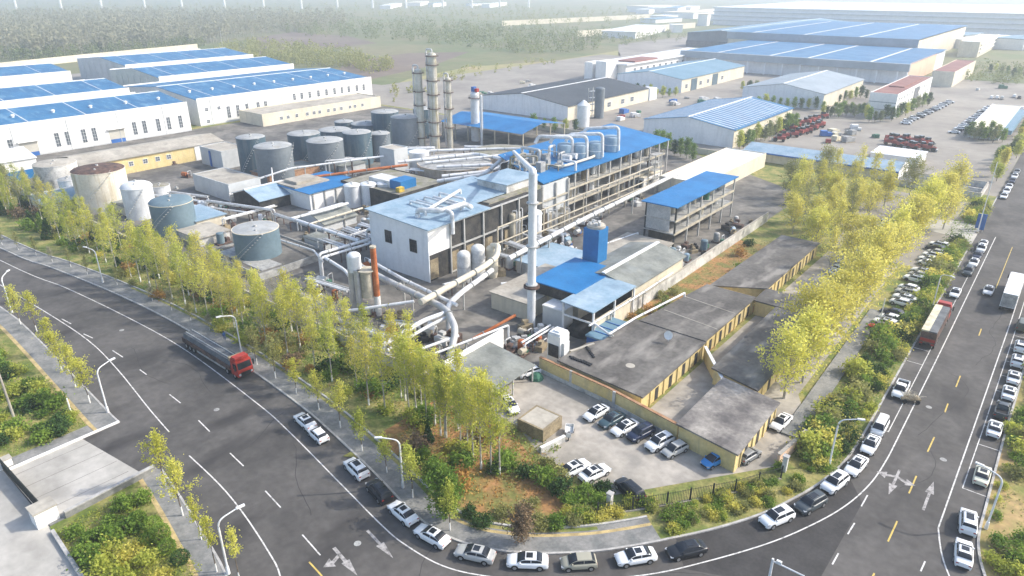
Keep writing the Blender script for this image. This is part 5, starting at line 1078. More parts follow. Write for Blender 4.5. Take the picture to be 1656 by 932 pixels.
def car_meshes(k):
    d = CARS[k]; st = d['st']; out = {}
    mb = MB(); n = 13; rows = []
    for x, zt, hw in st:
        end = 1 if (x == st[0][0] or x == st[-1][0]) else 0
        h = [(hw * .92, .26 + .12 * end), (hw * .985, .36 + .08 * end), (hw, .55), (hw * .985, zt - .14 * (1 - .4 * end)), (hw * .93, zt - .05), (hw * .74, zt), (0, zt + .02)]
        rows.append([(x, -y, z) for y, z in h] + [(x, y, z) for y, z in h[:-1][::-1]])
    v = [p for r in rows for p in r]; f = []
    for i in range(len(rows) - 1):
        for j in range(n - 1): f.append((i * n + j, i * n + j + 1, (i + 1) * n + j + 1, (i + 1) * n + j)[::-1])
        f.append((i * n + n - 1, i * n, (i + 1) * n, (i + 1) * n + n - 1)[::-1])
    f.append(tuple(range(n))); f.append(tuple(range((len(rows) - 1) * n, len(rows) * n))[::-1])
    mb.add(v, f)
    xr, zr, xf, zf, tr, tf, zt = d['cab']; wb_, wt = d['w'] * .87, d['w'] * .70
    def ht(x):
        zb = zr + (zf - zr) * (x - xr) / (xf - xr) - .04
        if x < tr: q = math.sin(math.pi / 2 * (x - xr) / (tr - xr)) ** .95
        elif x > tf: q = math.sin(math.pi / 2 * max(0, xf - x) / (xf - tf)) ** 1.0
        else: q = 1 + .02 * math.sin(math.pi * (x - tr) / (tf - tr))
        return zb, (zt - zb) * q
    def sv(x, t):
        zb, h = ht(x); sg = 1 if t < .5 else -1; u = t if t < .5 else 1 - t
        b_ = wb_ * (1 - .06 * max(0, (tr - x) / (tr - xr)))
        w_ = wt + (b_ - wt) * (1 - min(1, h / (zt - zb)))
        if u < .3: v = u / .3; y, z = b_ + (w_ - b_) * (v ** 1.15), .80 * v
        elif u < .4: v = (u - .3) / .1; y, z = w_ * (1 - .16 * v * v), .80 + .16 * math.sin(v * math.pi / 2)
        else: v = (u - .4) / .1; y, z = w_ * .84 * (1 - v), .96 + .04 * math.sin(v * math.pi / 2)
        return Vector((x, sg * y, zb + h * z))
    xs = [xr + (tr - xr) * i / 6 for i in range(6)] + [tr + (tf - tr) * i / 4 for i in range(4)] + [tf + (xf - tf) * i / 7 for i in range(8)]
    ts = [0, .1, .2, .3, .333, .366, .4, .45, .5, .55, .6, .634, .667, .7, .8, .9, 1]; nt = len(ts)
    mb.add([sv(x, t) for x in xs for t in ts], [(i * nt + j, i * nt + j + 1, (i + 1) * nt + j + 1, (i + 1) * nt + j)[::-1] for i in range(len(xs) - 1) for j in range(nt - 1)])
    for sx in (-d['wb'], d['wb']):                 # dark wheel arches and sills
        for sy in (-1, 1):
            y = sy * (d['w'] + .006); c = [(sx + (d['r'] + .075) * math.cos(math.pi * i / 10), y, d['r'] + (d['r'] + .075) * math.sin(math.pi * i / 10)) for i in range(11)]
            mb.mi(1).add(c, [tuple(range(11))[::sy]])
    for sy in (-1, 1): mb.box(-d['wb'] + .4, d['wb'] - .4, sy * d['w'] * .97 - .02, sy * d['w'] * .97 + .02, .24, .36)
    mb.mi(0)
    if k == 'pickup':
        mb.mi(1).box(-2.45, -.8, -.76, .76, .99, 1.004); mb.mi(0)
        for a in ((-2.52, -.72, -.86, -.77), (-2.52, -.72, .77, .86), (-2.56, -2.47, -.86, .86)): mb.box(*a, .97, 1.28)
    out['body'] = (mb, [None, 'black_trim'])
    def glass(x0, x1, t0, t1, n=5, m=5):
        g = MB(); V = []
        for i in range(n + 1):
            for j in range(m + 1):
                x, t = x0 + (x1 - x0) * i / n, t0 + (t1 - t0) * j / m; p = sv(x, t); nn = (sv(x + .01, t) - sv(x - .01, t)).cross(sv(x, t + .004) - sv(x, t - .004)).normalized()
                if nn.dot(p - Vector((0, 0, zr - .3))) < 0: nn = -nn
                V.append(p + nn * .014)
        g.add(V, [(i * (m + 1) + j, i * (m + 1) + j + 1, (i + 1) * (m + 1) + j + 1, (i + 1) * (m + 1) + j)[::-1] for i in range(n) for j in range(m)]); return g
    out['windscreen'] = (glass(tf + .06, xf - .10, .325, .675, 5, 8), ['glass'])
    out['rear_window'] = (glass(xr + .10 + .12 * (tr - xr), tr - .03, .325, .675, 4, 8), ['glass'])
    x0, x1 = xr + .34 * (tr - xr), xf - .30 * (xf - tf); xm_ = x0 + (x1 - x0) * .47
    for nm, x_a, x_b, ta, tb in (('side_window', x0, xm_ - .04, .07, .27), ('side_window#1', xm_ + .04, x1, .07, .27), ('side_window#2', x0, xm_ - .04, .73, .93), ('side_window#3', xm_ + .04, x1, .73, .93)): out[nm] = (glass(x_a, x_b, ta, tb, 4, 2), ['glass'])
    mx = (tr + tf) / 2
    if d['sky']: g = MB(); g.box(mx - .2, tf - .06, -wt * .6, wt * .6, zt - .02, zt + .03); out['sunroof'] = (g, ['glass'])
    hx, zh, hw = st[-2]; rx, zr_, rw = st[1]
    for i, s in enumerate((1, -1)):
        g = MB(); g.obox((hx - .05, s * (hw - .12)), .34, .26, zh - .17, zh - .035, s * -.35); out['headlight' + '#%d' % i] = (g, ['lamp_glass'])
        g = MB(); g.box(rx - .03, rx + .14, s * (rw - .2) - .14, s * (rw - .2) + .14, zr_ - .22, zr_ - .07); out['tail_light' + '#%d' % i] = (g, ['tail_red'])
        g = MB(); g.box(xf - .52, xf - .36, s * d['w'] * .93 - .1, s * d['w'] * .93 + .1, zf + .02, zf + .15); out['mirror' + '#%d' % i] = (g, [None])
    g = MB(); g.box(st[-1][0] - .06, st[-1][0] + .035, -.5, .5, .34, .55); out['grille'] = (g, ['black_trim'])
    g = MB(); g.box(st[0][0] - .03, st[0][0] + .1, -.6, .6, .28, .45); out['rear_bumper'] = (g, ['black_trim'])
    # wheel: tyre and rim about its own centre
    def disc(mb, x, y, z, r0, r1, t, n=16):
        a = [(x + r0 * math.cos(2 * math.pi * i / n), y - t, z + r0 * math.sin(2 * math.pi * i / n)) for i in range(n)]; b = [(p[0], y + t, p[2]) for p in a]
        mb.add(a + b, [(i, (i + 1) % n, n + (i + 1) % n, n + i) for i in range(n)] + [tuple(range(n)), tuple(range(n, 2 * n))[::-1]])
    g = MB(); disc(g, 0, 0, 0, d['r'], 0, .115); out['wheel'] = (g, ['tyre'])
    g = MB(); disc(g, 0, 0, 0, d['r'] * .66, 0, .128, 12); out['rim'] = (g, ['rim'])
    return out, d
PROTO = {}
def proto(k):
    if k in PROTO: return PROTO[k]
    parts, d = car_meshes(k); P = {}
    for nm, (mb, ms) in parts.items():
        o = mb.build(nm.split('#')[0], [m or 'car_white' for m in ms], smooth=True, ang=48); P[nm] = (o.data, ms); bpy.data.objects.remove(o)
    g = MB()
    for x in (-d['wb'], d['wb']):      # dark wheel arches are part of the body
        pass
    PROTO[k] = (P, d); return PROTO[k]
FARM = {}
def place_car(k, colour, X, Y, head, label, group=None, z=.0, far=False, name='parked_car', cat='car'):
    P, d = proto(k)
    if far:
        key = (k, colour)
        if key not in FARM:
            mb = MB(); mats = ['car_' + colour, 'glass', 'tyre', 'lamp_glass', 'tail_red', 'black_trim', 'rim']
            idx = {None: 0, 'glass': 1, 'tyre': 2, 'lamp_glass': 3, 'tail_red': 4, 'black_trim': 5, 'rim': 6}
            parts, _ = car_meshes(k)
            for nm, (m, ms) in parts.items():
                b = nm.split('#')[0]
                if b in ('wheel', 'rim'):
                    if b == 'rim': continue
                    for sx in (-1, 1):
                        for sy in (-1, 1): mb.mi(2).add([(x + sx * d['wb'], y + sy * (d['w'] - .1), z_ + d['r']) for x, y, z_ in m.v], m.f)
                else:
                    for fc, kk in zip(m.f, m.m): mb.mi(idx[ms[kk]]).add([m.v[i] for i in fc], [tuple(range(len(fc)))])
            o = mb.build('car', mats); FARM[key] = o.data; bpy.data.objects.remove(o)
        o = bpy.data.objects.new(name, FARM[key]); col.objects.link(o); o.location = (X, Y, z); o.rotation_euler = (0, 0, head)
        return tag(o, label, cat, group)
    T = Thing(name, label, cat, (X, Y, z), group, head); T.loc = (0, 0, 0)
    for nm, (me, ms) in P.items():
        b = nm.split('#')[0]
        if b in ('wheel', 'rim'): continue
        o = T.inst(b, me, 0, 0, 0)
        if None in ms: s = o.material_slots[ms.index(None)]; s.link = 'OBJECT'; s.material = M['car_' + colour]
    for sx in (-1, 1):
        for sy in (-1, 1):
            w = T.inst('wheel', P['wheel'][0], sx * d['wb'], sy * (d['w'] - .1), d['r'])
            T.inst('rim', P['rim'][0], 0, 0, 0, parent=w)
    return T
def kerb_head(X, Y):
    i = min(range(1, len(RC) - 1), key=lambda i: (RC[i][0] - X) ** 2 + (RC[i][1] - Y) ** 2)
    return math.atan2(RC[i - 1][1] - RC[i + 1][1], RC[i - 1][0] - RC[i + 1][0])
KG = 'cars parked along the kerb of the curving road'
for k, c, px, py, lb in [
    ('sedan', 'white', 493, 680, 'white saloon farthest left of the kerb cars, behind the red tank lorry'),
    ('hatch', 'white', 514, 702, 'white hatchback touching the farthest left white saloon'),
    ('suv', 'white', 576, 757, 'white hardtop SUV with dark window band beside the kerb lamp'),
    ('suv', 'black', 613, 793, 'black SUV between two white cars on the bend'),
    ('sedan', 'white', 651, 828, 'white saloon directly behind the black SUV, sunroof open'),
    ('sedan', 'white', 698, 865, 'white saloon next to the round green kerb tree'),
    ('sedan', 'silver', 768, 894, 'silver grey saloon at the bottom of the bend'),
    ('sedan', 'white', 853, 906, 'white saloon below the bare brown street tree'),
    ('hatch', 'beige', 936, 908, 'beige green car with big dark glass roof'),
    ('sedan', 'white', 1028, 899, 'white saloon just behind the shiny black one'),
    ('sedan', 'black', 1110, 888, 'shiny black saloon alone at the end of the pavement'),
    ('suv', 'white', 1256, 836, 'white SUV first up the slope past the black saloon'),
    ('suv', 'slate', 1311, 813, 'dark grey van-like SUV with pale pillars on the bend'),
    ('suv', 'white', 1350, 780, 'white SUV right behind the dark grey one'),
    ('sedan', 'white', 1385, 752, 'white car with plain roof, fourth above the black saloon'),
    ('sedan', 'white', 1408, 718, 'white saloon with sunroof by the shrub strip lamp')]:
    X, Y = gp(px, py, .7)
    place_car(k, c, X, Y, kerb_head(X, Y), lb, KG)
RG = 'cars parked along the straight road, works side'
for k, c, px, py, lb in [('van', 'white', 1423, 690, 'white van parked below the pickup with the brown load'),
    ('sedan', 'white', 1545, 473, 'pale silver white car just beyond the red tipper lorry'),
    ('suv', 'slate', 1566, 438, 'dark grey car with white cars behind and before it, works side'),
    ('sedan', 'white', 1575, 424, 'white car right behind the dark grey one, works side'),
    ('sedan', 'navy', 1581, 412, 'navy blue car among white ones near the blue signs'),
    ('suv', 'white', 1587, 402, 'second white car from the works entrance'),
    ('sedan', 'white', 1590, 394, 'white car nearest the works entrance and blue signs')]:
    X, Y = gp(px, py, .7); place_car(k, c, max(X, -10.9), Y, -math.pi / 2, lb, RG)
for i, (px, py, c) in enumerate([(1633, 318, 'white'), (1638, 310, 'white'), (1643, 303, 'white'), (1648, 293, 'navy'), (1652, 286, 'white'), (1656, 279, 'grey')]):
    X, Y = gp(px, py, .7); place_car('sedan', c, -10.6, Y, -math.pi / 2, ['white car first past the entrance drive', 'white car second past the entrance drive', 'white car third past the entrance drive', 'navy car fourth past the entrance drive', 'white car behind the navy one past the entrance', 'grey car farthest along the works kerb'][i], RG, far=True)
OG = 'cars parked in the bays on the far side of the road'
for k, c, px, py, lb in [('sedan', 'white', 1559, 893, 'white saloon with long dark rear window, closest at lower right'),
    ('suv', 'white', 1566, 843, 'white SUV just ahead of the closest lower right saloon'),
    ('sedan', 'cream', 1589, 767, 'cream saloon alone at the end of the marked bays'),
    ('sedan', 'white', 1609, 692, 'white saloon behind the dark grey pickup'),
    ('pickup', 'slate', 1621, 662, 'dark grey pickup with open bed in the roadside bays'),
    ('sedan', 'white', 1632, 634, 'white saloon with double rear window lines ahead of the pickup'),
    ('sedan', 'white', 1640, 609, 'white saloon two ahead of the dark pickup'),
    ('suv', 'white', 1646, 583, 'white car three ahead of the dark pickup'),
    ('suv', 'white', 1651, 560, 'white car with blue rear glass at the right picture edge'),
    ('van', 'olive', 1653, 526, 'dull grey green van beyond the white cars at the right edge')]:
    X, Y = gp(px, py, .7); place_car(k, c, X, Y, math.pi / 2 + (.0 if Y > 85 else .12), lb, OG)
place_car('sedan', 'white', *gp(1599, 469, .7), -math.pi / 2, 'white saloon driving towards the viewer in the empty lane', None, name='moving_car')
# parking lot behind the iron fence
LG = 'cars in the concrete parking lot'
for k, c, px, py, a, lb in [('sedan', 'white', 964, 668, -100, 'white saloon at the left end of the row against the yellow wall'),
    ('sedan', 'teal', 989, 679, -101, 'dark teal saloon between two white cars at the yellow wall'),
    ('sedan', 'white', 1010, 692, -104, 'white saloon left of the dark blue SUV at the yellow wall'),
    ('suv', 'navy', 1036, 701, -105, 'dark navy SUV in the row against the yellow wall'),
    ('suv', 'white', 1066, 716, -105, 'white SUV with black roof bars right of the navy one'),
    ('hatch', 'silver', 1091, 727, -107, 'pale silver hatchback at the right end of the wall row'),
    ('hatch', 'blue', 1155, 744, -108, 'bright blue small car at the corner of the blotched roof block'),
    ('hatch', 'grey', 1211, 736, 76, 'grey hatchback at the wall end of the right yellow block'),
    ('sedan', 'white', 1263, 683, -96, 'white saloon with dark glass beside the sloping path'),
    ('sedan', 'white', 930, 757, 75, 'white saloon half hidden by the bushes, left of the pair'),
    ('sedan', 'white', 962, 765, 74, 'white saloon with two roof windows, right of the bush pair'),
    ('suv', 'black', 1018, 792, 160, 'black SUV with silver roof rails behind the iron fence'),
    ('sedan', 'white', 825, 655, -30, 'white saloon under the edge of the lime green trees'),
    ('hatch', 'white', 855, 602, -112, 'white car half under the grey lean-to roof')]:
    X, Y = gp(px, py, .7); place_car(k, c, X, Y, rad(a), lb, LG, z=.13)
place_car('suv', 'olive', *gp(1327, 494, .7), rad(15), 'dark green car alone on the car lane beside yellow-green trees', None, z=.13)
# the car park under the yellow-green trees: three files of cars
PG = 'cars in the tree shaded car park'
WH = ['white', 'white', 'silver', 'white', 'black', 'white', 'grey', 'white', 'navy', 'white']
def lot_label(c, where): return f'{c} car parked {where}'
n = 0
for i in range(17):
    Y = 153.5 + i * 2.75; X = gp(1385, 408)[0] - .5
    place_car(['sedan', 'suv', 'hatch'][i % 3], ['white', 'white', 'silver', 'white', 'white', 'grey', 'white', 'white', 'black', 'white', 'silver', 'white', 'white', 'navy', 'white', 'white', 'white'][i], -31.6 + R.uniform(-.3, .3), Y, rad(-18 + R.uniform(-3, 3)), 'car in the slanting file along the lane through the yellow-green trees' if i > 1 else ['white saloon foremost in the slanting file by the car lane', 'white SUV second in the slanting file by the car lane'][i], PG, z=.13, far=i > 6)
for i in range(20):
    Y = 131 + i * 3.0
    if i in (4, 9, 13): continue
    place_car(['sedan', 'hatch', 'suv'][(i * 2) % 3], ['red', 'white', 'white', 'navy', 'navy', 'white', 'white', 'silver', 'white', 'white', 'white', 'silver', 'white', 'grey', 'white', 'white', 'white', 'silver', 'black', 'white'][i], -17.8 + R.uniform(-.3, .3), Y, rad(172 + R.uniform(-4, 4)), 'orange red car in the file between the trees and the roadside shrubs' if i == 0 else 'car in the file between yellow-green trees and roadside shrubs', PG, z=.13, far=i > 8)
# office car park to the north
NG = 'cars in the office car park'
for i in range(14):
    t = i / 13; X, Y = gp(1463 + 72 * t, 201 - 34 * t)
    place_car(['sedan', 'suv'][i % 2], WH[i % 10], X + R.uniform(-.6, .6), Y, rad(10), 'car in the row in front of the red roofed office', NG, far=True)
for i in range(15):
    t = i / 14; X, Y = gp(1543 + 54 * t, 216 - 40 * t)
    place_car(['sedan', 'hatch', 'suv'][i % 3], WH[(i * 3 + 1) % 10], X + R.uniform(-.4, .4), Y, rad(190), 'car in the row beside the beige roofed gatehouse', NG, far=True)
for i, (px, py) in enumerate([(1603, 160), (1612, 160), (1620, 161), (1640, 158), (1648, 160), (1652, 178)]):
    X, Y = gp(px, py); place_car('van', WH[i], X, Y, rad(90), 'light van parked beyond the gatehouse', NG, far=True)
# red farm machines
TG = 'red machines parked in the yard by the blue barn'
def machine(X, Y, a, lb):
    T = Thing('farm_machine', lb, 'machine', (X, Y, 0.02), TG, a); T.loc = (0, 0, 0)
    mb = MB(); mb.box(-2.2, 1.0, -.9, .9, .9, 2.2); mb.box(1.0, 2.4, -.5, .5, .9, 1.6); T.part('body', mb, 'machine_red')
    mb = MB(); mb.box(-.6, .9, -.8, .8, 2.2, 3.1); T.part('cab', mb, 'glass')
    mb = MB(); mb.box(2.3, 3.0, -1.5, 1.5, .3, 1.0); T.part('header', mb, 'grey_kit')
    for x, r in ((-1.5, .6), (1.5, .85)):
        for s in (-1, 1):
            mb = MB(); mb.tube([(x, s * .95, r), (x, s * 1.35, r)], r, 12); T.part('wheel', mb, 'tyre')
for i in range(18):
    t = i % 9; r_ = i // 9
    X, Y = gp(1262 + t * 8.2 + R.uniform(-4, 4), 229 - t * 3.0 - r_ * 13 + R.uniform(-2, 2)); machine(X, Y, rad(200 + R.uniform(-40, 40)), 'red machine in the block beside the ribbed blue roof')
for i in range(14):
    t = i % 7; r_ = i // 7
    X, Y = gp(1438 + t * 10 + R.uniform(-4, 4), 236 + t * 1.4 - r_ * 10 + R.uniform(-2, 2)); machine(X, Y, rad(20 + R.uniform(-60, 60)), 'red machine in the block behind the white flat roofed shed')
# lorries
def lorry(label, X, Y, a, L_, cabcol, kind):
    T = Thing('lorry', label, 'lorry', (X, Y, 0), None, a); T.loc = (0, 0, 0)
    f = L_ / 2; w = 1.25
    mb = MB(); mb.add([(f - 2.1, -w, .7), (f - .1, -w, .6), (f, -w, 1.5), (f - .35, -w * .94, 2.9), (f - 2.1, -w * .94, 3.05), (f - 2.1, w, .7), (f - .1, w, .6), (f, w, 1.5), (f - .35, w * .94, 2.9), (f - 2.1, w * .94, 3.05)],
                      [(0, 1, 2, 3, 4), (9, 8, 7, 6, 5), (1, 6, 7, 2), (2, 7, 8, 3), (3, 8, 9, 4), (4, 9, 5, 0), (0, 5, 6, 1)]); c = T.part('cab', mb, cabcol)
    mb = MB(); quad_on(mb, [(f, -w, 1.5), (f, w, 1.5), (f - .35, w * .94, 2.9), (f - .35, -w * .94, 2.9)], .06, .94, .15, .8, .02); T.part('windscreen', mb, 'glass', parent=c)
    for s in (-1, 1):
        mb = MB(); mb.box(f - 1.3, f - .3, s * w - .015, s * w + .015, 1.65, 2.5); T.part('side_window', mb, 'glass', parent=c)
        mb = MB(); mb.box(f - .3, f - .15, s * 1.5 - .1, s * 1.5 + .1, 1.7, 2.5); T.part('mirror', mb, 'black_trim', parent=c)
        mb = MB(); mb.box(f - .12, f + .04, s * .9 - .2, s * .9 + .2, .8, 1.05); T.part('headlight', mb, 'lamp_glass', parent=c)
    mb = MB(); mb.box(f - .14, f + .06, -.8, .8, .55, 1.2); T.part('grille', mb, 'black_trim', parent=c)
    mb = MB(); mb.box(f - 1.9, f - .6, -1.05, 1.05, 3.02, 3.35); T.part('roof_fairing', mb, cabcol, parent=c)
    mb = MB(); mb.box(-f, f - .4, -.5, .5, .75, 1.05); T.part('chassis', mb, 'black_trim')
    b0, b1 = -f, f - 2.5
    if kind == 'flat':
        mb = MB(); mb.box(b0, b1, -w, w, 1.05, 1.35); T.part('bed', mb, 'truck_red')
        mb = MB(); mb.add([(b0 + .1, -w * .98, 1.35), (b0 + .1, w * .98, 1.35), (b0 + .1, w * .7, 2.35), (b0 + .1, -w * .7, 2.35), (b1 - .1, -w * .98, 1.35), (b1 - .1, w * .98, 1.35), (b1 - .1, w * .7, 2.35), (b1 - .1, -w * .7, 2.35)], [(0, 1, 2, 3)[::-1], (4, 5, 6, 7), (0, 4, 7, 3), (1, 2, 6, 5), (3, 7, 6, 2)]); T.part('tarpaulin', mb, 'tarp')
        for s in (-1, 1):
            mb = MB(); mb.box(b0, b1, s * w - .04, s * w + .05, 1.0, 1.75); T.part('side_board', mb, 'dark_rust')
        mb = MB()
        for s in (-1, 1): mb.tube([(b0 + .2, s * .5, 2.42), (b1 - .2, s * .5, 2.42)], .07, 5)
        T.part('rail', mb, 'galvanised')
        mb = MB(); mb.box(b1 - .6, b1 - .1, -1.0, 1.0, 2.35, 2.9); T.part('headboard', mb, 'brown_kit')
    if kind == 'tip':
        mb = MB(); mb.box(b0, b1, -w, w, 1.05, 2.9); bd = T.part('tipper_body', mb, 'dark_rust')
        mb = MB(); mb.box(b0 + .1, b1 - .1, -w + .1, .1, 2.904, 3.1); T.part('tarpaulin', mb, 'tarp')
        mb = MB(); mb.box(b0 + .1, b1 - .1, .1, w + .06, 2.904, 3.14); mb.box(b0 + .1, b1 - .1, w + .004, w + .06, 1.9, 2.9); T.part('cream_tarpaulin', mb, 'cream_tarp')
        mb = MB(); mb.box(b0 - .06, b0 - .003, -w + .1, w - .1, 1.3, 1.8); T.part('tailgate', mb, 'truck_red')
        for s in (-1, 1): mb = MB(); mb.box(b0 - .1, b0 - .004, s * .9 - .25, s * .9 + .25, .8, 1.05); T.part('tail_light', mb, 'tail_red')
    if kind == 'box':
        mb = MB(); mb.box(b0, b1, -w, w, 1.05, 3.9); T.part('box_body', mb, 'white_metal')
        mb = MB(); mb.box(b0 - .05, b0 - .003, -w + .1, w - .1, 1.2, 3.8); T.part('rear_door', mb, 'grey_kit')
        mb = MB()
        for i in range(6): x = b0 + (b1 - b0) * (i + .5) / 6; mb.box(x - .05, x + .05, -w, w, 3.904, 3.95)
        T.part('roof_rib', mb, 'galvanised')
    xs = [f - 1.3, b0 + 1.0, b0 + 2.3, b0 + 3.6] + ([f - 3.6] if L_ > 11 else [])
    g = MB(); g.tube([(0, -.16, 0), (0, .16, 0)], .5, 16)
    o = g.build('wheel', 'tyre', smooth=True); me = o.data; bpy.data.objects.remove(o)
    g = MB(); g.tube([(0, -.175, 0), (0, .175, 0)], .27, 10); o = g.build('rim', 'rim', smooth=True); me2 = o.data; bpy.data.objects.remove(o)
    for x in xs:
        for s in (-1, 1): wh = T.inst('wheel', me, x, s * 1.06, .5); T.inst('rim', me2, 0, 0, 0, parent=wh)
    for s in (-1, 1):
        mb = MB(); mb.box(b0 + 4.6, f - 3.2 - (1.2 if L_ > 11 else 0), s * 1.1 - .06, s * 1.1 + .06, .5, 1.0); T.part('side_guard', mb, 'grey_kit')
    return T
T = lorry('long red lorry with grey sheeted load parked on the left road', -103.6, 49.1, rad(-1), 18.2, 'truck_red', 'flat'); T.o.scale = (1, 1.08, 1.15)
T = lorry('red tipper lorry with cream and grey sheets parked on the straight road', -10.3, 137.2, math.pi / 2, 16, 'truck_red', 'tip'); T.o.scale = (1, 1, 1.1)
lorry('white box lorry driving up the straight road at the right edge', -1.0, 163.5, math.pi / 2, 16, 'car_white', 'box')
T = place_car('pickup', 'white', *gp(1456, 630, .7), -math.pi / 2, 'white pickup with an open bed at the kerb beside a heap of branches', None)
T = Thing('brush_cart', 'brown cart piled with brushwood behind the white pickup', 'cart', (*gp(1470, 649), 0), None, .5); T.loc = (0, 0, 0)
mb = MB(); mb.box(-1.4, 1.4, -.7, .7, .55, .75); T.part('deck', mb, 'brown_kit')
for x in (-.9, .9):
    for s in (-1, 1): mb = MB(); mb.tube([(x, s * .72, .35), (x, s * .9, .35)], .35, 12); T.part('wheel', mb, 'tyre')
mb = MB()
for k in range(70): a = R.uniform(0, 6.3); x, y, z = R.uniform(-1.2, 1.2), R.uniform(-.6, .6), R.uniform(.75, 1.4); mb.tube([(x, y, z), (x + math.cos(a) * .8, y + math.sin(a) * .8, z + R.uniform(-.1, .4))], .03, 3)
T.part('brushwood', mb, 'beige_frame')
T = Thing('cargo_tricycle', 'small white and black cargo tricycle by the concrete block', 'tricycle', (*gp(920, 706), .13), None, rad(-60)); T.loc = (0, 0, 0)
mb = MB(); mb.box(-1.5, .1, -.6, .6, .5, .6); mb.box(-1.5, .1, -.62, -.57, .6, 1.0); mb.box(-1.5, .1, .57, .62, .6, 1.0); mb.box(-1.55, -1.5, -.6, .6, .5, 1.0); T.part('cargo_box', mb, 'white_kit')
mb = MB(); mb.box(.2, .7, -.2, .2, .6, .85); T.part('saddle', mb, 'black_trim'); mb = MB(); mb.box(.9, 1.2, -.35, .35, .5, 1.15); T.part('front_shield', mb, 'white_kit')
mb = MB(); mb.tube([(1.1, -.4, 1.2), (1.1, .4, 1.2)], .03, 5); T.part('handlebar', mb, 'black_trim')
for x, y in ((-.9, .62), (-.9, -.62), (1.15, 0)): mb = MB(); mb.tube([(x, y - .06, .28), (x, y + .06, .28)], .28, 14); T.part('wheel', mb, 'tyre')
# street lamps
SG = 'street lamps with a single curved arm'
def lamp(bx, by, tip, label, h=7.7, base=None):
    X, Y = base or gp(bx, by); T = Thing('street_lamp', label, 'street lamp', (X, Y, .1), SG)
    tx, ty = gp(*tip, h); d = Vector((tx - X, ty - Y)); d = d.normalized() * 2.3
    mb = MB(); mb.tube(bend([(X, Y, .1), (X, Y, h - .25), (X + d.x, Y + d.y, h + .25)], .9, 6), .12, 10, r1=.07); T.part('pole', mb, 'white_metal', True)
    mb = MB(); mb.cyl(X, Y, .1, 1.1, .2, .17, 10); T.part('base', mb, 'white_metal', True)
    mb = MB(); mb.obox((X + d.x * 1.1, Y + d.y * 1.1), .9, .28, h + .16, h + .34, math.atan2(d.y, d.x)); T.part('lamp_head', mb, 'white_metal')
for a in [(167, 458, (133, 401), 'street lamp on the works pavement at upper left before the dark pines'), (391, 573, (365, 512), 'street lamp beside the cab of the long red lorry'), (652, 790, (627, 710), 'street lamp beside the black SUV on the bend'),
          (1340, 755, (1383, 680), 'street lamp in the shrubs by the white saloon with sunroof'), (1507, 500, (1545, 452), 'street lamp in the shrubs by the red tipper lorry'),
          (20, 507, (18, 437), 'street lamp at the left edge over the near pavement'), (175, 668, (183, 583), 'street lamp at the end of the near pavement before the driveway'),
          (370, 929, (390, 822), 'street lamp at the bottom edge among thin street trees'), (1594, 856, (1603, 762), 'street lamp behind the two lower right white cars')]:
    lamp(a[0], a[1], a[2], a[3])
T = Thing('signal_mast', 'white mast with long arm at the bottom edge of the crossroads', 'mast', (*gp(1250, 905, 6.5), 0))
X, Y = gp(1250, 905, 6.5); x2, y2 = gp(1300, 936, 6.3)
mb = MB(); mb.tube([(X, Y, 0), (X, Y, 6.6)], .16, 10, r1=.12); T.part('pole', mb, 'white_metal', True)
mb = MB(); mb.tube([(X, Y, 6.3), (x2, y2, 6.6)], .08, 8); T.part('arm', mb, 'white_metal', True)
mb = MB(); mb.obox((X + (x2 - X) * .2, Y + (y2 - Y) * .2), .5, .25, 6.5, 6.75); T.part('camera', mb, 'white_metal')
T = Thing('utility_pole', 'pale concrete utility pole with crossarm in the left garden', 'pole', (*gp(27, 688), .1)); X, Y = gp(27, 688); h = gz(27, 688, 566)
mb = MB(); mb.tube([(X, Y, 0), (X, Y, h)], .19, 10, r1=.12); T.part('shaft', mb, 'slab', True); mb = MB(); mb.obox((X, Y), 2.2, .12, h - .8, h - .66, .6); T.part('crossarm', mb, 'galvanised')
for lb, bx, by, ty in (('tall white flagpole by the works entrance', 1580, 378, 262), ('bare pale post in the roadside shrubs above the tipper', 1419, 535, 483), ('slim light mast standing on the rear hall roof edge', 361, 82, 45)):
    X, Y = gp(bx, by); T = Thing('mast', lb, 'mast', (X, Y, .1)); h = gz(bx, by, ty)
    mb = MB(); mb.tube([(X, Y, .1), (X, Y, h)], .14, 8, r1=.08); T.part('shaft', mb, 'white_metal', True); mb = MB(); mb.cyl(X, Y, .1, .5, .4, n=10); T.part('foot', mb, 'slab', True)
for (bx, by, ty, lb) in ((1579, 372, 346, 'narrow blue sign pylon left of its twin at the works entrance'), (1586, 375, 347, 'narrow blue sign pylon right of its twin at the works entrance')):
    X, Y = gp(bx, by); T = Thing('sign_pylon', lb, 'sign', (X, Y, .1)); h = gz(bx, by, ty)
    mb = MB(); mb.box(X - .5, X + .5, Y - .12, Y + .12, .5, h); T.part('panel', mb, 'blue_paint'); mb = MB(); mb.box(X - .4, X - .25, Y - .1, Y + .1, 0, .5); mb.box(X + .25, X + .4, Y - .1, Y + .1, 0, .5); T.part('leg', mb, 'galvanised')
MG = 'tall white masts in a row beyond the wood'
for i, px in enumerate((27, 100, 165, 235, 295, 364, 427, 488, 546, 603, 657, 716, 763, 808, 855)):
    X, Y = gp(px, 16 - px * .004); T = Thing('far_mast', 'tall tapered white mast in the far row beyond the wood', 'mast', (X, Y, 0), MG)
    mb = MB(); mb.tube([(X, Y, 0), (X, Y, 60)], 2.9, 10, r1=1.5); T.part('shaft', mb, 'white_wall', True)
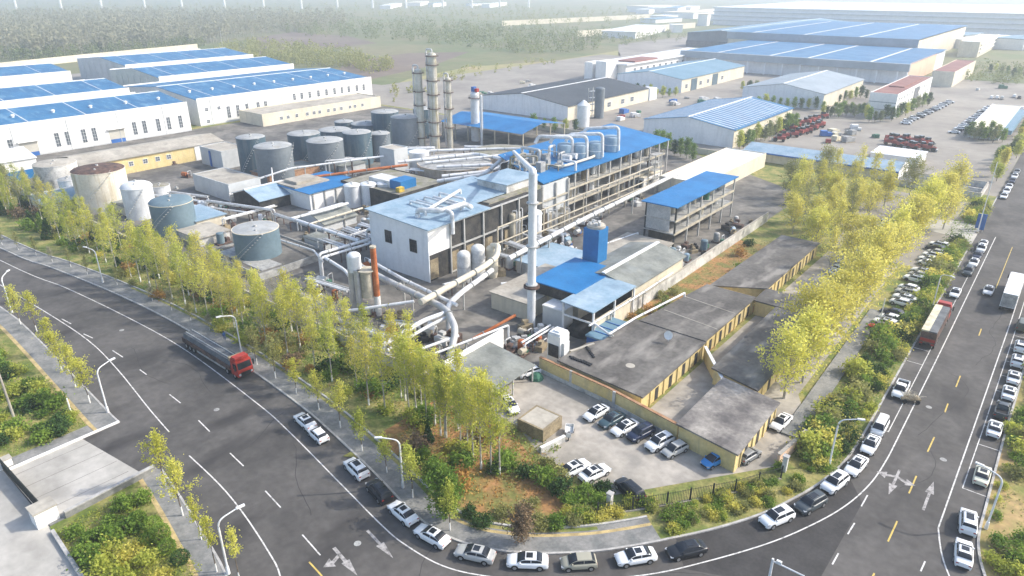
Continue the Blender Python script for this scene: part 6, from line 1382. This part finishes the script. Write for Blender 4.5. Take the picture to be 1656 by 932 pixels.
# person in blue on the pavement
X, Y = gp(364, 551); o_ = bpy.data.meshes.new('person')
J = [(0, 0, .92), (0, 0, 1.12), (0, 0, 1.36), (0, 0, 1.48), (.01, 0, 1.62), (.01, 0, 1.74), (0, .1, .88), (.04, .11, .48), (.0, .11, .06), (.12, .12, .04), (0, -.1, .88), (-.06, -.11, .48), (-.1, -.11, .06), (.02, -.12, .04),
     (0, .19, 1.36), (.0, .25, 1.08), (.1, .24, .84), (.14, .24, .74), (0, -.19, 1.36), (-.02, -.25, 1.08), (.06, -.24, .84), (.1, -.24, .74)]
E_ = [(0, 1), (1, 2), (2, 3), (3, 4), (4, 5), (0, 6), (6, 7), (7, 8), (8, 9), (0, 10), (10, 11), (11, 12), (12, 13), (2, 14), (14, 15), (15, 16), (16, 17), (2, 18), (18, 19), (19, 20), (20, 21)]
RD = [.15, .14, .15, .06, .095, .075, .09, .065, .05, .045, .09, .065, .05, .045, .07, .05, .04, .035, .07, .05, .04, .035]
o_.from_pydata(J, E_, []); po = bpy.data.objects.new('person', o_); col.objects.link(po); po.location = (X, Y, .135); po.rotation_euler = (0, 0, 2.6)
po.modifiers.new('skin', 'SKIN')
for sv, r_ in zip(o_.skin_vertices[0].data, RD): sv.radius = (r_, r_)
o_.skin_vertices[0].data[0].use_root = True
po.modifiers.new('sub', 'SUBSURF').levels = 1; o_.materials.append(M['denim'])
tag(po, 'person in blue clothes walking on the pavement behind the red lorry', 'person')
mb = MB(); mb.dome(.0, 0, 1.66, .105, .12, 10, 3); mb.build('hair', 'hair', po, True)
mb = MB(); mb.dome(.06, 0, 1.56, .07, .1, 8, 3); mb.build('face', 'skin', po, True)

WV = 'white vans in a row beside the far office block'
for i in range(12):
    X, Y = gp(1046 + i * 6.2, 97 - i * 1.1); place_car('van', 'white', X, Y, rad(120), 'white van in the distant row between office block and pale blue warehouse', WV, far=True)
GS = 'stacks of goods in the warehouse yards'
for i in range(44):
    px, py = R.choice([(R.uniform(1085, 1200), R.uniform(160, 172)), (R.uniform(1330, 1420), R.uniform(205, 232)), (R.uniform(1535, 1640), R.uniform(128, 152)), (R.uniform(1000, 1040), R.uniform(182, 196)), (R.uniform(760, 830), R.uniform(140, 158)), (R.uniform(840, 870), R.uniform(132, 146))])
    X, Y = gp(px, py); s = R.uniform(.8, 1.7); T = Thing('goods_stack', 'small stack of wrapped goods standing in the warehouse yards', 'goods', (X, Y, 0), GS, R.uniform(0, 3)); T.loc = (0, 0, 0)
    mb = MB(); mb.box(-1.6 * s, 1.6 * s, -.9 * s, .9 * s, 0, .2); T.part('pallet', mb, 'brown_kit')
    mb = MB(); mb.box(-1.5 * s, .2 * s, -.85 * s, .85 * s, .2, 1.5 * s); mb.box(.25 * s, 1.5 * s, -.8 * s, .8 * s, .2, 1.1 * s); T.part('load', mb, R.choice(['white_kit', 'white_metal', 'grey_kit', 'machine_red', 'blue_paint', 'cream_tarp', 'green_kit']))
# ================================================================== TREES AND PLANTS
def rv(r): 
    while True:
        v = Vector((r.uniform(-1, 1), r.uniform(-1, 1), r.uniform(-1, 1)))
        if .01 < v.length < 1: return v.normalized()
def leaves(mb, r, c, n, spread, s0, s1, flat=1.):
    for _ in range(n):
        p = Vector(c) + Vector((r.gauss(0, spread), r.gauss(0, spread), r.gauss(0, spread * flat)))
        if p.z < .08: p.z = .08 + r.random() * .2
        a = rv(r); b = a.cross(rv(r)).normalized(); a = a * r.uniform(s0, s1); b = b * r.uniform(s0, s1) * .7
        mb.add([p - a, p + b * .9, p + a * 1.1, p - b], [(0, 1, 2, 3)])
def tree_mesh(kind, seed):
    r = random.Random(seed * 31 + hash(kind) % 1000 if False else seed * 31 + sum(map(ord, kind))); tk = MB(); cr = MB()
    P = dict(poplar=(13, .14, .32, 34, (1.6, 3.9), (.45, 1.25), 48, .42, .09, .19), street=(7.0, .085, .30, 20, (1.1, 2.4), (.45, 1.1), 64, .32, .07, .16),
             round=(9.2, .18, .20, 44, (2.8, 5.4), (.1, 1.1), 80, .60, .10, .22), bare=(8, .13, .22, 30, (1.2, 2.8), (.4, 1.2), 26, .3, .05, .11),
             bushy=(5.4, .14, .12, 34, (1.3, 2.5), (-.1, 1.1), 105, .48, .10, .20), sapling=(7.5, .08, .4, 16, (.7, 1.6), (.8, 1.3), 40, .28, .08, .16),
             far=(9, .16, .18, 26, (1.8, 3.2), (.1, 1.2), 44, .7, .22, .45))[kind]
    H, R0, f0, nl, (l0, l1), (e0, e1), nleaf, sp, s0, s1 = P
    H *= r.uniform(.9, 1.1); lean = (r.uniform(-.4, .4), r.uniform(-.4, .4))
    trunk = [(lean[0] * (k / 6) ** 2 + r.uniform(-.06, .06) * k / 3, lean[1] * (k / 6) ** 2 + r.uniform(-.06, .06) * k / 3, H * .94 * k / 6) for k in range(7)]
    tk.mi(1).tube(trunk, R0, 7, r1=.025, cap=False)
    if kind in ('street', 'poplar', 'sapling'):
        tk.mi(0).tube([(trunk[0][0], trunk[0][1], 0), (trunk[0][0] * .9 + trunk[1][0] * .1, trunk[0][1], 1.25)], R0 * 1.12, 8, r1=R0 * 1.06, cap=False); tk.mi(1)
    for i in range(nl):
        t = f0 + (.97 - f0) * ((i + r.random()) / nl); k = min(5, int(t * 6 / .94)); u = min(1, t * 6 / .94 - k)
        b = Vector(trunk[k]).lerp(Vector(trunk[k + 1]), u); az = i * 2.4 + r.uniform(-.5, .5); el = r.uniform(e0, e1) + (.3 if t > .85 else 0)
        sh = (1 - abs((t - f0) / (1 - f0) - .35) * .9) if kind in ('round', 'bushy', 'far') else (1.15 - .75 * (t - f0) / (1 - f0))
        L_ = r.uniform(l0, l1) * max(.35, sh) * r.uniform(.75, 1.15)
        d = Vector((math.cos(az) * math.cos(el), math.sin(az) * math.cos(el), math.sin(el)))
        m = b + d * L_ * .55 + Vector((0, 0, .1 * L_)); e = m + (d + Vector((r.uniform(-.4, .4), r.uniform(-.4, .4), .35))).normalized() * L_ * .5
        tk.tube([b, m, e], R0 * .32 * (1.1 - t * .6), 4, r1=.012, cap=False)
        nb = 5 if kind in ('round', 'bushy', 'far') else 4
        for j in range(nb):
            q = r.uniform(.25, 1.05); c = (b.lerp(m, q * 2) if q < .5 else m.lerp(e, q * 2 - 1)) + Vector((r.gauss(0, sp * .6), r.gauss(0, sp * .6), r.gauss(0, sp * .5)))
            if kind == 'bare' or r.random() < .5: tk.tube([b.lerp(m, min(1, q)), c], .014, 3, cap=False)
            leaves(cr, r, c, int(nleaf / nb * r.uniform(.5, 1.4)), sp * r.uniform(.5, .9), s0, s1)
    return tk, cr
TREES = {}
def tree_variants(kind, leaf, bark, n, base):
    out = []
    for s in range(n):
        tk, cr = tree_mesh(kind, base + s)
        a = tk.build('trunk', ['limewash' if kind != 'round' else bark, bark], smooth=True); b = cr.build('crown', leaf)
        out.append((a.data, b.data)); bpy.data.objects.remove(a); bpy.data.objects.remove(b)
    return out
VAR = {}
def plant_tree(kind, leaf, X, Y, sc, label, group, name='tree', cat='tree', bark='bark', n=4, z=.12, sz=None):
    key = (kind, leaf, bark)
    if key not in VAR: VAR[key] = tree_variants(kind, leaf, bark, n, len(VAR) * 7)
    a, b = R.choice(VAR[key])
    T = Thing(name, label, cat, (X, Y, z), group, R.uniform(0, 6.28)); T.o.scale = (sc, sc, sz or sc); T.loc = (0, 0, 0)
    T.inst('trunk', a, 0, 0, 0); T.inst('crown', b, 0, 0, 0); return T
def shrub_mesh(kind, seed):
    r = random.Random(seed); mb = MB()
    n, sp, s0, s1 = dict(loose=(15, .34, .07, .17), dense=(26, .26, .07, .15), ball=(0, 0, .06, .12), cone=(0, 0, .06, .14), far=(16, .4, .16, .34))[kind]
    for i in range(9):                                  # stems
        a = r.uniform(0, 6.3); mb.mi(1).tube([(0, 0, 0), (math.cos(a) * .4, math.sin(a) * .4, .5), (math.cos(a) * .75, math.sin(a) * .75, r.uniform(.7, 1.2))], .022, 3, cap=False)
    mb.mi(0)
    if kind == 'ball':
        for _ in range(1000): v = rv(r); c = Vector((0, 0, .85)) + v * (.92 + r.gauss(0, .045)); c.z = max(c.z, .05); leaves(mb, r, c, 1, .02, s0, s1)
    elif kind == 'cone':
        for _ in range(1100):
            t = r.random() ** 1.5; a = r.uniform(0, 6.28); q = (1 - t) * .62 * r.uniform(.75, 1.08) + .05; leaves(mb, r, (q * math.cos(a), q * math.sin(a), .15 + 1.9 * t), 1, .05, s0, s1)
    else:
        for i in range(n):
            a = r.uniform(0, 6.28); q = r.uniform(.1, .85); h = r.uniform(.25, 1.25) * (1.1 - q * .5); leaves(mb, r, (q * math.cos(a), q * math.sin(a), h), 44, sp * r.uniform(.6, 1.1), s0, s1, .8)
    return mb
SV = {}
REST = []
def shrub(kind, leaf, X, Y, sc, label, group, sz=None, z=.1, name='shrub', cat='shrub', keep=True):
    if name == 'shrub' and not keep: REST.append((X, Y, sc, leaf)); return
    key = (kind, leaf)
    if key not in SV:
        SV[key] = []
        for s in range(4): o = shrub_mesh(kind, 100 + len(SV) * 9 + s).build('shrub', [leaf, 'dark_bark']); SV[key].append(o.data); bpy.data.objects.remove(o)
    o = bpy.data.objects.new(name, R.choice(SV[key])); col.objects.link(o); o.location = (X, Y, z); o.rotation_euler = (0, 0, R.uniform(0, 6.28)); o.scale = (sc, sc, sz or sc * R.uniform(.75, 1.1))
    return tag(o, label, cat, group)
U = R.uniform
# tree belt between the left road and the works
BG = 'pale trunked poplars in the belt along the works'
for Y0, sk in ((57.0, .34), (60.2, .34), (63.4, .24)):
    X = -49.
    while X > -300:
        X -= U(3.4, 5.4)
        if X > -66 and Y0 > 62: continue
        if R.random() < sk - .14 + (.26 if X < -150 else .02): continue
        plant_tree('poplar', R.choice(['leaf_lime', 'leaf_lime', 'leaf_yellow', 'leaf_lime', 'leaf_spring'] if X > -190 else ['leaf_spring', 'leaf_yellow', 'leaf_spring', 'leaf_olive']), X, Y0 + U(-1.1, 1.1), U(.72, 1.0) if X > -150 else U(.6, .85), 'slim pale trunked poplar with lime green spring leaves in the belt along the works', BG, 'poplar_tree')
for px, py in [(656, 649), (673, 667), (690, 680), (704, 689), (713, 706), (722, 709), (745, 729), (765, 746), (778, 760), (794, 767), (808, 769)]:
    X, Y = gp(px, py); plant_tree('poplar', R.choice(['leaf_lime', 'leaf_lime', 'leaf_spring']), X, Y, U(.86, 1.04), 'tall white stemmed poplar in the clear front row above orange leaf litter', 'front row of white stemmed poplars', 'poplar_tree')
for px, py in [(451, 512), (480, 533), (499, 554), (335, 465), (352, 475), (375, 475), (290, 438), (423, 554), (560, 560), (590, 590), (615, 612), (528, 545)]:
    X, Y = gp(px, py); plant_tree('bare', 'leaf_grey', X, Y, U(.9, 1.25), 'thin grey half bare tree among the poplars of the belt', 'half bare trees in the belt', 'bare_tree', n=3)
UG = 'undergrowth shrubs of the tree belt'
for i in range(170):
    X = -44 - 250 * R.random() ** 1.25; Y = U(55, 64.8)
    if X > -66: Y = U(50, 64)
    lf = R.choice(['leaf_green', 'leaf_green', 'leaf_dark', 'leaf_olive', 'leaf_spring', 'leaf_brown', 'leaf_orange', 'leaf_yellow'])
    nm = {'leaf_green': 'green', 'leaf_dark': 'dark green', 'leaf_olive': 'olive', 'leaf_spring': 'light green', 'leaf_brown': 'brown', 'leaf_orange': 'orange', 'leaf_yellow': 'yellow'}[lf]
    shrub('loose', lf, X, Y, U(.8, 1.9), f'{nm} undergrowth shrub beneath the poplars of the belt', UG, keep=X > -66)
for i in range(34):
    X = U(-300, -150); shrub('cone', R.choice(['leaf_dark', 'leaf_dark', 'leaf_green']), X, U(55, 64), U(1.2, 2.2), 'dark little conifer in the upper left part of the belt', 'dark conifers at the upper left of the belt', sz=U(1.5, 2.6), name='conifer', cat='conifer')
for px, py, s, k, lf, lb in [(722, 818, 1.15, 'bushy', 'leaf_green', 'large round green tree at the kerb above the white saloon'), (703, 775, .8, 'bushy', 'leaf_green', 'smaller green tree behind the large round kerb tree')]:
    plant_tree(k, lf, *gp(px, py + 22), s, lb, None, 'round_tree', bark='dark_bark', n=2)
for px, py, s, lb in [(693, 716, 1.2, 'dark green conifer left of the front poplar row'), (752, 752, 1.0, 'dark bush at the feet of the white stemmed poplars, left one'), (800, 765, 1.0, 'dark bush at the feet of the white stemmed poplars, right one')]:
    shrub('cone' if s > 1.1 else 'dense', 'leaf_dark', *gp(px, py), s, lb, None, sz=s * 1.3)
for px, py, s in [(850, 770, 1.4), (878, 782, 1.6), (905, 800, 1.6), (885, 760, 1.2), (925, 815, 1.3), (960, 818, 1.3), (905, 775, 1.3), (780, 850, 1.1), (870, 850, 1.3), (900, 852, 1.2), (930, 845, 1.1), (815, 835, 1.1), (860, 820, 1.0), (945, 800, 1.2), (975, 795, 1.1), (760, 835, 1.0)]:
    shrub('dense', R.choice(['leaf_green', 'leaf_dark', 'leaf_green', 'leaf_olive']), *gp(px, py), s, 'thick green bush between the orange litter and the iron fence', 'bushes at the rounded corner of the belt')
plant_tree('bushy', 'leaf_brown', *gp(843, 878), .82, 'reddish brown street tree with bare twigs on the curved pavement', None, 'street_tree', bark='dark_bark', n=1)
# shrubs between iron fence and kerb, and along the straight road
for i in range(120):
    j = R.randrange(len(RC)); 
    while not (-32 < RC[j][0] < -12.5 and RC[j][1] < 92): j = R.randrange(len(RC))
    a = Vector(RC[j]); t = (Vector(RC[j + 1]) - a).normalized(); p = a + Vector((-t.y, t.x)) * (U(.9, 5.0) if a.x > -24 else U(4.9, 6.6))
    shrub('loose', R.choice(['leaf_olive', 'leaf_green', 'leaf_yellow', 'leaf_green', 'leaf_spring']), p.x, p.y, U(.45, .95), 'low weedy shrub on the bank below the iron fence', 'weedy shrubs on the bank below the iron fence', keep=i < 50)
for i in range(330):
    Y = 86 + 150 * R.random() ** 1.15; X = U(-17.6, -12.9) if Y < 128 else U(-15.6, -12.9)
    if 196 < Y < 214: continue
    shrub(R.choice(['loose', 'dense']), R.choice(['leaf_green', 'leaf_green', 'leaf_spring', 'leaf_olive', 'leaf_dark', 'leaf_yellow']), X, Y, U(.8, 1.6) * (1.35 if X < -15.2 else .85), 'green roadside shrub in the strip beside the straight road', 'roadside shrubs beside the straight road', keep=Y < 118)
for i in range(70):
    Y = U(70, 215); X = U(4.8, 8.5) if Y > 96 else U(9, 15)
    if 80 < Y < 96 and R.random() < .8: continue
    shrub('loose', R.choice(['leaf_green', 'leaf_olive', 'leaf_spring', 'leaf_green']), X, Y, U(.7, 1.6), 'green shrub at the right edge behind the roadside bays', 'shrubs behind the roadside bays', keep=Y < 120)
for px, py in [(1612, 884), (1630, 900), (1648, 915), (1622, 925), (1645, 935), (1655, 880), (1608, 912), (1640, 888), (1633, 700), (1640, 720), (1648, 690), (1636, 742), (1628, 760), (1650, 735), (1618, 790), (1612, 812), (1608, 838)]:
    shrub('loose', R.choice(['leaf_green', 'leaf_spring', 'leaf_green', 'leaf_olive']), *gp(px, py), U(.8, 1.5) if py > 870 or py < 740 else U(.5, .8), 'green bush at the lower right edge on the sandy verge', 'bushes on the sandy verge at lower right')
# round yellow-green trees along the car lane
YG = 'round yellow-green trees along the car lane'
for i, (X, Y, s) in enumerate([(-24.2, 97.5, 1.0), (-23.5, 104, .95), (-25, 110.5, 1.05), (-23.8, 117.5, 1.0), (-24.6, 125.5, 1.0), (-23.5, 133, 1.05), (-24.8, 140.5, 1.0), (-23.6, 148, 1.05), (-24.5, 156, 1.05), (-23.5, 164.5, .95), (-24.6, 172, 1.0), (-23.4, 180.5, 1.05), (-24.4, 189, 1.0), (-23.2, 198, 1.05), (-24, 207, 1.), (-22, 216, 1.05), (-19.5, 204, .8), (-21, 226, 1.)]):
    plant_tree('round', R.choice(['leaf_yellow', 'leaf_lime']), X, Y, s * U(1.15, 1.36), 'round yellow-green tree in the row between car lane and roadside shrubs', YG, 'round_tree', bark='bark', n=4)
WG = 'yellow-green trees at the back of the works'
for X, Y in [(-36, 165.5), (-35, 174), (-38, 183), (-36, 193), (-37.5, 204), (-36, 214), (-38, 224), (-43, 172), (-45, 181), (-44.5, 192), (-47, 203), (-50, 188), (-53, 197), (-52.5, 208), (-46, 215), (-55, 218), (-47, 228), (-57, 230), (-61, 208), (-33, 233), (-62, 222), (-41, 168), (-39.5, 177), (-41.5, 187), (-40.5, 198), (-42, 209), (-41.5, 220), (-49, 176), (-52, 184), (-49.5, 210), (-57, 203), (-53, 226), (-30.5, 168), (-31.5, 158), (-33, 150)]:
    plant_tree(R.choice(['round', 'round', 'poplar']), R.choice(['leaf_yellow', 'leaf_lime', 'leaf_yellow', 'leaf_olive', 'leaf_yellow']), X, Y, U(.85, 1.1), 'yellow or brown tinged tree in the grove behind the far yellow block', WG, 'round_tree', n=3)
for i in range(26):
    shrub('loose', R.choice(['leaf_green', 'leaf_orange', 'leaf_olive', 'leaf_dark']), U(-56, -41), U(128, 166), U(.6, 1.4), 'shrub in the rough grass between stained wall and yellow blocks', 'shrubs in the rough grass', keep=False) if i % 2 else shrub('loose', R.choice(['leaf_olive', 'leaf_orange', 'leaf_green']), U(-56.6, -53.8), U(104, 128), U(.5, 1.1), 'shrub in the rough grass between stained wall and yellow blocks', 'shrubs in the rough grass', keep=False)
# street trees with limewashed stems
ST = 'young street trees on the works pavement'
for px, py in [(4, 397), (30, 405), (59, 414), (85, 424), (115, 433), (142, 445), (190, 462), (247, 488), (278, 503), (309, 520), (339, 535), (416, 591), (446, 613), (480, 638), (516, 663), (551, 693), (586, 731), (626, 766), (668, 806), (728, 859)]:
    X, Y = gp(px, py); plant_tree('street', R.choice(['leaf_spring', 'leaf_lime', 'leaf_olive']) if px > 400 else R.choice(['leaf_olive', 'leaf_grey']), X, Y, U(.85, 1.1) if px > 400 else U(.5, .7), 'young street tree with limewashed stem on the works pavement', ST, 'street_tree', bark='dark_bark')
SN = 'young street trees on the near pavement'
for px, py in [(34, 526), (60, 537), (86, 576), (101, 603), (123, 628), (146, 653)]:
    X, Y = gp(px, py); plant_tree('street', 'leaf_lime', X, Y, U(.95, 1.15), 'young lime green street tree on the near pavement left of the driveway', SN, 'street_tree', bark='dark_bark')
for px, py in [(268, 786), (296, 835), (326, 874), (351, 926), (388, 940)]:
    X, Y = gp(px, py); plant_tree('sapling' if px > 300 else 'street', 'leaf_lime', X, Y, U(.8, 1.0) if px > 300 else 1.1, 'young lime green street tree on the near pavement right of the driveway', SN, 'street_tree', bark='dark_bark')
X, Y = gp(115, 668); T = Thing('tree_stump', 'bare limewashed trunk at the corner of the left garden', 'trunk', (X, Y, .12)); mb = MB(); mb.tube([(X, Y, .1), (X, Y, 2.6)], .13, 8, r1=.09); T.part('trunk', mb, 'limewash', True)
# gardens
GG = 'clipped and loose shrubs in the near gardens'
for i in range(60):
    X = U(-150, -101.5); Y = U(17, 26.4)
    shrub(R.choice(['dense', 'loose']), R.choice(['leaf_green', 'leaf_green', 'leaf_dark', 'leaf_spring']), X, Y, U(.9, 1.8), 'green shrub in the garden left of the driveway', GG)
for px, py, s, k, lf in [(215, 850, 1.6, 'dense', 'leaf_green'), (180, 850, 1.5, 'dense', 'leaf_green'), (150, 868, 1.3, 'dense', 'leaf_green'), (120, 858, 1.2, 'dense', 'leaf_green'), (200, 815, 1.4, 'dense', 'leaf_green'), (230, 806, 1.3, 'dense', 'leaf_green'), (225, 843, 1.2, 'ball', 'leaf_green'),
                          (248, 850, 1.25, 'ball', 'leaf_green'), (262, 867, 1.25, 'ball', 'leaf_green'), (240, 873, 1.0, 'ball', 'leaf_green'), (272, 886, 1.1, 'ball', 'leaf_green'), (293, 902, 1.15, 'ball', 'leaf_dark'), (175, 890, 1.6, 'loose', 'leaf_spring'), (150, 900, 1.6, 'loose', 'leaf_green'),
                          (205, 905, 1.6, 'loose', 'leaf_yellow'), (235, 912, 1.5, 'loose', 'leaf_spring'), (165, 925, 1.6, 'loose', 'leaf_spring'), (200, 935, 1.6, 'loose', 'leaf_spring'), (262, 930, 1.3, 'loose', 'leaf_yellow'), (180, 870, 1.5, 'loose', 'leaf_green'), (225, 880, 1.2, 'loose', 'leaf_yellow'), (135, 885, 1.2, 'dense', 'leaf_green')]:
    shrub(k, lf, *gp(px, py + 8), s * .92, 'clipped ball of green foliage in the garden right of the driveway' if k == 'ball' else 'loose green or yellowish shrub in the garden right of the driveway', GG)
# bushes and trees near the northern buildings
HG = 'dark bushes in front of the warehouses'
for x0, y0, x1, y1, n in [(1195, 243, 1285, 208, 14), (1225, 176, 1330, 180, 10), (1330, 188, 1400, 190, 12), (1060, 240, 1120, 262, 7), (1010, 152, 1092, 158, 9), (1340, 165, 1400, 160, 8), (1405, 196, 1450, 196, 6), (1455, 190, 1500, 170, 6), (1560, 222, 1620, 232, 9), (1200, 148, 1255, 152, 6), (830, 212, 930, 214, 7), (1600, 118, 1656, 128, 7), (1660, 240, 1610, 262, 8)]:
    for i in range(n):
        t = i / max(1, n - 1); X, Y = gp(x0 + (x1 - x0) * t, y0 + (y1 - y0) * t + U(-3, 3))
        plant_tree('far', R.choice(['leaf_dark', 'leaf_green', 'leaf_green', 'leaf_far', 'leaf_spring']), X, Y, U(.45, .75), 'bushy green tree or bush growing beside the northern sheds and warehouses', HG, 'bush', n=3, bark='dark_bark')
RGp = 'green trees along the upper part of the straight road'
for i in range(46):
    Y = 262 + i * 7; X = -14.5 + U(-2, 1.5) if i % 3 else U(6, 14)
    plant_tree('far', R.choice(['leaf_spring', 'leaf_green', 'leaf_yellow', 'leaf_far']), X, Y, U(.45, .7), 'bushy green tree lining the upper part of the straight road', RGp, 'bush', n=3, bark='dark_bark')
# ground cover one could not count
def scatter(name, n, place, s0, s1, h, leaf, seed):
    r = random.Random(seed); mb = MB()
    for _ in range(n):
        x, y = place(r); leaves(mb, r, (x, y, .15 + r.random() ** 2 * h), 2, .08, s0, s1)
    return tag(mb.build(name, leaf), kind='stuff')
belt = lambda r: (-44 - 256 * r.random() ** 1.3, r.uniform(55.2, 65.6))
scatter('undergrowth', 5200, belt, .08, .2, .7, 'leaf_olive', 1); scatter('undergrowth', 3600, belt, .08, .2, .8, 'leaf_green', 2); scatter('leaf_litter', 2200, lambda r: (r.uniform(-64, -40), r.uniform(50, 63)) if r.random() < .5 else belt(r), .08, .18, .15, 'leaf_orange', 3)
scatter('undergrowth', 4200, lambda r: (r.uniform(-18.2, -12.7), 84 + 155 * r.random() ** 1.3), .08, .2, .6, 'leaf_green', 4)
scatter('undergrowth', 1800, lambda r: (r.uniform(4.6, 12), r.uniform(80, 230)), .08, .2, .5, 'leaf_olive', 5)
scatter('undergrowth', 2600, lambda r: (r.uniform(-81, -62), r.uniform(15.5, 23.5)), .06, .14, .35, 'leaf_spring', 6)
scatter('undergrowth', 3200, lambda r: (r.uniform(-160, -101), r.uniform(16.8, 27)), .06, .15, .35, 'leaf_green', 7)
scatter('undergrowth', 1600, lambda r: (r.uniform(-57, -40), r.uniform(100, 165)), .06, .18, .4, 'leaf_olive', 8)
for lf in sorted({r_[3] for r_ in REST}):
    rr = random.Random(len(lf)); mb = MB()
    for X, Y, sc, l_ in REST:
        if l_ == lf:
            for _ in range(16):
                a = rr.uniform(0, 6.28); q = rr.uniform(.1, .9) * sc; leaves(mb, rr, (X + q * math.cos(a), Y + q * math.sin(a), .1 + rr.uniform(.25, 1.2) * sc * .9), 24, .32 * sc, .09 * sc + .03, .2 * sc)
    tag(mb.build('undergrowth', lf), kind='stuff')
# distant woods as masses
def wood(name, poly_px, n, leaf, h0, h1, seed, bark=True):
    r = random.Random(seed); mb = MB()
    xs = [p[0] for p in poly_px]; ys = [p[1] for p in poly_px]; m = len(poly_px)
    def inside(x, y):
        c = False
        for i in range(m):
            (x1, y1), (x2, y2) = poly_px[i], poly_px[(i + 1) % m]
            if (y1 > y) != (y2 > y) and x < (x2 - x1) * (y - y1) / (y2 - y1) + x1: c = not c
        return c
    k = 0
    while k < n:
        px, py = r.uniform(min(xs), max(xs)), r.uniform(min(ys), max(ys))
        if not inside(px, py): continue
        X, Y = gp(px, py); h = r.uniform(h0, h1); w = h * r.uniform(.16, .26); q = h / 14; k += 1
        if bark: mb.mi(1).tube([(X, Y, -.1), (X + r.uniform(-.5, .5), Y, h * .9)], .16 * q + .06, 3, r1=.05, cap=False)
        mb.mi(0)
        for _ in range(26 if bark else 34):
            t = r.random() if bark else r.random() * .9; a = r.uniform(0, 6.28); rr = w * r.random() ** .5 * (1 - abs(t - .5) * 1.1) * (1.2 if bark else 2.0); z0_ = .32 * h if bark else .05 * h
            leaves(mb, r, (X + rr * math.cos(a), Y + rr * math.sin(a), z0_ + t * (h - z0_)), 1, .2, .55 * q + .15, 1.15 * q + .3)
    return tag(mb.build(name, [leaf, 'bark']), kind='stuff')
wood('wood', [(-30, 98), (80, 94), (200, 85), (330, 74), (420, 60), (560, 48), (560, 30), (300, 24), (-30, 28)], 2000, 'leaf_grey', 14, 20, 11)
wood('wood', [(-30, 102), (100, 98), (230, 86), (330, 78), (330, 66), (100, 84), (-30, 88)], 240, 'leaf_far', 6, 12, 12, False)
wood('wood', [(340, 96), (400, 104), (470, 108), (560, 112), (600, 120), (640, 112), (560, 88), (440, 72), (360, 78)], 420, 'leaf_olive', 5, 11, 13, False)
wood('wood', [(390, 50), (520, 60), (640, 66), (760, 78), (860, 90), (960, 84), (980, 66), (860, 50), (700, 36), (560, 28), (420, 28)], 700, 'leaf_far', 6, 13, 14, False)
wood('wood', [(-20, 30), (300, 24), (620, 28), (900, 44), (1060, 40), (1000, 16), (700, 8), (-20, 6)], 420, 'leaf_olive', 6, 13, 15, False)
wood('wood', [(620, 150), (760, 110), (900, 96), (900, 104), (760, 126), (640, 168)], 60, 'leaf_olive', 2, 5, 16, False)
wood('wood', [(860, 60), (1010, 74), (1110, 66), (1110, 58), (1000, 50), (900, 44)], 140, 'leaf_far', 4, 9, 17, False)
wood('wood', [(1540, 130), (1656, 140), (1656, 112), (1560, 104)], 60, 'leaf_far', 4, 8, 18, False)
# ================================================================== AIR, LIGHT, CAMERA
mb = MB(); mb.box(-5600, 4200, -900, 5600, -1.2, 72)
hz = mb.build('haze', bpy.data.materials.new('haze_air')); tag(hz, kind='stuff')
hm = hz.data.materials[0]; hm.use_nodes = True; nt = hm.node_tree; nt.nodes.remove(nt.nodes['Principled BSDF'])
vol = nt.nodes.new('ShaderNodeVolumePrincipled'); vol.inputs['Color'].default_value = (.80, .88, .97, 1); vol.inputs['Density'].default_value = .00038; vol.inputs['Anisotropy'].default_value = .25
nt.links.new(vol.outputs[0], nt.nodes['Material Output'].inputs['Volume'])
SUN = Vector((.70, .71, 0)).normalized(); EL = rad(38); sd = Vector((SUN.x * math.cos(EL), SUN.y * math.cos(EL), math.sin(EL)))
w = bpy.data.worlds.new('World'); scn.world = w; w.use_nodes = True; nt = w.node_tree; bg = nt.nodes['Background']
sky = nt.nodes.new('ShaderNodeTexSky'); sky.sky_type = 'NISHITA'; sky.sun_disc = False; sky.sun_elevation = EL; sky.sun_rotation = math.atan2(sd.x, sd.y)
sky.air_density = 1.0; sky.dust_density = 2.5; sky.ozone_density = 1.0
nt.links.new(sky.outputs[0], bg.inputs['Color']); bg.inputs['Strength'].default_value = .15
sl = bpy.data.lights.new('sun', 'SUN'); sl.energy = 2.2; sl.angle = rad(.55); sl.color = (1, .94, .84); so = bpy.data.objects.new('sun', sl); col.objects.link(so)
so.rotation_euler = sd.to_track_quat('Z', 'Y').to_euler()
cam = bpy.data.cameras.new('camera'); cam.sensor_width = 36; cam.lens = FPX / 1656 * 36; cam.clip_start = 1; cam.clip_end = 12000
co = bpy.data.objects.new('camera', cam); col.objects.link(co); co.location = (0, 0, CAMH); co.rotation_euler = (math.pi / 2 - PITCH, 0, YAW); scn.camera = co
vs = scn.view_settings; scn.display_settings.display_device = 'sRGB'; vs.view_transform = 'Standard'; vs.look = 'None'; vs.gamma = 1; vs.use_curve_mapping = False; vs.exposure = 1.02
scn.render.engine = 'CYCLES'; cy = scn.cycles; cy.use_denoising = True; cy.max_bounces = 5; cy.diffuse_bounces = 3; cy.glossy_bounces = 2; cy.transmission_bounces = 2; cy.volume_bounces = 1; cy.transparent_max_bounces = 4
try: cy.denoiser = 'OPENIMAGEDENOISE'
except Exception: pass
